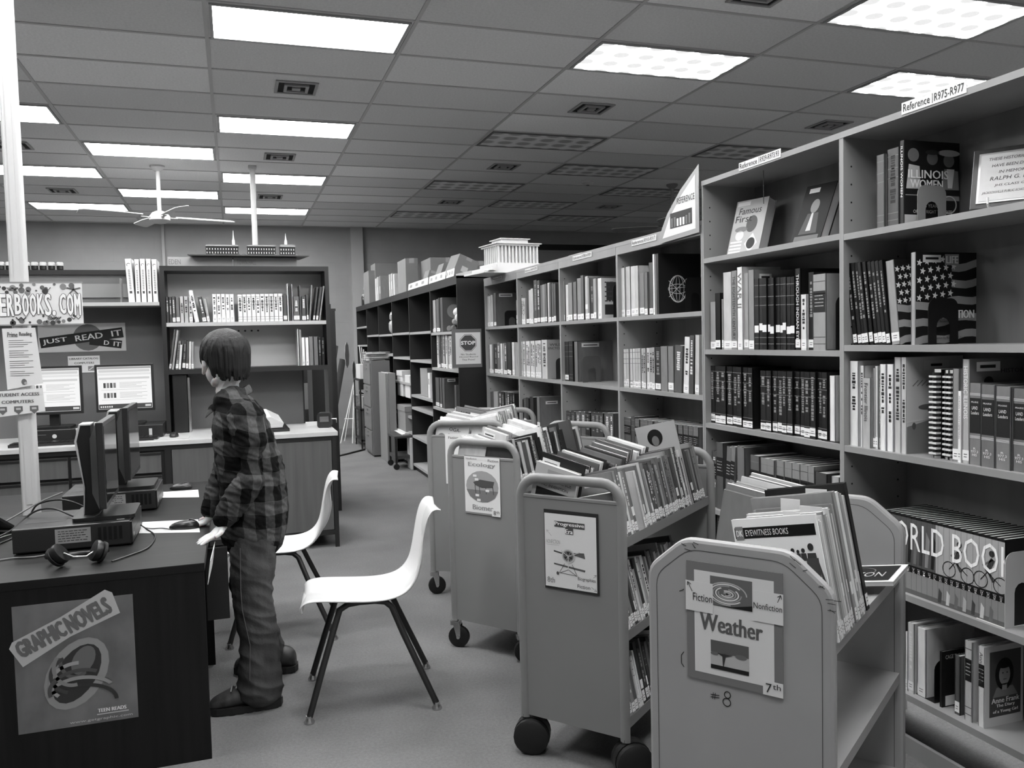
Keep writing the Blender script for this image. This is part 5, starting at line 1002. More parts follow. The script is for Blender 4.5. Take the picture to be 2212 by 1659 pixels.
cable('black headphone cable looping from the computer front to the headphones', [dz(242,1215),dz(280,1202),dz(320,1185),dz(335,1160),dz(318,1146),dz(305,1150,.03)]); cable('grey cable running along the near desk edge to the headphones', [dz(-10,1214),dz(30,1208),dz(70,1206),dz(105,1200)], .003, mat('grey_cable',.35,.4)); cable('black mouse cable on the white sheet', [dz(372,1146),dz(350,1143),dz(330,1144),dz(312,1142)], .002)
top = DZ+.098
cable('black cable curling over the closest desktop computer', [(-.98,3.62,DZ+.01),(-.86,3.66,DZ+.05),(-.78,3.70,top+.015),(-.70,3.66,top+.03),(-.62,3.60,top+.004),(-.56,3.50,top+.004),(-.52,3.53,top+.02),(-.50,3.60,top+.06)], .004)
cable('grey cable sagging between the two desktop computers', [(-1.0,3.9,DZ+.01),(-.9,3.95,DZ+.06),(-.82,4.02,DZ+.10),(-.76,4.18,DZ+.11)], .0035, mat('grey_cable',.35,.4)); cable('black cable arching from the pole foot toward the far computer', [(-.90,4.20,DZ+.01),(-.84,4.10,DZ+.08),(-.72,4.02,DZ+.10),(-.60,4.0,DZ+.04),(-.55,4.05,DZ+.01)], .004)
cable('black cable lying across the desk beside the laptop', [dz(-10,1180),dz(40,1160),dz(70,1150),dz(95,1165)], .003)

# ------------------------------------------------------------------ signs on the white pole
t = thing('book_website_sign', 'white sign with bubble letters ending erbooks.com held by the thick white pole', 'sign', (0, 0, 0)); Y = PY-.05
a = onY(-85, 704, Y); b = onY(176, 610, Y); t.location = (a.x, Y, a.z); w_ = b.x-a.x; h_ = b.z-a.z
MB().box(0, w_, 0, .004, 0, h_).build('board', CARD, t); MB().box(-.003, w_+.003, -.001, .005, -.003, .003).box(-.003, w_+.003, -.001, .005, h_-.003, h_+.003).build('edge_tape', mat('clear_tape', .55, .3), t)
A = Art(t, (0,0,0), (1,0,0), (0,0,1)); rn = random.Random(2)
for k in range(46):
    u = rn.uniform(.03,.97)*w_; v = rn.choice([rn.uniform(.03,.22), rn.uniform(.74,.96)])*h_; A.disk(u, v, rn.uniform(.004,.014), INK(rn.choice([.25,.4,.5])), 'doodles', 1+k%2)
for k in range(14): u = rn.uniform(.05,.9)*w_; v = rn.choice([.15,.85])*h_; A.path([(u+.01*j, v+.006*(-1)**j) for j in range(5)], .003, INK(.35), 'doodles', 3)
for k in range(5): A.line((w_*.93,h_*.83),(w_*.93+.03*math.cos(k*1.256+.3),h_*.83+.025*math.sin(k*1.256+.3)),.006,INK(.35),'doodles',3)
for i_, ch in enumerate('TEACHERBOOKS.COM'):
    u0 = w_*(.012+.0615*i_); wd = w_*(.047 if ch != '.' else .02); vb = h_*(.22+.04*(i_%3==1)); vt = h_*(.72 if ch != '.' else .32)
    A.text(ch, u0, vb, u0+wd, vt, INK(.3), 'lettering', 3, bold=.0045); A.text(ch, u0, vb, u0+wd, vt, INK(.88), 'lettering_fill', 5, bold=.0022)
A.done()
def pole_paper(label, q, Y, lines, name='pole_sign', rz=0, body=None):
    P = [onY(x, y, Y) for x, y in q]; t = thing(name, label, 'sign', (P[3].x, Y, P[3].z), 0, 'papers taped to the thick white pole')
    L = [(p.x-P[3].x, p.z-P[3].z) for p in P]; MB().prism(L, 'y', 0, .0012).build('sheet', CARD, t); A = Art(t, (0,0,0), (1,0,0), (0,0,1)); W_ = L[1][0]; H_ = L[0][1]; lines(A, W_, H_); A.done()
def f1(A, W_, H_):
    A.text('Prime', W_*.10,H_*.86,W_*.42,H_*.94,INK(.35),bold=.0005); A.text('Reading', W_*.48,H_*.86,W_*.88,H_*.94,INK(.35),bold=.0005)
    for k in range(18):
        if k not in (4,9,14): A.rect(W_*.12, H_*(.80-.034*k), W_*(.12+.62+.14*((k*5)%3-1)), H_*(.808-.034*k), INK(.45), 'text_lines', 1)
    A.disk(W_*.55,H_*.12,W_*.09,INK(.4),'cartoon_blob',1,ry=H_*.05).disk(W_*.6,H_*.10,W_*.05,INK(.65),'cartoon_blob',2)
pole_paper('white printed notice taped to the pole under the bubble-letter sign', [(4,710),(76,708),(93,828),(16,842)], PY-.045, f1)
def f2(A, W_, H_):
    A.text('STUDENT ACCESS', W_*.03,H_*.80,W_*.92,H_*.92,INK(.35),bold=.0007); A.text('COMPUTERS', W_*.13,H_*.52,W_*.80,H_*.64,INK(.35),bold=.0007)
    for k in range(3): u = W_*(.14+.33*k); A.rect(u-W_*.09,H_*.20,u+W_*.09,H_*.40,INK(.4),'shield_marks',1).poly([(u-W_*.07,H_*.2),(u+W_*.07,H_*.2),(u,H_*.08)],INK(.4),'shield_marks',1).rect(u-W_*.05,H_*.26,u+W_*.05,H_*.34,INK(.7),'shield_marks',2)
pole_paper('white STUDENT ACCESS COMPUTERS sign with three shield marks on the pole', [(-6,846),(92,838),(98,888),(-8,902)], PY-.052, f2)
# poster on the desk end (its drawn hero left out)
a = onY(40,1588,DY0); b = onY(283,1290,DY0); t = thing('poster', 'grey GRAPHIC NOVELS poster with slanting block letters on the desk end panel', 'poster', (a.x, DY0+.0022, a.z)); w_ = b.x-a.x+.005; h_ = b.z-a.z+.01
MB().box(0, w_, -.0012, 0, 0, h_).build('sheet', mat('poster_print', .40, .35, noise=.30, scale=(9, 9, 6)), t); A = Art(t, (0,-.0012,0), (1,0,0), (0,0,1))
rt = .42; c_, s__ = math.cos(rt), math.sin(rt); U = lambda u, v: (w_*.42+u*c_-v*s__, h_*.80+u*s__+v*c_)
A.poly([U(-.165,-.055),(U(0,-.038)),U(.165,-.045),U(.175,.03),U(.16,.05),U(0,.036),U(-.155,.035),U(-.172,.02)], INK(.68), 'glow_outline', 1)
A.text('GRAPHIC', w_*.42-.078*c_-.075, h_*.80-.078*s__-.026, w_*.42-.078*c_+.075, h_*.80-.078*s__+.026, INK(.42), 'title_lettering', 3, rot=rt, bold=.003); A.text('NOVELS', w_*.42+.078*c_-.07, h_*.80+.078*s__-.028, w_*.42+.078*c_+.07, h_*.80+.078*s__+.028, INK(.42), 'title_lettering', 3, rot=rt, bold=.003)
A.disk(w_*.5,h_*.42,w_*.24,INK(.56),'abstract_swirl',1,ry=h_*.30,a=-.55).disk(w_*.5,h_*.42,w_*.17,INK(.2),'abstract_swirl',2,ry=h_*.25,a=-.55).disk(w_*.56,h_*.52,w_*.09,INK(.42),'abstract_swirl',3,ry=h_*.12,a=-.5)
rn = random.Random(9)
for k in range(7):   # plain abstract sweep in place of the drawn hero
    cu, cv = w_*(.5+.03*math.sin(k)), h_*(.18+.06*k); A.ring(cu, cv, w_*.34-.012*k, .012, INK((.22,.55,.3,.62,.25,.5,.33)[k]), 'abstract_swirl', 4+k%3, a0=.5*k, a1=.5*k+2.4, ry=h_*.16)
A.text('TEEN READS', w_*.66,h_*.085,w_*.90,h_*.115, INK(.85), 'footer_lettering', 2, bold=.001); A.rect(w_*.65,h_*.065,w_*.92,h_*.075, INK(.7), 'footer_rule', 2); A.text('www.getgraphic.com', w_*.42,h_*.02,w_*.95,h_*.045, INK(.75), 'footer_lettering', 2); A.done()

# ------------------------------------------------------------------ white shell chairs
SHELL = mat('shell_plastic', .81, .25, spec=.5); LEGM = mat('chair_leg_metal', .22, .35, .6)
def chair(x, y, rz, label):
    t = thing('shell_chair', label, 'chair', (x, y, 0), rz, 'white shell chairs with dark metal legs')
    prof = [(-.262,.408),(-.268,.430),(-.255,.453),(-.21,.462),(-.13,.456),(-.04,.448),(.04,.445),(.10,.452),(.145,.472),(.175,.51),(.190,.555),(.200,.61),(.212,.67),(.224,.725),(.240,.765),(.262,.785),(.290,.778)]
    wd = [.196,.202,.207,.212,.220,.224,.226,.224,.220,.214,.210,.206,.204,.202,.200,.196,.186]; N_ = 18; vs = []; n = len(prof)
    tang = []
    for i in range(n):
        a = prof[max(i-1,0)]; b = prof[min(i+1,n-1)]; v = Vector((b[0]-a[0], b[1]-a[1])).normalized(); tang.append((-v.y, v.x))
    for i, ((px, pz), w_) in enumerate(zip(prof, wd)):
        for j in range(N_+1):
            s = -1+2*j/N_; e = abs(s); dish = .022*(1-e**2); rim = (.040 if 1 < i < 12 else .024)*max(0,(e-.76)/.24)**1.5; lift = .012*math.sin(min(1,e/.85)*math.pi/2)
            k = -dish+lift-rim*1.6; k *= (0.1,.3,.7,.9)[i] if i < 4 else 1.; ww = w_*(math.sin(min(1, e/.97)*math.pi/2) if e > .97 else s/ .97 if False else s); vs.append((px+tang[i][0]*k, ww, pz+tang[i][1]*k))
    fs = [(i*(N_+1)+j, i*(N_+1)+j+1, (i+1)*(N_+1)+j+1, (i+1)*(N_+1)+j) for i in range(n-1) for j in range(N_)]
    o = MB().add(vs, fs, smooth=True).build('seat_shell', SHELL, t); m = o.modifiers.new('u','SUBSURF'); m.levels = 1; m.render_levels = 2; m = o.modifiers.new('s','SOLIDIFY'); m.thickness = .005; m.offset = -1
    for sd in (-1, 1):
        yy = sd*.135; yf = sd*.212
        pts = [(-.245,yf,.02),(-.185,yf-sd*.03,.21),(-.135,yf-sd*.055,.36),(-.118,yy,.405),(-.085,yy,.425),(-.04,yy,.430),(.02,yy,.430),(.06,yy,.423),(.085,yy,.40),(.125,yf-sd*.05,.30),(.245,yf,.02)]
        MB().tube(pts, .0125, 12).build('leg', LEGM, t)
        for px in (-.245, .245): MB().lathe([(.019,0),(.020,.006),(.013,.018),(.0125,.03)], TR(px, yf, 0)).build('glide', CHR, t)
    MB().tube([(-.07,-.135,.425),(-.07,-.05,.402),(-.07,.05,.402),(-.07,.135,.425)], .008, 10).tube([(.045,-.135,.425),(.045,-.05,.402),(.045,.05,.402),(.045,.135,.425)], .008, 10).box(-.09,.07,-.012,.012,.396,.404).build('under_seat_brace', LEGM, t)
    return t
chair(.484, 3.402, -.115, 'white shell chair standing alone in the aisle, all four feet showing'); chair(.19, 4.345, -.115, 'white shell chair partly hidden behind the boy')

# ------------------------------------------------------------------ catalog counter and hutch
CT = mat('counter_laminate', .72, .4, noise=.06, scale=(8,8,8)); CW = mat('counter_wood', .33, .45, noise=.16, scale=(26, 26, 1.6)); CF = mat('counter_frame', .12, .4)
t = thing('counter', 'long wooden counter with pale top, drawers and a sliding door', 'counter', (-2.6, 6.0, 0)); L_ = .66+2.6; zt = .828
MB().box(0, L_+.012, -.012, .86, zt-.03, zt).build('countertop', CT, t, bevel=.002); MB().box(0, L_-.03, .012, .80, .10, zt-.034).build('carcass', CF, t)
MB().box(L_-.03, L_, -.002, .02, 0, zt-.032).build('leg', CF, t); MB().box(L_-.03, L_, .76, .80, 0, zt-.032).build('leg', CF, t); MB().box(L_-.0295, L_-.005, .02, .76, .10, zt-.034).build('side_panel', CW, t); MB().box(0, L_, .0, .012, .09, .125).build('bottom_rail', CF, t); MB().box(0, L_, .0, .012, zt-.06, zt-.03).build('top_rail', CF, t)
xd = onY(372,1000,6.0).x+2.6; 
d = MB().box(xd, L_-.035, .0, .011, .128, zt-.062).build('sliding_door', CW, t)
MB().box(L_-.078, L_-.040, -.003, .0, .335, .46).build('recessed_handle', mat('handle_black', .05, .4), d)
MB().box(L_-.070, L_-.048, -.0035, -.0028, .347, .448).build('handle_well', CW, d)
MB().box(xd-.045, xd-.004, -.001, .012, .09, zt-.06).build('stile', CF, t)
xs = [onY(v,1000,6.0).x+2.6 for v in (-30, 150, 250, 352)]; xs = [0.6]+xs
for i in range(4):
    for k in range(4):
        z1 = zt-.075-.152*k; z0 = z1-.132; dr = MB().box(xs[i]+.01, xs[i+1]-.01, -.006, .011, z0, z1).build('drawer', CW, t); MB().box(xs[i]+.01, xs[i+1]-.01, -.012, -.006, z1-.012, z1).build('finger_pull', CF, dr)
# back board and shelf behind the catalog computers
FRB = mat('backboard_fabric', .40, .85, noise=.06, scale=(200,200,200)); SHL = mat('hutch_shelf', .66, .45)
hx0 = -.487; HX1 = .70; HY = 6.48; HB = 6.78
t = thing('hutch', 'low-backed shelf unit over the catalog computers with pale shelf', 'shelf unit', (-2.6, HB, zt))
MB().box(0, 2.6+hx0-.01, 0, .02, 0, 1.165).build('backboard', FRB, t); MB().box(0, 2.6+hx0-.01, -.02, .02, 1.165, 1.20).build('top_rail', CF, t); MB().box(0, 2.6+hx0-.01, -.30, 0, .925, .95).build('shelf', SHL, t); MB().box(0,2.6+hx0-.01,-.012,0,1.0,1.10).build('panel_strip', mat('panel_strip',.5,.6), t)
t = thing('hutch', 'dark framed bookcase hutch standing on the counter beside the boy\'s head', 'bookcase', (hx0, HY, zt)); W_ = HX1-hx0; H_ = 2.035-zt; D_ = HB-HY; s_ = .03
MB().box(0, s_, 0, D_, 0, H_).build('side_post', CF, t); MB().box(W_-s_, W_, 0, D_, 0, H_).build('side_post', CF, t); MB().box(s_, W_-s_, 0, D_, H_-.035, H_).build('top_panel', CF, t); MB().box(s_, W_-s_, .003, D_-.01, 1.628-zt-.028, 1.628-zt).build('shelf', SHL, t); MB().box(s_, W_-s_, .0, D_-.01, 1.29-zt-.035, 1.29-zt).build('shelf', CF, t)
MB().box(s_, W_-s_, D_-.01, D_, 1.29-zt, H_-.035).build('back_panel', mat('hutch_back', .80, .7), t); MB().box(s_, W_-.20, D_-.01, D_, 0, 1.29-zt-.035).build('lower_back_panel', FRB, t); MB().box(W_-.20, W_-.19, D_-.02, D_, 0, 1.29-zt-.035).build('mullion', CF, t)
A = Art(t, (0, D_-.01, 0), (1,0,0), (0,0,1)); [A.disk(W_*.40+.048*k, 1.29-zt+.275, .008, INK(.25), 'small_marks', 0, ry=.007) for k in range(5)]; A.done()
hp = dict(axis='y', inset=.02)
HG = 'upper shelf of the hutch'
shelf_row(HY, 1.628, 690, [(360,366,641,.25,'t'),(367,372,641,.3,'t'),(373,380,640,.3,'wt'),(381,389,642,.42,'w'),(390,398,640,.7,'d'),(399,408,640,.62,'d'),(409,417,640,.7,'wd'),(421,431,628,.85,'d',-9),(438,447,642,.3,'wt',-9),(448,454,645,.65,'w',-7)]+run(460,507,5,635,.84,'wd',seed=4,wj=.05)+run(515,612,10,(636,634),.84,'bd',seed=5,wj=.05)+run(613,621,1,637,.3,'w')+[(622,625,613,.7,''),(626,631,618,.2,''),(632,634,614,.6,''),(635,648,640,.35,'wt'),(649,652,616,.3,''),(653,662,640,.3,'wt'),(663,667,636,.35,'w'),(668,671,616,.5,'',5),(676,680,620,.3,'w',8),(682,687,620,.3,'w',9),(689,692,618,.6,'',9)], HG, d=.18, seed=70, endname='window', group='books on the upper hutch shelf', **hp)
shelf_row(HY, 1.29, 785, [(364,369,712,.35,'w',9),(370,375,713,.6,'',9),(378,384,737,.5,'wd',8),(385,390,745,.8,'w',6),(393,400,735,.2,'wt',5),(401,406,737,.3,'w',4),(407,412,738,.8,'w',3),(413,418,738,.6,'w',2)], 'middle shelf of the hutch', d=.18, seed=71, endname='monitor', **hp)
shelf_row(HY, 1.29, 780, [(644,647,710,.7,''),(648,653,712,.5,''),(653,660,729,.88,'w'),(661,668,729,.86,'w'),(669,678,727,.42,''),(679,688,727,.42,''),(689,695,728,.12,'t'),(696,702,728,.12,'t')], 'middle shelf of the hutch', d=.18, seed=72, endname='open', group='books closing the middle hutch shelf', **hp)
# binders and canisters over the catalog computers
for k, (a, b, tp) in enumerate([(278,293,559),(294,305,560),(306,318,559),(319,330,559),(331,343,560)]):
    p = onY(a, 655, HB-.27); q = onY(b, 655, HB-.27); w_ = (q.x-p.x)*.96; h_ = zat(tp, p.x, HB-.27)-1.778
    t = thing('binder', 'tall white binder, %s of five beside the dark hutch' % ['slightly tilted first','second','third','fourth','last'][k], 'binder', (p.x, HB-.27, 1.778), 0, 'tall white binders')
    if k == 0: t.rotation_euler = (0, -.045, 0)
    g = MB(); g.box(0,.002,0,.24,0,h_).box(w_-.002,w_,0,.24,0,h_).box(0,w_,0,.003,0,h_); g.build('cover', G(.88,.3), t); MB().box(.004,w_-.004,.01,.23,.01,h_-.02).build('pages', PAGES, t)
    A = Art(t,(0,0,0),(1,0,0),(0,0,1)); A.ring(w_*.5,h_*.86,w_*.3,w_*.1,INK(.4),'logo_swoosh',1,a0=.5,a1=4,n=10)
    z = h_*.75
    while z > h_*.3: A.rect(w_*.35,z-.008,w_*.65,z,INK(.55),'title',1); z -= .012
    A.rect(w_*.3,h_*.2,w_*.7,h_*.26,INK(.3),'volume_mark',1); A.done()
for k in range(8):
    p = onY(2+18.3*k, 606, HB-.02); t = thing('canister', 'small black jar with pale lid, %s along the shelf unit top' % ORD[k], 'jar', (p.x, HB, zt+1.2), 0, 'small jars along the shelf unit top')
    MB().lathe([(.016,0),(.022,.004),(.022,.03)]).build('jar', BLK, t); MB().lathe([(.023,.03),(.023,.05),(.018,.056)]).build('lid', mat('lid_pale',.72,.5), t)
o = MB().box(0,.008,0,.1,0,.17).build('bookend', mat('bookend_50',.5,.4,.2)); o.location = (onY(262,650,6.55).x, 6.5, 1.778); tag(o, 'thin grey bookend standing alone on the pale shelf beside the binders', 'bookend')
# poster and small sign on the backboard
Yb = HB-.004
a = onY(84,762,Yb); b = onY(270,697,Yb); t = thing('poster', 'JUST READ IT poster with dark label strips over a grey disc', 'poster', (a.x, Yb, a.z)); w_ = b.x-a.x; h_ = b.z-a.z
MB().box(0,w_,-.0,.003,0,h_).build('sheet', mat('poster_pale',.72,.5), t); A = Art(t,(0,0,0),(1,0,0),(0,0,1)); A.disk(w_*.56,h_*.5,h_*.47,INK(.38),'grey_disc',1)
def lstrip(u0, v0, u1, v1, hh, txt, l):
    an = math.atan2(v1-v0, u1-u0); A.line((u0,v0),(u1,v1),hh,INK(.10),'label_strip',l); L_ = math.hypot(u1-u0, v1-v0); 
    for f0, f1, s in txt:
        cu = u0+(u1-u0)*(f0+f1)/2; cv = v0+(v1-v0)*(f0+f1)/2; A.text(s, cu-L_*(f1-f0)/2, cv-hh*.28, cu+L_*(f1-f0)/2, cv+hh*.28, INK(.82), 'lettering', l+2, rot=an, bold=.0012)
lstrip(w_*.02,h_*.33,w_*.97,h_*.66,h_*.36,[(.03,.32,'JUST'),(.42,.75,'READ'),(.86,.98,'IT')],3); lstrip(w_*.58,h_*.38,w_*.95,h_*.22,h_*.28,[(.45,.6,'D'),(.75,.97,'IT')],2); A.done()
a = onY(148,806,Yb); b = onY(215,768,Yb); t = thing('small_sign', 'small LIBRARY CATALOG COMPUTERS sign on the backboard', 'sign', (a.x, Yb, a.z)); w_ = b.x-a.x; h_ = b.z-a.z
MB().box(0,w_,0,.002,0,h_).build('sheet', CARD, t); A = Art(t,(0,0,0),(1,0,0),(0,0,1)); A.text('LIBRARY CATALOG',w_*.05,h_*.78,w_*.95,h_*.9,INK(.35),bold=.0006).text('COMPUTERS',w_*.2,h_*.52,w_*.82,h_*.64,INK(.35),bold=.0006)
for u in (.2,.62): A.rect(w_*u,h_*.1,w_*(u+.2),h_*.38,INK(.5),'clipart',1).line((w_*(u+.03),h_*.15),(w_*(u+.17),h_*.33),.006,INK(.8),'clipart',2)
A.done()
# catalog computers
for cx, l1, l2, l3 in ((-.735,'lit catalog monitor beside the dark hutch','black desktop computer under the fully visible catalog monitor','black keyboard before the fully visible catalog monitor'), (-1.19,'lit catalog monitor partly behind the pole signs','black desktop computer under the partly hidden catalog monitor','black keyboard before the partly hidden catalog monitor')):
    monitor((cx, 6.38, zt+.09), 0, .375, .33, .095, l1, 'plain', SCR)
    t = thing('desktop_computer', l2, 'computer', (cx+.03, 6.43, zt), 0, 'catalog desktop computers'); MB().rbox(-.21,.21,-.16,.16,.004,.09,.005,ax='x').build('case', BLK2, t); A = Art(t,(-.21,-.16,0),(1,0,0),(0,0,1)); A.disk(.20,.045,.014,INK(.75),'power_button').rect(.33,.02,.35,.065,INK(.7),'silver_badge').rect(.04,.055,.15,.06,INK(.35),'drive_slot'); A.done(); MB().box(-.2,.2,-.15,.15,0,.004).build('feet', RUB, t)
    t = thing('keyboard', l3, 'keyboard', (cx+.0, 6.16, zt), 0, 'catalog keyboards'); MB().rbox(-.22,.22,-.07,.07,0,.018,.01).build('base', BLK2, t); g = MB(); [g.box(-.21+.0285*i,-.186+.0285*i,-.06+.024*j,-.040+.024*j,.018,.024) for i in range(15) for j in range(5)]; g.build('keys', BLK, t)
t = thing('mouse_pad', 'pale mouse pad on the counter beside the boy', 'mouse pad', (-.43, 6.15, zt)); MB().rbox(-.11,.11,-.09,.09,0,.004,.01).build('pad', mat('pad_pale',.7,.6), t)
t = thing('mouse', 'black mouse on the counter mouse pad', 'mouse', (-.42, 6.2, zt+.004), 1.5, 'computer mice'); MB().ball((0,0,.008),.055,.03,.026).build('shell', BLK2, t); cable('black mouse cable running back over the counter', [(-.42,6.25,zt+.02),(-.47,6.32,zt+.03),(-.55,6.33,zt+.01),(-.60,6.40,zt+.02)], .0025, grp='cables on the counter')
t = thing('sharpener', 'small white gridded cup between the catalog computers', 'cup', (-.99, 6.22, zt)); MB().lathe([(.03,0),(.035,.005),(.042,.09),(.038,.09),(.032,.01)]).build('cup', mat('cup_white',.82,.4), t); MB().lathe([(.043,.088),(.043,.094),(.037,.094)]).build('rim', mat('cup_white',.82,.4), t)
# monitor stands of the desk, open dictionary, pencil sharpener
t = thing('dictionary_stand', 'slanted dark stand holding an open dictionary behind the boy', 'book stand', (.10, 6.32, zt), .1); MB().prism([(-.16,0),(.16,0),(.16,.05),(-.16,.02)],'x',-.22,.24).build('base', CF, t)
t = thing('open_dictionary', 'thick open dictionary with white pages sticking out behind the boy', 'book', (.085, 6.32, zt+.05), .1)
for s in (-1, 1):
    P = [(0,.01),(s*.04,.075),(s*.13,.08),(s*.22,.03),(s*.21,0.0),(0,0.0)]; MB().prism(P,'y',-.13,.13,TR(0,0,0,0,0,.16)).build('page_block', PAGES, t)
MB().box(-.225,.225,-.135,.135,-.004,.0,TR(0,0,0,0,0,.16)).build('cover', G(.2), t); A = Art(t,TR(0,0,0,0,0,.16)@Vector((.13,0,.0805)),(.87,0,-.48),(0,1,.16)); [A.rect(.005,-.1+.05*k,.09,-.095+.05*k,INK(.4),'text_lines',1) for k in range(5)]; A.done()
t = thing('pencil_sharpener', 'black desk pencil sharpener with chrome front on the counter corner', 'pencil sharpener', (.62, 6.35, zt), -.2); MB().rbox(-.05,.05,-.06,.06,0,.11,.02,ax='y').build('body', BLK2, t); MB().box(-.03,.035,-.062,-.06,.045,.085).build('chrome_plate', CHR, t); MB().tube([(.05,0,.06),(.085,0,.06),(.085,0,.03)],.006,8).build('crank', CHR, t)
# speaker-like dark tower at the hutch edge, chair behind the gap
t = thing('tall_dark_binder', 'glossy black tall box standing at the hutch inner edge on the counter', 'box', (hx0+.05, HY+.02, zt)); MB().rbox(0,.10,0,.2,0,.42,.006).build('body', BLK, t); MB().box(.103,.118,-.002,.19,.0,.40).build('chrome_edge', CHR, t)
p = onY(666,848,8.2); t = thing('stacking_chair', 'grey chair beyond the gap in the hutch back', 'chair', (p.x, 8.2, 0)); MB().rbox(-.14,.14,-.01,.01,p.z-.16,p.z+.09,.02,ax='y').build('backrest', mat('chair_grey',.5,.5), t); MB().box(-.19,.19,-.38,.02,.44,.47).build('seat', mat('chair_grey',.5,.5), t)
for sx in (-.17,.17):
    MB().tube([(sx,.0,0),(sx,.0,.45),(sx*.8,.0,p.z-.05)],.012,8).build('leg', LEGM, t); MB().tube([(sx,-.36,0),(sx,-.36,.45)],.012,8).build('leg', LEGM, t)
p = onY(718,900,7.4); t = thing('storage_cabinet', 'dark tall cabinet side standing behind the hutch', 'cabinet', (.62, 7.3, 0)); a1 = onY(728,800,7.3).x-.62
MB().box(0, a1, 0, .5, 0, 1.73).build('body', DKW, t); MB().box(-.005, a1+.005, -.005, .5, 1.73, 1.75).build('top', DKW, t)
t = thing('partition_panel', 'dark wooden door panel seen through the hutch gap', 'panel', (.35, 8.9, 0)); MB().box(0,.55,0,.03,0,1.5).build('panel', DKW, t); MB().lathe([(.012,0),(.012,.02),(.02,.03),(.0,.035)], TR(.08,-.0,1.25,0,0,math.pi/2)).build('knob', CHR, t)
o = MB().box(0,.14,0,.1,0,.04).build('dark_box', DKW); o.location = (.66,7.32,1.75); tag(o, 'small dark box on the tall cabinet behind the hutch', 'box')
# ------------------------------------------------------------------ things on top of the hutch: boxes and the town model
zt2 = 2.036
BX = mat('box_pale', .62, .7)
a = onY(362,576,HY+.08); b = onY(502,556,HY+.08); t = thing('cardboard_box', 'flat pale box lettered EDEN on the hutch beside the binders', 'box', (a.x, HY+.08, zt2), 0, 'flat pale boxes on the hutch'); w_ = b.x-a.x; h_ = b.z-zt2
MB().box(0,w_,0,.2,0,h_).build('carton', BX, t, bevel=.002); A = Art(t,(0,0,0),(1,0,0),(0,0,1)); A.text('EDEN',w_*.02,h_*.25,w_*.2,h_*.75,INK(.45)); A.done()
a = onY(505,576,HY+.08); b = onY(641,556,HY+.08); t = thing('cardboard_box', 'flat pale box with faint lettering under the town model', 'box', (a.x, HY+.08, zt2), 0, 'flat pale boxes on the hutch'); w_ = b.x-a.x
MB().box(0,w_,0,.2,0,h_).build('carton', BX, t, bevel=.002); A = Art(t,(0,0,0),(1,0,0),(0,0,1)); A.text('TOWN HALL',w_*.05,h_*.25,w_*.35,h_*.75,INK(.5)); A.done()
zb = zt2+h_+.003; a = onY(405,553,HY-.02); b = onY(668,553,HY-.02)
t = thing('town_model', 'board with three tiny brick buildings and steeples on top of the hutch', 'scale model', (a.x, HY-.02, zb)); w_ = b.x-a.x; MB().prism([(0,.0),(w_,.0),(w_*.94,.30),(w_*.06,.30)],'z',0,.008).build('board', mat('model_board',.28,.5), t)
BRK = mat('model_brick',.13,.8,noise=.2,scale=(80,80,80)); RF = mat('model_roof',.55,.6); WIN = INK(.9); SNOW = mat('model_white',.85,.6)
def mini(x, w__, h__, name, roof, towers=()):
    b = MB(); b.box(x,x+w__,.10,.20,.008,h__); o = b.build(name, BRK, t); A = Art(o,(x,.10,.008),(1,0,0),(0,0,1)); n = max(2,int(w__/.018))
    for i in range(n):
        for j in range(2): A.rect(w__*(i+.3)/n, (h__-.008)*(.25+.38*j), w__*(i+.55)/n, (h__-.008)*(.42+.38*j), WIN, 'windows', 0)
    A.done(); MB().prism([(x-.004,h__),(x+w__+.004,h__),(x+w__-.006,h__+roof),(x+.006,h__+roof)],'y',.095,.205).build('roof', RF, t)
s = w_/263.
mini(38*s, 70*s, .078, 'school_hall', .012); mini(128*s, 62*s, .080, 'town_building', .010); mini(200*s, 34*s, .078, 'church_hall', .018)
for px, hb, ht in ((98,.09,.20),(214,.09,.185)):
    x = px*s; MB().box(x-.010,x+.010,.12,.14,.05,hb+.03).build('tower', SNOW, t); MB().lathe([(.011,hb+.03),(.006,hb+.05),(.001,ht)],TR(x,.13,0),8).build('spire', SNOW, t)
g = MB(); [g.ball((s*px,.09,.014),.012,.010,.010,6) for px in (55,108,118,122,190,195,236)]; g.build('shrubs', mat('model_moss',.35,.9), t)

# ------------------------------------------------------------------ white temple model on the bookcase
WH = mat('model_foam_white',.78,.6); ang = .12
t = thing('temple_model', 'white model of a columned temple on the bookcase', 'scale model', (2.215, 6.66, 1.987), ang)
B = MB(); B.box(-.33,.21,-.22,.22,0,.016).box(-.26,.20,-.20,.21,.016,.05).box(-.20,.20,-.18,.18,.05,.085); B.build('stepped_base', WH, t); g = MB(); [g.box(-.30+.02*k,-.26+.02*k,-.26+.02*k,-.05,.016+.0*k,.024+.02*k) for k in range(3)]; g.build('stair', WH, t)
MB().box(-.15,.15,-.12,.12,.085,.225).build('inner_hall', WH, t)
for k in range(12): MB().lathe([(.0095,.085),(.0085,.225)],TR(-.175+.0318*k,-.155,0),10).build('column', WH, t)
for k in range(1,8): MB().lathe([(.0095,.085),(.0085,.225)],TR(-.175,-.155+.0388*k,0),10).build('column', WH, t)
for k in range(1,8): MB().lathe([(.0095,.085),(.0085,.225)],TR(.175,-.155+.0388*k,0),10).build('column', WH, t)
MB().box(-.19,.19,-.17,.17,.225,.24).box(-.205,.205,-.185,.185,.24,.247).build('entablature', WH, t); MB().box(-.12,.12,-.10,.10,.247,.285).box(-.135,.135,-.115,.115,.285,.292).build('attic', WH, t)

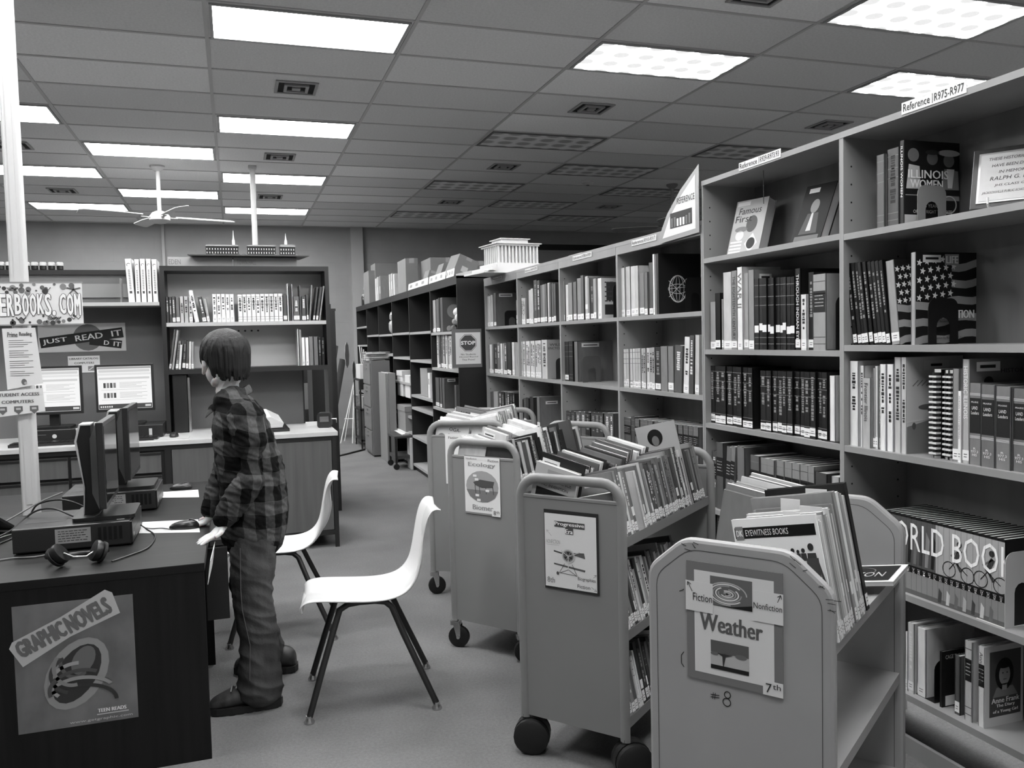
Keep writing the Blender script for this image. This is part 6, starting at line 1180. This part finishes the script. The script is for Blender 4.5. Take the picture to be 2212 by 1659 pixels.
# ------------------------------------------------------------------ along the dark bookcases
CBX = mat('carton_brown',.50,.75,noise=.06,scale=(5,5,5)); CBW = mat('carton_white',.78,.6)
def carton(x, y, z, w_, d_, h_, m, label, rz=0, name='cardboard_box', lid=False, rx=0, art=None, grp=None, ry=0):
    t = thing(name, label, 'box', (x, y, z), rz, grp)
    if rx or ry: t.rotation_euler = (rx, ry, rz)
    MB().box(-w_/2,w_/2,-d_/2,d_/2,0,h_).build('carton', m, t, bevel=.003)
    if lid: MB().box(-w_/2-.006,w_/2+.006,-d_/2-.006,d_/2+.006,h_-.06,h_+.004).build('lid', m, t)
    else: MB().box(-.03,.03,-d_/2-.0008,d_/2+.0008,h_*.86,h_+.0008).build('packing_tape', mat('packing_tape',.60,.25), t)
    if art: A = Art(t,(-w_/2,-d_/2,0),(1,0,0),(0,0,1)); art(A,w_,h_); A.done()
    return t
TP = 2.022
def topx(px, Y, X=DXX): return onY(px, 620, Y).x
g = 'cartons and folders on the dark bookcases'
carton(1.99, 12.4, TP, .22, .5, .47, CBX, 'tall brown carton upright near the pale wall pilaster', name='cardboard_box', grp=g)
carton(2.22, 12.3, TP, .45, .40, .32, CBX, 'brown carton lowest of the pair close to the back wall', grp=g); carton(2.33, 12.3, TP+.322, .72, .40, .25, CBX, 'wide brown carton on top of the pair close to the back wall', grp=g, art=lambda A,w,h: A.text('BOX',w*.62,h*.3,w*.75,h*.7,INK(.25)))
carton(2.02, 10.0, TP, .15, .5, .41, CBX, 'tall narrow brown carton in the middle of the bookcase top', grp=g)
carton(2.34, 9.5, TP, .42, .5, .37, CBX, 'large square brown carton beside the tall narrow one', grp=g); carton(2.62, 9.1, TP, .5, .4, .30, CBX, 'brown carton behind the tilted parcels', grp=g)
carton(2.02, 8.95, TP, .10, .22, .19, CBX, 'small leaning brown parcel, first of three toward the wall', ry=.28, grp=g); carton(2.08, 8.5, TP, .17, .24, .21, CBX, 'middle leaning brown parcel of the three', ry=.35, grp=g); carton(2.12, 8.05, TP+.03, .22, .26, .22, CBX, 'biggest leaning brown parcel of the three, showing a white patch', ry=.42, rz=.1, grp=g, art=lambda A,w,h: A.rect(w*.3,h*.3,w*.6,h*.55,INK(.75)))
for k, (Y, wd, hh, gg) in enumerate([(11.85,.07,.33,.8),(11.7,.07,.34,.75),(11.5,.06,.34,.5),(10.75,.05,.30,.75),(10.6,.06,.30,.7),(10.45,.05,.28,.8)]):
    t = thing('magazine_file', '%s magazine file, %s along the bookcase top from the back wall' % (shade(gg), ORD[k]), 'magazine file', (1.93, Y, TP), 0, 'magazine files on the dark bookcases'); MB().box(0,.22,-wd/2*1.6,wd/2*1.6,0,hh).build('body', G(gg), t, bevel=.002); MB().box(-.001,0,-.02,.02,.1,.2).build('spine_label', TAGM, t)
for k, (py_, X_) in enumerate([(12.9,1.93),(12.65,1.95)]):
    t = thing('jar', 'small dark jar near the pale pilaster, %s from the wall' % ORD[k], 'jar', (X_, py_, TP), 0, 'jars by the pilaster'); MB().lathe([(.05,0),(.055,.01),(.055,.13),(.04,.15)]).build('glass', mat('jar_dark',.2,.15), t); MB().lathe([(.042,.15),(.042,.17),(.03,.172)]).build('lid', mat('lid_pale',.72,.5), t)
PLS = mat('clear_bag',.62,.12)
t = thing('plastic_bag', 'crumpled clear plastic bag on the far end of the dark bookcases', 'bag', (2.02, 12.75, TP)); g_ = MB().ball((0,0,.25),.13,.12,.15,10); rn = random.Random(3); g_.v = [(v[0]+rn.uniform(-.02,.02), v[1]+rn.uniform(-.02,.02), v[2]+rn.uniform(-.02,.02)) for v in g_.v]; g_.build('bag', PLS, t); MB().box(-.08,.08,-.08,.08,0,.12).build('contents', G(.3), t)
for k, (y0, y1) in enumerate([(7.2,7.48),(7.52,8.2),(8.25,9.25)]):
    t = thing('banner_strip', 'white paper banner strip along the dark bookcase top, %s from the temple model' % ORD[k], 'banner', (DXX-.004, y0, TP), 0, 'banner strips on the dark bookcases'); L_ = y1-y0
    MB().box(0,.002,0,L_,0,.07,TR(0,0,0,0,.12)).build('strip', CARD, t); A = Art(t,(-.001,L_,.0),(0,-1,0),(0.12,0,1)); [A.rect(L_*(.1+.3*j),.02,L_*(.22+.3*j),.05,INK(.6),'faded_print',1) for j in range(3)]; A.done()
o = MB().prism([(-.16,0),(.16,0),(.14,.035),(-.02,.05),(-.16,.02)],'y',0,.01).build('paper_sheet', CARD); o.location = (2.06,7.25,TP+.002); tag(o, 'curled white paper at the near corner of the dark bookcase top', 'paper')
# shelf contents
carton(2.02, 9.15-.33, .862, .20, .34, .30, mat('box_grey',.55,.7), 'light grey document box in the nearly empty dark bay', name='document_box'); 
t = thing('magazine_file', 'white magazine file beside the light grey document box', 'magazine file', (1.90, 8.48, .862)); MB().box(0,.22,-.05,.05,0,.26).build('body', G(.84), t, bevel=.002); MB().box(-.001,0,-.02,.02,.14,.2).build('spine_label', G(.5), t)
def prints(A,w,h): 
    for i in range(3):
        for j in range(2): A.rect(w*(.1+.3*i),h*(.15+.35*j),w*(.28+.3*i),h*(.38+.35*j),INK(.3))
carton(2.0, 9.98, .802, .24, .34, .30, CBW, 'white lidded storage box in the dark bay', name='storage_box', lid=True); carton(1.98, 9.55, .802, .19, .28, .26, CBW, 'white box with small dark pictures in the dark bay', art=prints)
carton(1.97, 9.75, .41, .26, .5, .29, CBX, 'brown lidded archive box on the papers in the dark bay', name='archive_box', lid=True)
t = thing('paper_stack', 'untidy stack of papers under the brown archive box', 'papers', (1.93, 9.75, .385)); g_ = MB(); [g_.box(-.12+rn.uniform(-.03,.02),.12+rn.uniform(-.02,.03),-.3,.3,.004*k,.004*k+.003) for k in range(6)]; g_.build('sheets', CARD, t)
carton(1.93, 9.40, .0, .16, .2, .36, CBW, 'white tall carton on the floor beside the small cart')
t = thing('rolling_cart', 'small dark rolling cart standing before the dark bay', 'cart', (1.785, 9.55, 0)); MB().box(-.10,.14,-.2,.2,.12,.16).build('lower_shelf', mat('cart_grey',.22,.5), t); 
for sx, sy in ((-.09,-.19),(.13,-.19),(-.09,.19),(.13,.19)): MB().box(sx-.012,sx+.012,sy-.012,sy+.012,.07,.38).build('leg', DKW, t); MB().lathe([(.01,-.012),(.034,-.012),(.034,.012),(.01,.012)],TR(sx,sy,.035,0,0,math.pi/2)).build('wheel', RUB, t)
MB().box(-.11,.15,-.22,.22,.36,.383).build('top_shelf', mat('cart_grey',.22,.5), t)
t = thing('plush_bag', 'clear bag with a bundled object on the third dark bay shelf', 'bag', (1.93, 10.55, 1.557)); g_ = MB().ball((0,0,.09),.06,.07,.09,8).ball((0,0,.22),.05,.05,.07,8); g_.v = [(v[0]+rn.uniform(-.008,.008), v[1]+rn.uniform(-.008,.008), max(0,v[2]+rn.uniform(-.008,.008))) for v in g_.v]; g_.build('bundle', PLS, t)
# filing cabinet and boards in the aisle
GM = mat('cabinet_grey',.42,.4,spec=.5)
t = thing('filing_cabinet', 'tall grey filing cabinet topped with papers in the aisle', 'filing cabinet', (1.615, 10.55, 0)); MB().box(.01,.25,0,.62,.02,1.22).build('body', GM, t, bevel=.004); MB().box(.02,.24,.02,.6,0,.02).build('plinth', BLK, t)
for k in range(4): d_ = MB().box(-.006,.01,.02,.60,.05+.29*k,.32+.29*k).build('drawer', GM, t, bevel=.003); MB().box(-.02,-.006,.25,.37,.24+.29*k,.255+.29*k).build('handle', CHR, d_); MB().box(-.008,-.006,.27,.35,.28+.29*k,.305+.29*k).build('label_holder', CHR, d_)
t = thing('paper_stack', 'heap of folders and papers on the grey filing cabinet', 'papers', (1.745, 10.85, 1.222)); rn = random.Random(8)
for k in range(9): MB().box(-.12,.12,-.2,.2,.0,.010,TR(rn.uniform(-.02,.02),rn.uniform(-.03,.03),.012*k,rn.uniform(-.2,.2))).build('folder', G(rn.choice([.8,.6,.85,.5])), t)
t = thing('folded_carton', 'tall folded grey carton leaning on the filing cabinet', 'carton', (1.70, 9.95, 0)); MB().box(0,.03,0,.5,0,1.08).box(.035,.12,.0,.5,0,1.08).build('flaps', mat('carton_grey',.48,.7), t, bevel=.002); MB().box(.0302,.0345,.01,.49,.01,1.085).build('inner_edge', CARD, t)
t = thing('media_cart', 'black media cart with a pale box on top, deep in the aisle', 'cart', (1.60, 11.45, 0)); 
for z in (.10,.52,.93): MB().box(0,.26,0,.6,z,z+.025).build('shelf', DKW, t)
for sx in (.0,.24):
    for sy in (0,.58): MB().box(sx,sx+.02,sy,sy+.02,.0,.93).build('upright', DKW, t)
MB().box(.05,.24,.02,.58,.125,.52).build('closed_cabinet', BLK, t)
carton(1.73, 11.7, .956, .22, .4, .20, CBW, 'pale open box on the black media cart', art=lambda A,w,h: A.text('BOOKS',w*.2,h*.4,w*.8,h*.6,INK(.45))); carton(1.74, 11.68, .546, .18, .3, .16, mat('box_grey',.55,.7), 'grey box on the middle shelf of the black media cart')
for k in range(4): o = MB().tube([(1.66+.03*k,11.62+.05*k,1.16),(1.64+.035*k,11.62+.05*k,1.42-.03*k)],.008,8).build('cardboard_tube', CBW); tag(o, 'thin pale tube standing in the open box, %s of four' % ORD[k], 'tube', 'thin tubes in the open box')
# planks, easel, discs leaning by the wall end
for k, (x0, x1, zt_, gg) in enumerate([(1.10,1.42,1.50,.16),(1.18,1.50,1.42,.24),(1.26,1.60,1.2,.2),(1.04,1.38,1.05,.12)]):
    y = 12.9-.09*k; o = MB().tube([(x0,y-.25,.0),(x1,y+.5,zt_)],.05,4,ry=.012,side=(0,1,0)).build('leaning_board', G(gg)); tag(o, '%s board leaning in the aisle corner, %s from the hutch' % (shade(gg), ORD[k]), 'board', 'boards leaning at the aisle end')
t = thing('easel', 'white folding easel standing before the leaning boards', 'easel', (1.55, 12.25, 0)); [MB().tube([(a_,b_,0),(.10,.12,.88)],.008,8).build('leg', SNOW, t) for a_, b_ in ((-.14,.0),(.02,-.10),(.16,.1),(-.05,.25))]; MB().tube([(-.07,.03,.35),(.12,.02,.35)],.006,8).build('crossbar', SNOW, t)
for k, (x, z, r_, gg) in enumerate([(1.56,1.28,.16,.62),(1.64,1.05,.12,.5)]):
    t = thing('paper_fan', ['tall pale scalloped paper disc hanging over the easel','lower pale scalloped paper disc over the easel'][k], 'decoration', (x, 12.35-.1*k, z), 1.1, 'scalloped paper discs'); P = [(r_*(1+.06*math.cos(8*q))*math.cos(q)*.55, r_*(1.15+.06*math.cos(8*q))*math.sin(q)) for q in [6.283*i/48 for i in range(48)]]; MB().prism(P,'y',0,.006).build('disc', mat('fan_paper_%d' % (gg*100), gg, .7), t); A = Art(t,(0,0,0),(1,0,0),(0,0,1)); [A.line((0,0),(r_*.5*math.cos(q),r_*math.sin(q)),.002,INK(.4),'fold_lines',0) for q in [.52*i for i in range(12)]]; A.done()
carton(1.70, 12.2, 0, .16, .2, .70, mat('box_speckled',.6,.8,noise=.4,scale=(30,30,30)), 'speckled tall box behind the easel')
o = MB().tube([(1.0,10.6,.01),(1.3,10.9,.01),(1.62,11.3,.01)],.012,8).build('cable_cover', BLK); tag(o, 'dark cable lying on the carpet across the aisle', 'cable')
# ------------------------------------------------------------------ the boy
def remeshed(mb, name, m, parent, vox=.006, smooth=6, disp=None, sq=1.):
    o = mb.build(name, m, parent); r = o.modifiers.new('r', 'REMESH'); r.mode = 'VOXEL'; r.voxel_size = vox; r.use_smooth_shade = True
    s = o.modifiers.new('s', 'SMOOTH'); s.iterations = smooth; s.factor = .5
    bpy.context.view_layer.update(); me = bpy.data.meshes.new_from_object(o.evaluated_get(bpy.context.evaluated_depsgraph_get()))
    if disp:      # cloth folds: noise squeezed along z so that creases run across the limb
        from mathutils import noise as nz
        me.calc_loop_triangles(); nn = [v.normal.copy() for v in me.vertices]
        for v, q in zip(me.vertices, nn):
            c = v.co; w_ = nz.noise(Vector((c.x*.7+c.y*.3, c.y*.7, c.z*sq+c.x*.9))/disp[1]); w2 = nz.noise(Vector((c.x, c.y, c.z*sq*1.5-c.x))/disp[1]*.45)
            v.co = c+q*disp[0]*(.7-abs(w_)*1.4+.5*w2)*.5
    o.modifiers.clear(); old = o.data; o.data = me; bpy.data.meshes.remove(old)
    if not me.materials: me.materials.append(m)
    return o
def cap(mb, pts, r, n=16, ry=None, side=None):   # swept limb with rounded ends
    P = [Vector(p) for p in pts]; rr = list(r); yy = list(ry) if ry else list(r)
    d0 = (P[0]-P[1]).normalized(); d1 = (P[-1]-P[-2]).normalized()
    a = [P[0]+d0*min(rr[0],yy[0])*q for q in (.95,.7,.35)]; b = [P[-1]+d1*min(rr[-1],yy[-1])*q for q in (.35,.7,.95)]; k = (.3,.71,.93)
    PP = a+P+b; RR = [rr[0]*x for x in k]+rr+[rr[-1]*x for x in k[::-1]]; YY = [yy[0]*x for x in k]+yy+[yy[-1]*x for x in k[::-1]]
    return mb.tube(PP, RR, n, ry=YY, side=side or (.01,.02,1))
SKIN = mat('skin', .77, .5, noise=.05, scale=(12,12,12), spec=.4); SKIN.node_tree.nodes['Principled BSDF'].inputs['Subsurface Weight'].default_value = .12
HAIR = mat('hair', .10, .55, noise=.6, scale=(160,160,6), bump=.8, spec=.3); JEAN = mat('denim', .25, .85, noise=.30, scale=(14,14,5), bump=.3, spec=.15, bscale=120); SOLE = mat('shoe_sole', .07, .6); SHOE = mat('shoe_leather', .20, .45, noise=.5, scale=(30,30,30)); FLAN = plaid()
boy = thing('person', 'boy in dark checked shirt and jeans standing with a hand on the desk', 'person', (0, 3.56, 0))
O = Vector((0, 3.56, 0)); V = lambda x, y, z: (x-O.x, y-O.y, z)
HC_ = Vector((-.045, 3.60, 1.385)); hd = Vector((-.45, .893, 0)).normalized(); sd = Vector((-hd.y, hd.x, 0))     # face direction; sd = his left
def H(f, s, u): p = HC_+hd*f+sd*(-s)+Vector((0,0,u)); return V(*p)      # forward, right, up in head space
b = MB()
RZ = math.atan2(hd.y, hd.x)
def hb(mb, f, s, u, rf, rs, ru, n=12): c = H(f, s, u); return mb.ball((0,0,0), rf, rs, ru, n, TR(c[0], c[1], c[2], RZ))
hb(b, -.012, 0, .030, .090, .074, .082); hb(b, .028, 0, -.035, .058, .060, .070); hb(b, .045, 0, -.078, .034, .036, .026)    # skull, face, chin
cap(b, [H(-.02,.045,-.075), H(.035,.025,-.088)], [.016,.014]); cap(b, [H(-.02,-.045,-.075), H(.035,-.025,-.088)], [.016,.014])  # jaw
cap(b, [H(.083,0,.01), H(.100,0,-.025)], [.007,.012]); hb(b, .098, .010, -.030, .010, .008, .008, 6); hb(b, .098, -.010, -.030, .010, .008, .008, 6)
cap(b, [H(.080,-.018,-.058), H(.086,0,-.056), H(.080,.018,-.058)], [.005,.007,.005])
for s in (-1, 1):
    hb(b, .070, s*.030, .018, .016, .020, .008, 6); hb(b, .062, s*.036, -.020, .018, .018, .016, 6)      # brow, cheek
    c = H(.004, s*.082, -.016); b.tube([Vector(c)+Vector((0,0,z_))+hd*q for z_, q in ((-.030,.008),(-.014,-.004),(.006,-.013),(.026,-.008),(.032,.006))], [.006,.010,.013,.011,.006], 10)   # ear
cap(b, [V(-.025,3.575,1.20), V(-.033,3.583,1.27), H(-.030,0,-.045)], [.050,.048,.050])     # neck
# shoulders / torso core, all under the shirt, arms, hips, legs: one body
SHn, SHf = (.028, 3.425, 1.165), (.015, 3.695, 1.165)
cap(b, [V(*SHn), V(-.01,3.51,1.165), V(-.01,3.61,1.165), V(*SHf)], [.024,.03,.03,.024]); cap(b, [V(.0,3.56,1.14), V(.02,3.56,1.0), V(.045,3.56,.82), V(.05,3.56,.74)], [.085,.085,.085,.09], ry=[.12,.11,.105,.12], side=(0,1,0))
ELn, WRn = (.045, 3.385, .935), (-.065, 3.405, .765); ELf, WRf = (-.055, 3.75, .93), (-.125, 3.70, .74)
cap(b, [V(*SHn), V(*ELn), V(*WRn)], [.026,.028,.022]); cap(b, [V(*SHf), V(*ELf), V(*WRf)], [.026,.028,.022])
def leg(hx, hy, kx, ky, kz, ax, ay, az): cap(b, [V(hx,hy,.74), V(kx,ky,kz), V(ax,ay,az)], [.068,.048,.036])
leg(.04,3.49,.035,3.455,.43,.055,3.44,.09); leg(.04,3.63,.045,3.67,.43,.085,3.80,.12)
def hand(wr, palmc, dirv, up, side, curl, spread=1., sc_=1.):
    # wr wrist, palmc knuckle centre, fingers along dirv, side points to the thumb
    w_, p, d, u, s = map(Vector, (wr, palmc, dirv, up, side)); d.normalize(); u.normalize(); s.normalize()
    m_ = MB()
    def T_(q): return V(*q)
    cap(b, [T_(w_), T_(w_.lerp(p,.55)), T_(p)], [.024,.030,.031], ry=[.017,.015,.011], side=tuple(u))
    for k, (off, L_) in enumerate(((.024,.066),(.008,.074),(-.008,.068),(-.023,.054))):
        L_ *= sc_; base = p+s*off*.95-d*.008; dd = (d+s*off*5*spread).normalized(); q1 = base+dd*L_*.42-u*L_*.05*curl; q2 = q1+dd*L_*.3-u*L_*.16*curl; q3 = q2+dd*L_*.26-u*L_*.12*curl
        cap(b, [T_(base), T_(q1), T_(q2), T_(q3)], [.0088,.0082,.0075,.0066], n=10)
    tb = w_.lerp(p,.25)+s*.020; t1 = tb+(d*.45+s*.8)*.030-u*.003; t2 = t1+(d*.85+s*.35)*.026-u*.005; cap(b, [T_(tb), T_(t1), T_(t2)], [.013,.010,.0078], n=10)
hand((-.070,3.400,.752), (-.112,3.385,.722), (-1,-.12,-.30), (-.25,0,.97), (.35,-.94,0), .45, 1.3, .92)
hand((-.125,3.70,.735), (-.150,3.70,.715), (-1,0,-.15), (-.1,0,1), (0,1,0), .4, 1., .9)
o = remeshed(b, 'body', SKIN, boy, .0035, 3)
# eyes, brows
for s in (-1, 1):
    e = MB(); hb(e, .077, s*.030, .002, .010, .012, .009, 8); eo = e.build('eye', mat('eye_white', .85, .15), boy); e = MB(); hb(e, .086, s*.030, .002, .0025, .005, .005, 6); e.build('iris', mat('iris', .08, .1), eo)
e = MB(); cap(e, [H(.086,-.016,-.058), H(.0915,0,-.057), H(.086,.016,-.058)], [.003,.004,.003], n=8); e.build('lips', mat('lips', .5, .4), boy)
# hair: locks combed from the crown
h = MB(); rn = random.Random(5)
hb(h, -.020, 0, .042, .092, .083, .083); hb(h, -.064, 0, .0, .042, .066, .050)
for k in range(300):
    th = rn.uniform(0, 6.283); t01 = abs(((th+math.pi) % (2*math.pi))-math.pi)/math.pi       # 0 front, 1 back
    ue = .030 if t01 < .25 else .012 if t01 < .60 else -.034-.02*min(1, (t01-.60)/.2)
    ue += rn.uniform(-.016, .010); start = rn.choice([.12,.2,.5,.9]); pts = []; rr = []; r0_ = rn.uniform(.006,.0105)
    bulge = rn.uniform(.98, 1.07); sw = rn.uniform(-.7, .7)
    for j in range(8):
        f_ = j/7; ph = start+(1.75-start)*f_; a_ = th+sw*(f_-.8)*.8
        u = .040+.090*math.cos(ph); q = math.sin(min(ph, 1.6))
        if u < ue and pts: break
        pts.append((math.cos(a_)*.098*q*bulge-.018, math.sin(a_)*.086*q*bulge, u)); rr.append(r0_*(1-.35*f_))
    if len(pts) < 2: continue
    last = pts[-1]; drop = max(0, last[2]-ue); fl = rn.uniform(.90, 1.02)
    pts += [(last[0]*.99, last[1]*.985, last[2]-drop*.55-.004), (last[0]*fl*.96, last[1]*fl*.95, ue-.006)]; rr += [r0_*.6, r0_*.25]
    h.tube([H(*q_) for q_ in pts], rr, 6)
remeshed(h, 'hair', HAIR, boy, .0028, 0)
# shirt
s_ = MB()
cap(s_, [V(-.018,3.575,1.218), V(.0,3.565,1.17), V(.022,3.56,1.06), V(.045,3.56,.93), V(.055,3.56,.80), V(.048,3.56,.715)], [.070,.098,.118,.128,.130,.128], ry=[.10,.145,.150,.150,.152,.150], side=(0,1,0), n=24)
cap(s_, [V(SHn[0],SHn[1]+.01,SHn[2]), V(0,3.56,1.21), V(SHf[0],SHf[1]-.01,SHf[2])], [.056,.060,.056])
cap(s_, [V(*SHn), V(.045,3.395,1.06), V(*ELn), V(-.01,3.39,.86), V(-.062,3.402,.785)], [.066,.062,.056,.052,.040]); cap(s_, [V(*SHf), V(-.015,3.74,1.06), V(*ELf), V(-.09,3.735,.85), V(-.118,3.705,.765)], [.060,.058,.052,.046,.040])
cap(s_, [V(.03,3.56,.74),V(.045,3.56,.69)], [.120,.125], ry=[.145,.150], side=(0,1,0), n=24)
remeshed(s_, 'shirt', FLAN, boy, .0055, 5, disp=(.018, .05), sq=2.0)
# collar
n = 30; vs = []; fs = []
for i in range(n+1):
    q = math.radians(190+340*i/n); cx_, sy_ = math.cos(q), math.sin(q); z = 1.250+.042*cx_; tip = max(0, 1-min(i, n-i)/3.)
    for rr, dz_ in ((.000,-.010),(.004,.006),(.013,-.010),(.021+.006*tip,-.032-.020*tip)): vs.append(V(-.028+cx_*(.074+rr), 3.582+sy_*(.066+rr), z+dz_))
for i in range(n):
    for j in range(3): fs.append((i*4+j, i*4+j+1, (i+1)*4+j+1, (i+1)*4+j))
o = MB().add(vs, fs, smooth=True).build('collar', FLAN, boy); m_ = o.modifiers.new('s','SOLIDIFY'); m_.thickness = .004; m_ = o.modifiers.new('u','SUBSURF'); m_.levels = 1; m_.render_levels = 1
for pts, nm in (([(-.045,3.395,.800),(-.068,3.402,.775)], 'cuff'), ([(-.112,3.712,.79),(-.124,3.70,.765)], 'cuff')):
    MB().tube([V(*pts[0]), V(*pts[1])], [.044,.040], 18, ry=[.042,.038]).build(nm, FLAN, boy)
# jeans
j = MB()
cap(j, [V(.045,3.56,.80), V(.045,3.56,.72), V(.045,3.56,.66)], [.095,.100,.095], ry=[.125,.135,.13], side=(0,1,0), n=20)
cap(j, [V(.045,3.495,.70), V(.036,3.47,.56), V(.030,3.455,.43), V(.048,3.448,.27), V(.045,3.44,.14), V(.045,3.44,.075)], [.088,.084,.074,.074,.082,.090], ry=[.082,.078,.070,.070,.072,.074], side=(0,1,0), n=20)
cap(j, [V(.045,3.63,.70), V(.030,3.665,.56), V(.010,3.70,.43), V(.045,3.75,.28), V(.075,3.79,.16), V(.08,3.80,.10)], [.085,.080,.070,.068,.072,.078], n=20)
remeshed(j, 'jeans', JEAN, boy, .005, 5, disp=(.014, .075), sq=1.7)
MB().tube([V(-.010,3.402,.66),V(-.014,3.384,.5),V(-.012,3.386,.42),V(.012,3.374,.28),V(.005,3.372,.14)], .0018, 6).build('side_seam', mat('seam_thread', .30, .8), boy)
# shoes
def shoe(x, y, rz, z=0, pitch=0):
    M = TR(x-O.x, y-O.y, z, rz, pitch); so = MB()
    prof = [(-.138,.022,.030),(-.125,.037,.046),(-.09,.046,.060),(-.04,.047,.078),(.0,.045,.094),(.05,.043,.102),(.09,.042,.100),(.120,.036,.088),(.136,.022,.060)]
    u = MB()
    for i in range(len(prof)-1): pass
    vs = []; fs = []; n = 14
    for px, w_, h_ in prof:
        for k in range(n): q = 2*math.pi*k/n; vs.append((px, math.cos(q)*w_, .028+(h_-.022)*.5+math.sin(q)*(h_-.0)*.5))
    for i in range(len(prof)-1):
        for k in range(n): fs.append((i*n+k, i*n+(k+1)%n, (i+1)*n+(k+1)%n, (i+1)*n+k))
    fs += [tuple(range(n))[::-1], tuple(range((len(prof)-1)*n, len(prof)*n))]
    u.add(vs, fs, M, True); up_ = u.build('shoe', SHOE, boy); ss = up_.modifiers.new('s','SUBSURF'); ss.levels = 1; ss.render_levels = 1
    P = [(-.142,0),(-.135,.028),(-.11,.043),(-.05,.051),(.03,.046),(.10,.046),(.135,.032),(.142,0)]; P = P+[(a_,-b_) for a_, b_ in P[::-1][1:-1]]
    sm = MB().prism(P, 'z', .004, .030, M).build('sole', SOLE, up_)
    tr = MB()
    for k in range(8):
        q = -.118+.033*k; wq = (.030,.042,.047,.048,.046,.044,.042,.036)[k]
        tr.rbox(q-.012, q+.012, -wq, wq, 0, .016, .006, M)
    tr.build('tread_lugs', SOLE, up_)
    la = MB()
    for k in range(4): la.tube([(-.055+.02*k,-.028,.088+.010*k),(-.05+.02*k,0,.10+.010*k),(-.045+.02*k,.028,.088+.010*k)], .003, 6, M)
    la.build('laces', mat('laces', .5, .8), up_)
shoe(-.012, 3.445, -.02); shoe(.078, 3.815, -.30, .0, 0)
# ------------------------------------------------------------------ of the books, the 298 that show largest stay single; the rest become one object
bpy.context.view_layer.update(); dg = bpy.context.evaluated_depsgraph_get(); seen = {}
def root_of(o):
    while o.parent: o = o.parent
    return o.name
from mathutils.bvhtree import BVHTree
VV, FF, OW, names = [], [], [], []
for o in sc.objects:
    if o.type != 'MESH': continue
    n = len(VV); k = len(names); names.append(root_of(o)); Mw = o.matrix_world
    VV += [Mw @ v.co for v in o.data.vertices]
    for f in o.data.polygons: FF.append(tuple(i+n for i in f.vertices)); OW.append(k)
bvh = BVHTree.FromPolygons(VV, FF)
for iy in range(0, 415):
    for ix in range(0, 553):
        _, _, fi, _ = bvh.ray_cast(CAM, ray(ix*4+2, iy*4+2))
        if fi is not None: k = names[OW[fi]]; seen[k] = seen.get(k, 0)+1
del VV, FF, OW, bvh
books = [o for o in sc.objects if o.parent is None and o.get('category') == 'book' and o.type == 'MESH']
books.sort(key=lambda o: -seen.get(o.name, 0)); rest_ = books[298:]
V_, F_, MI, ML, MD = [], [], [], [], {}
for o in rest_:
    for p in [o]+list(o.children):
        Mw = p.matrix_world; n = len(V_); V_ += [tuple(Mw @ v.co) for v in p.data.vertices]; mm = p.data.materials[0]
        if mm.name not in MD: MD[mm.name] = len(ML); ML.append(mm)
        for f in p.data.polygons: F_.append(tuple(i+n for i in f.vertices)); MI.append(MD[mm.name])
me = bpy.data.meshes.new('small_books'); me.from_pydata(V_, [], F_)
for m_ in ML: me.materials.append(m_)
me.polygons.foreach_set('material_index', MI); me.update()
so = bpy.data.objects.new('small_books', me); col.objects.link(so)
tag(so, 'all the remaining small or half-hidden books packed on the shelves and trolleys', 'books', 'small packed books', 'stuff')
print('BOOKS', len(books), 'unseen', sum(1 for b in books if not seen.get(b.name)), 'last kept', seen.get(books[297].name), 'hits in rest', sum(seen.get(b.name, 0) for b in rest_))
bpy.data.batch_remove([c for o in rest_ for c in o.children]+list(rest_))
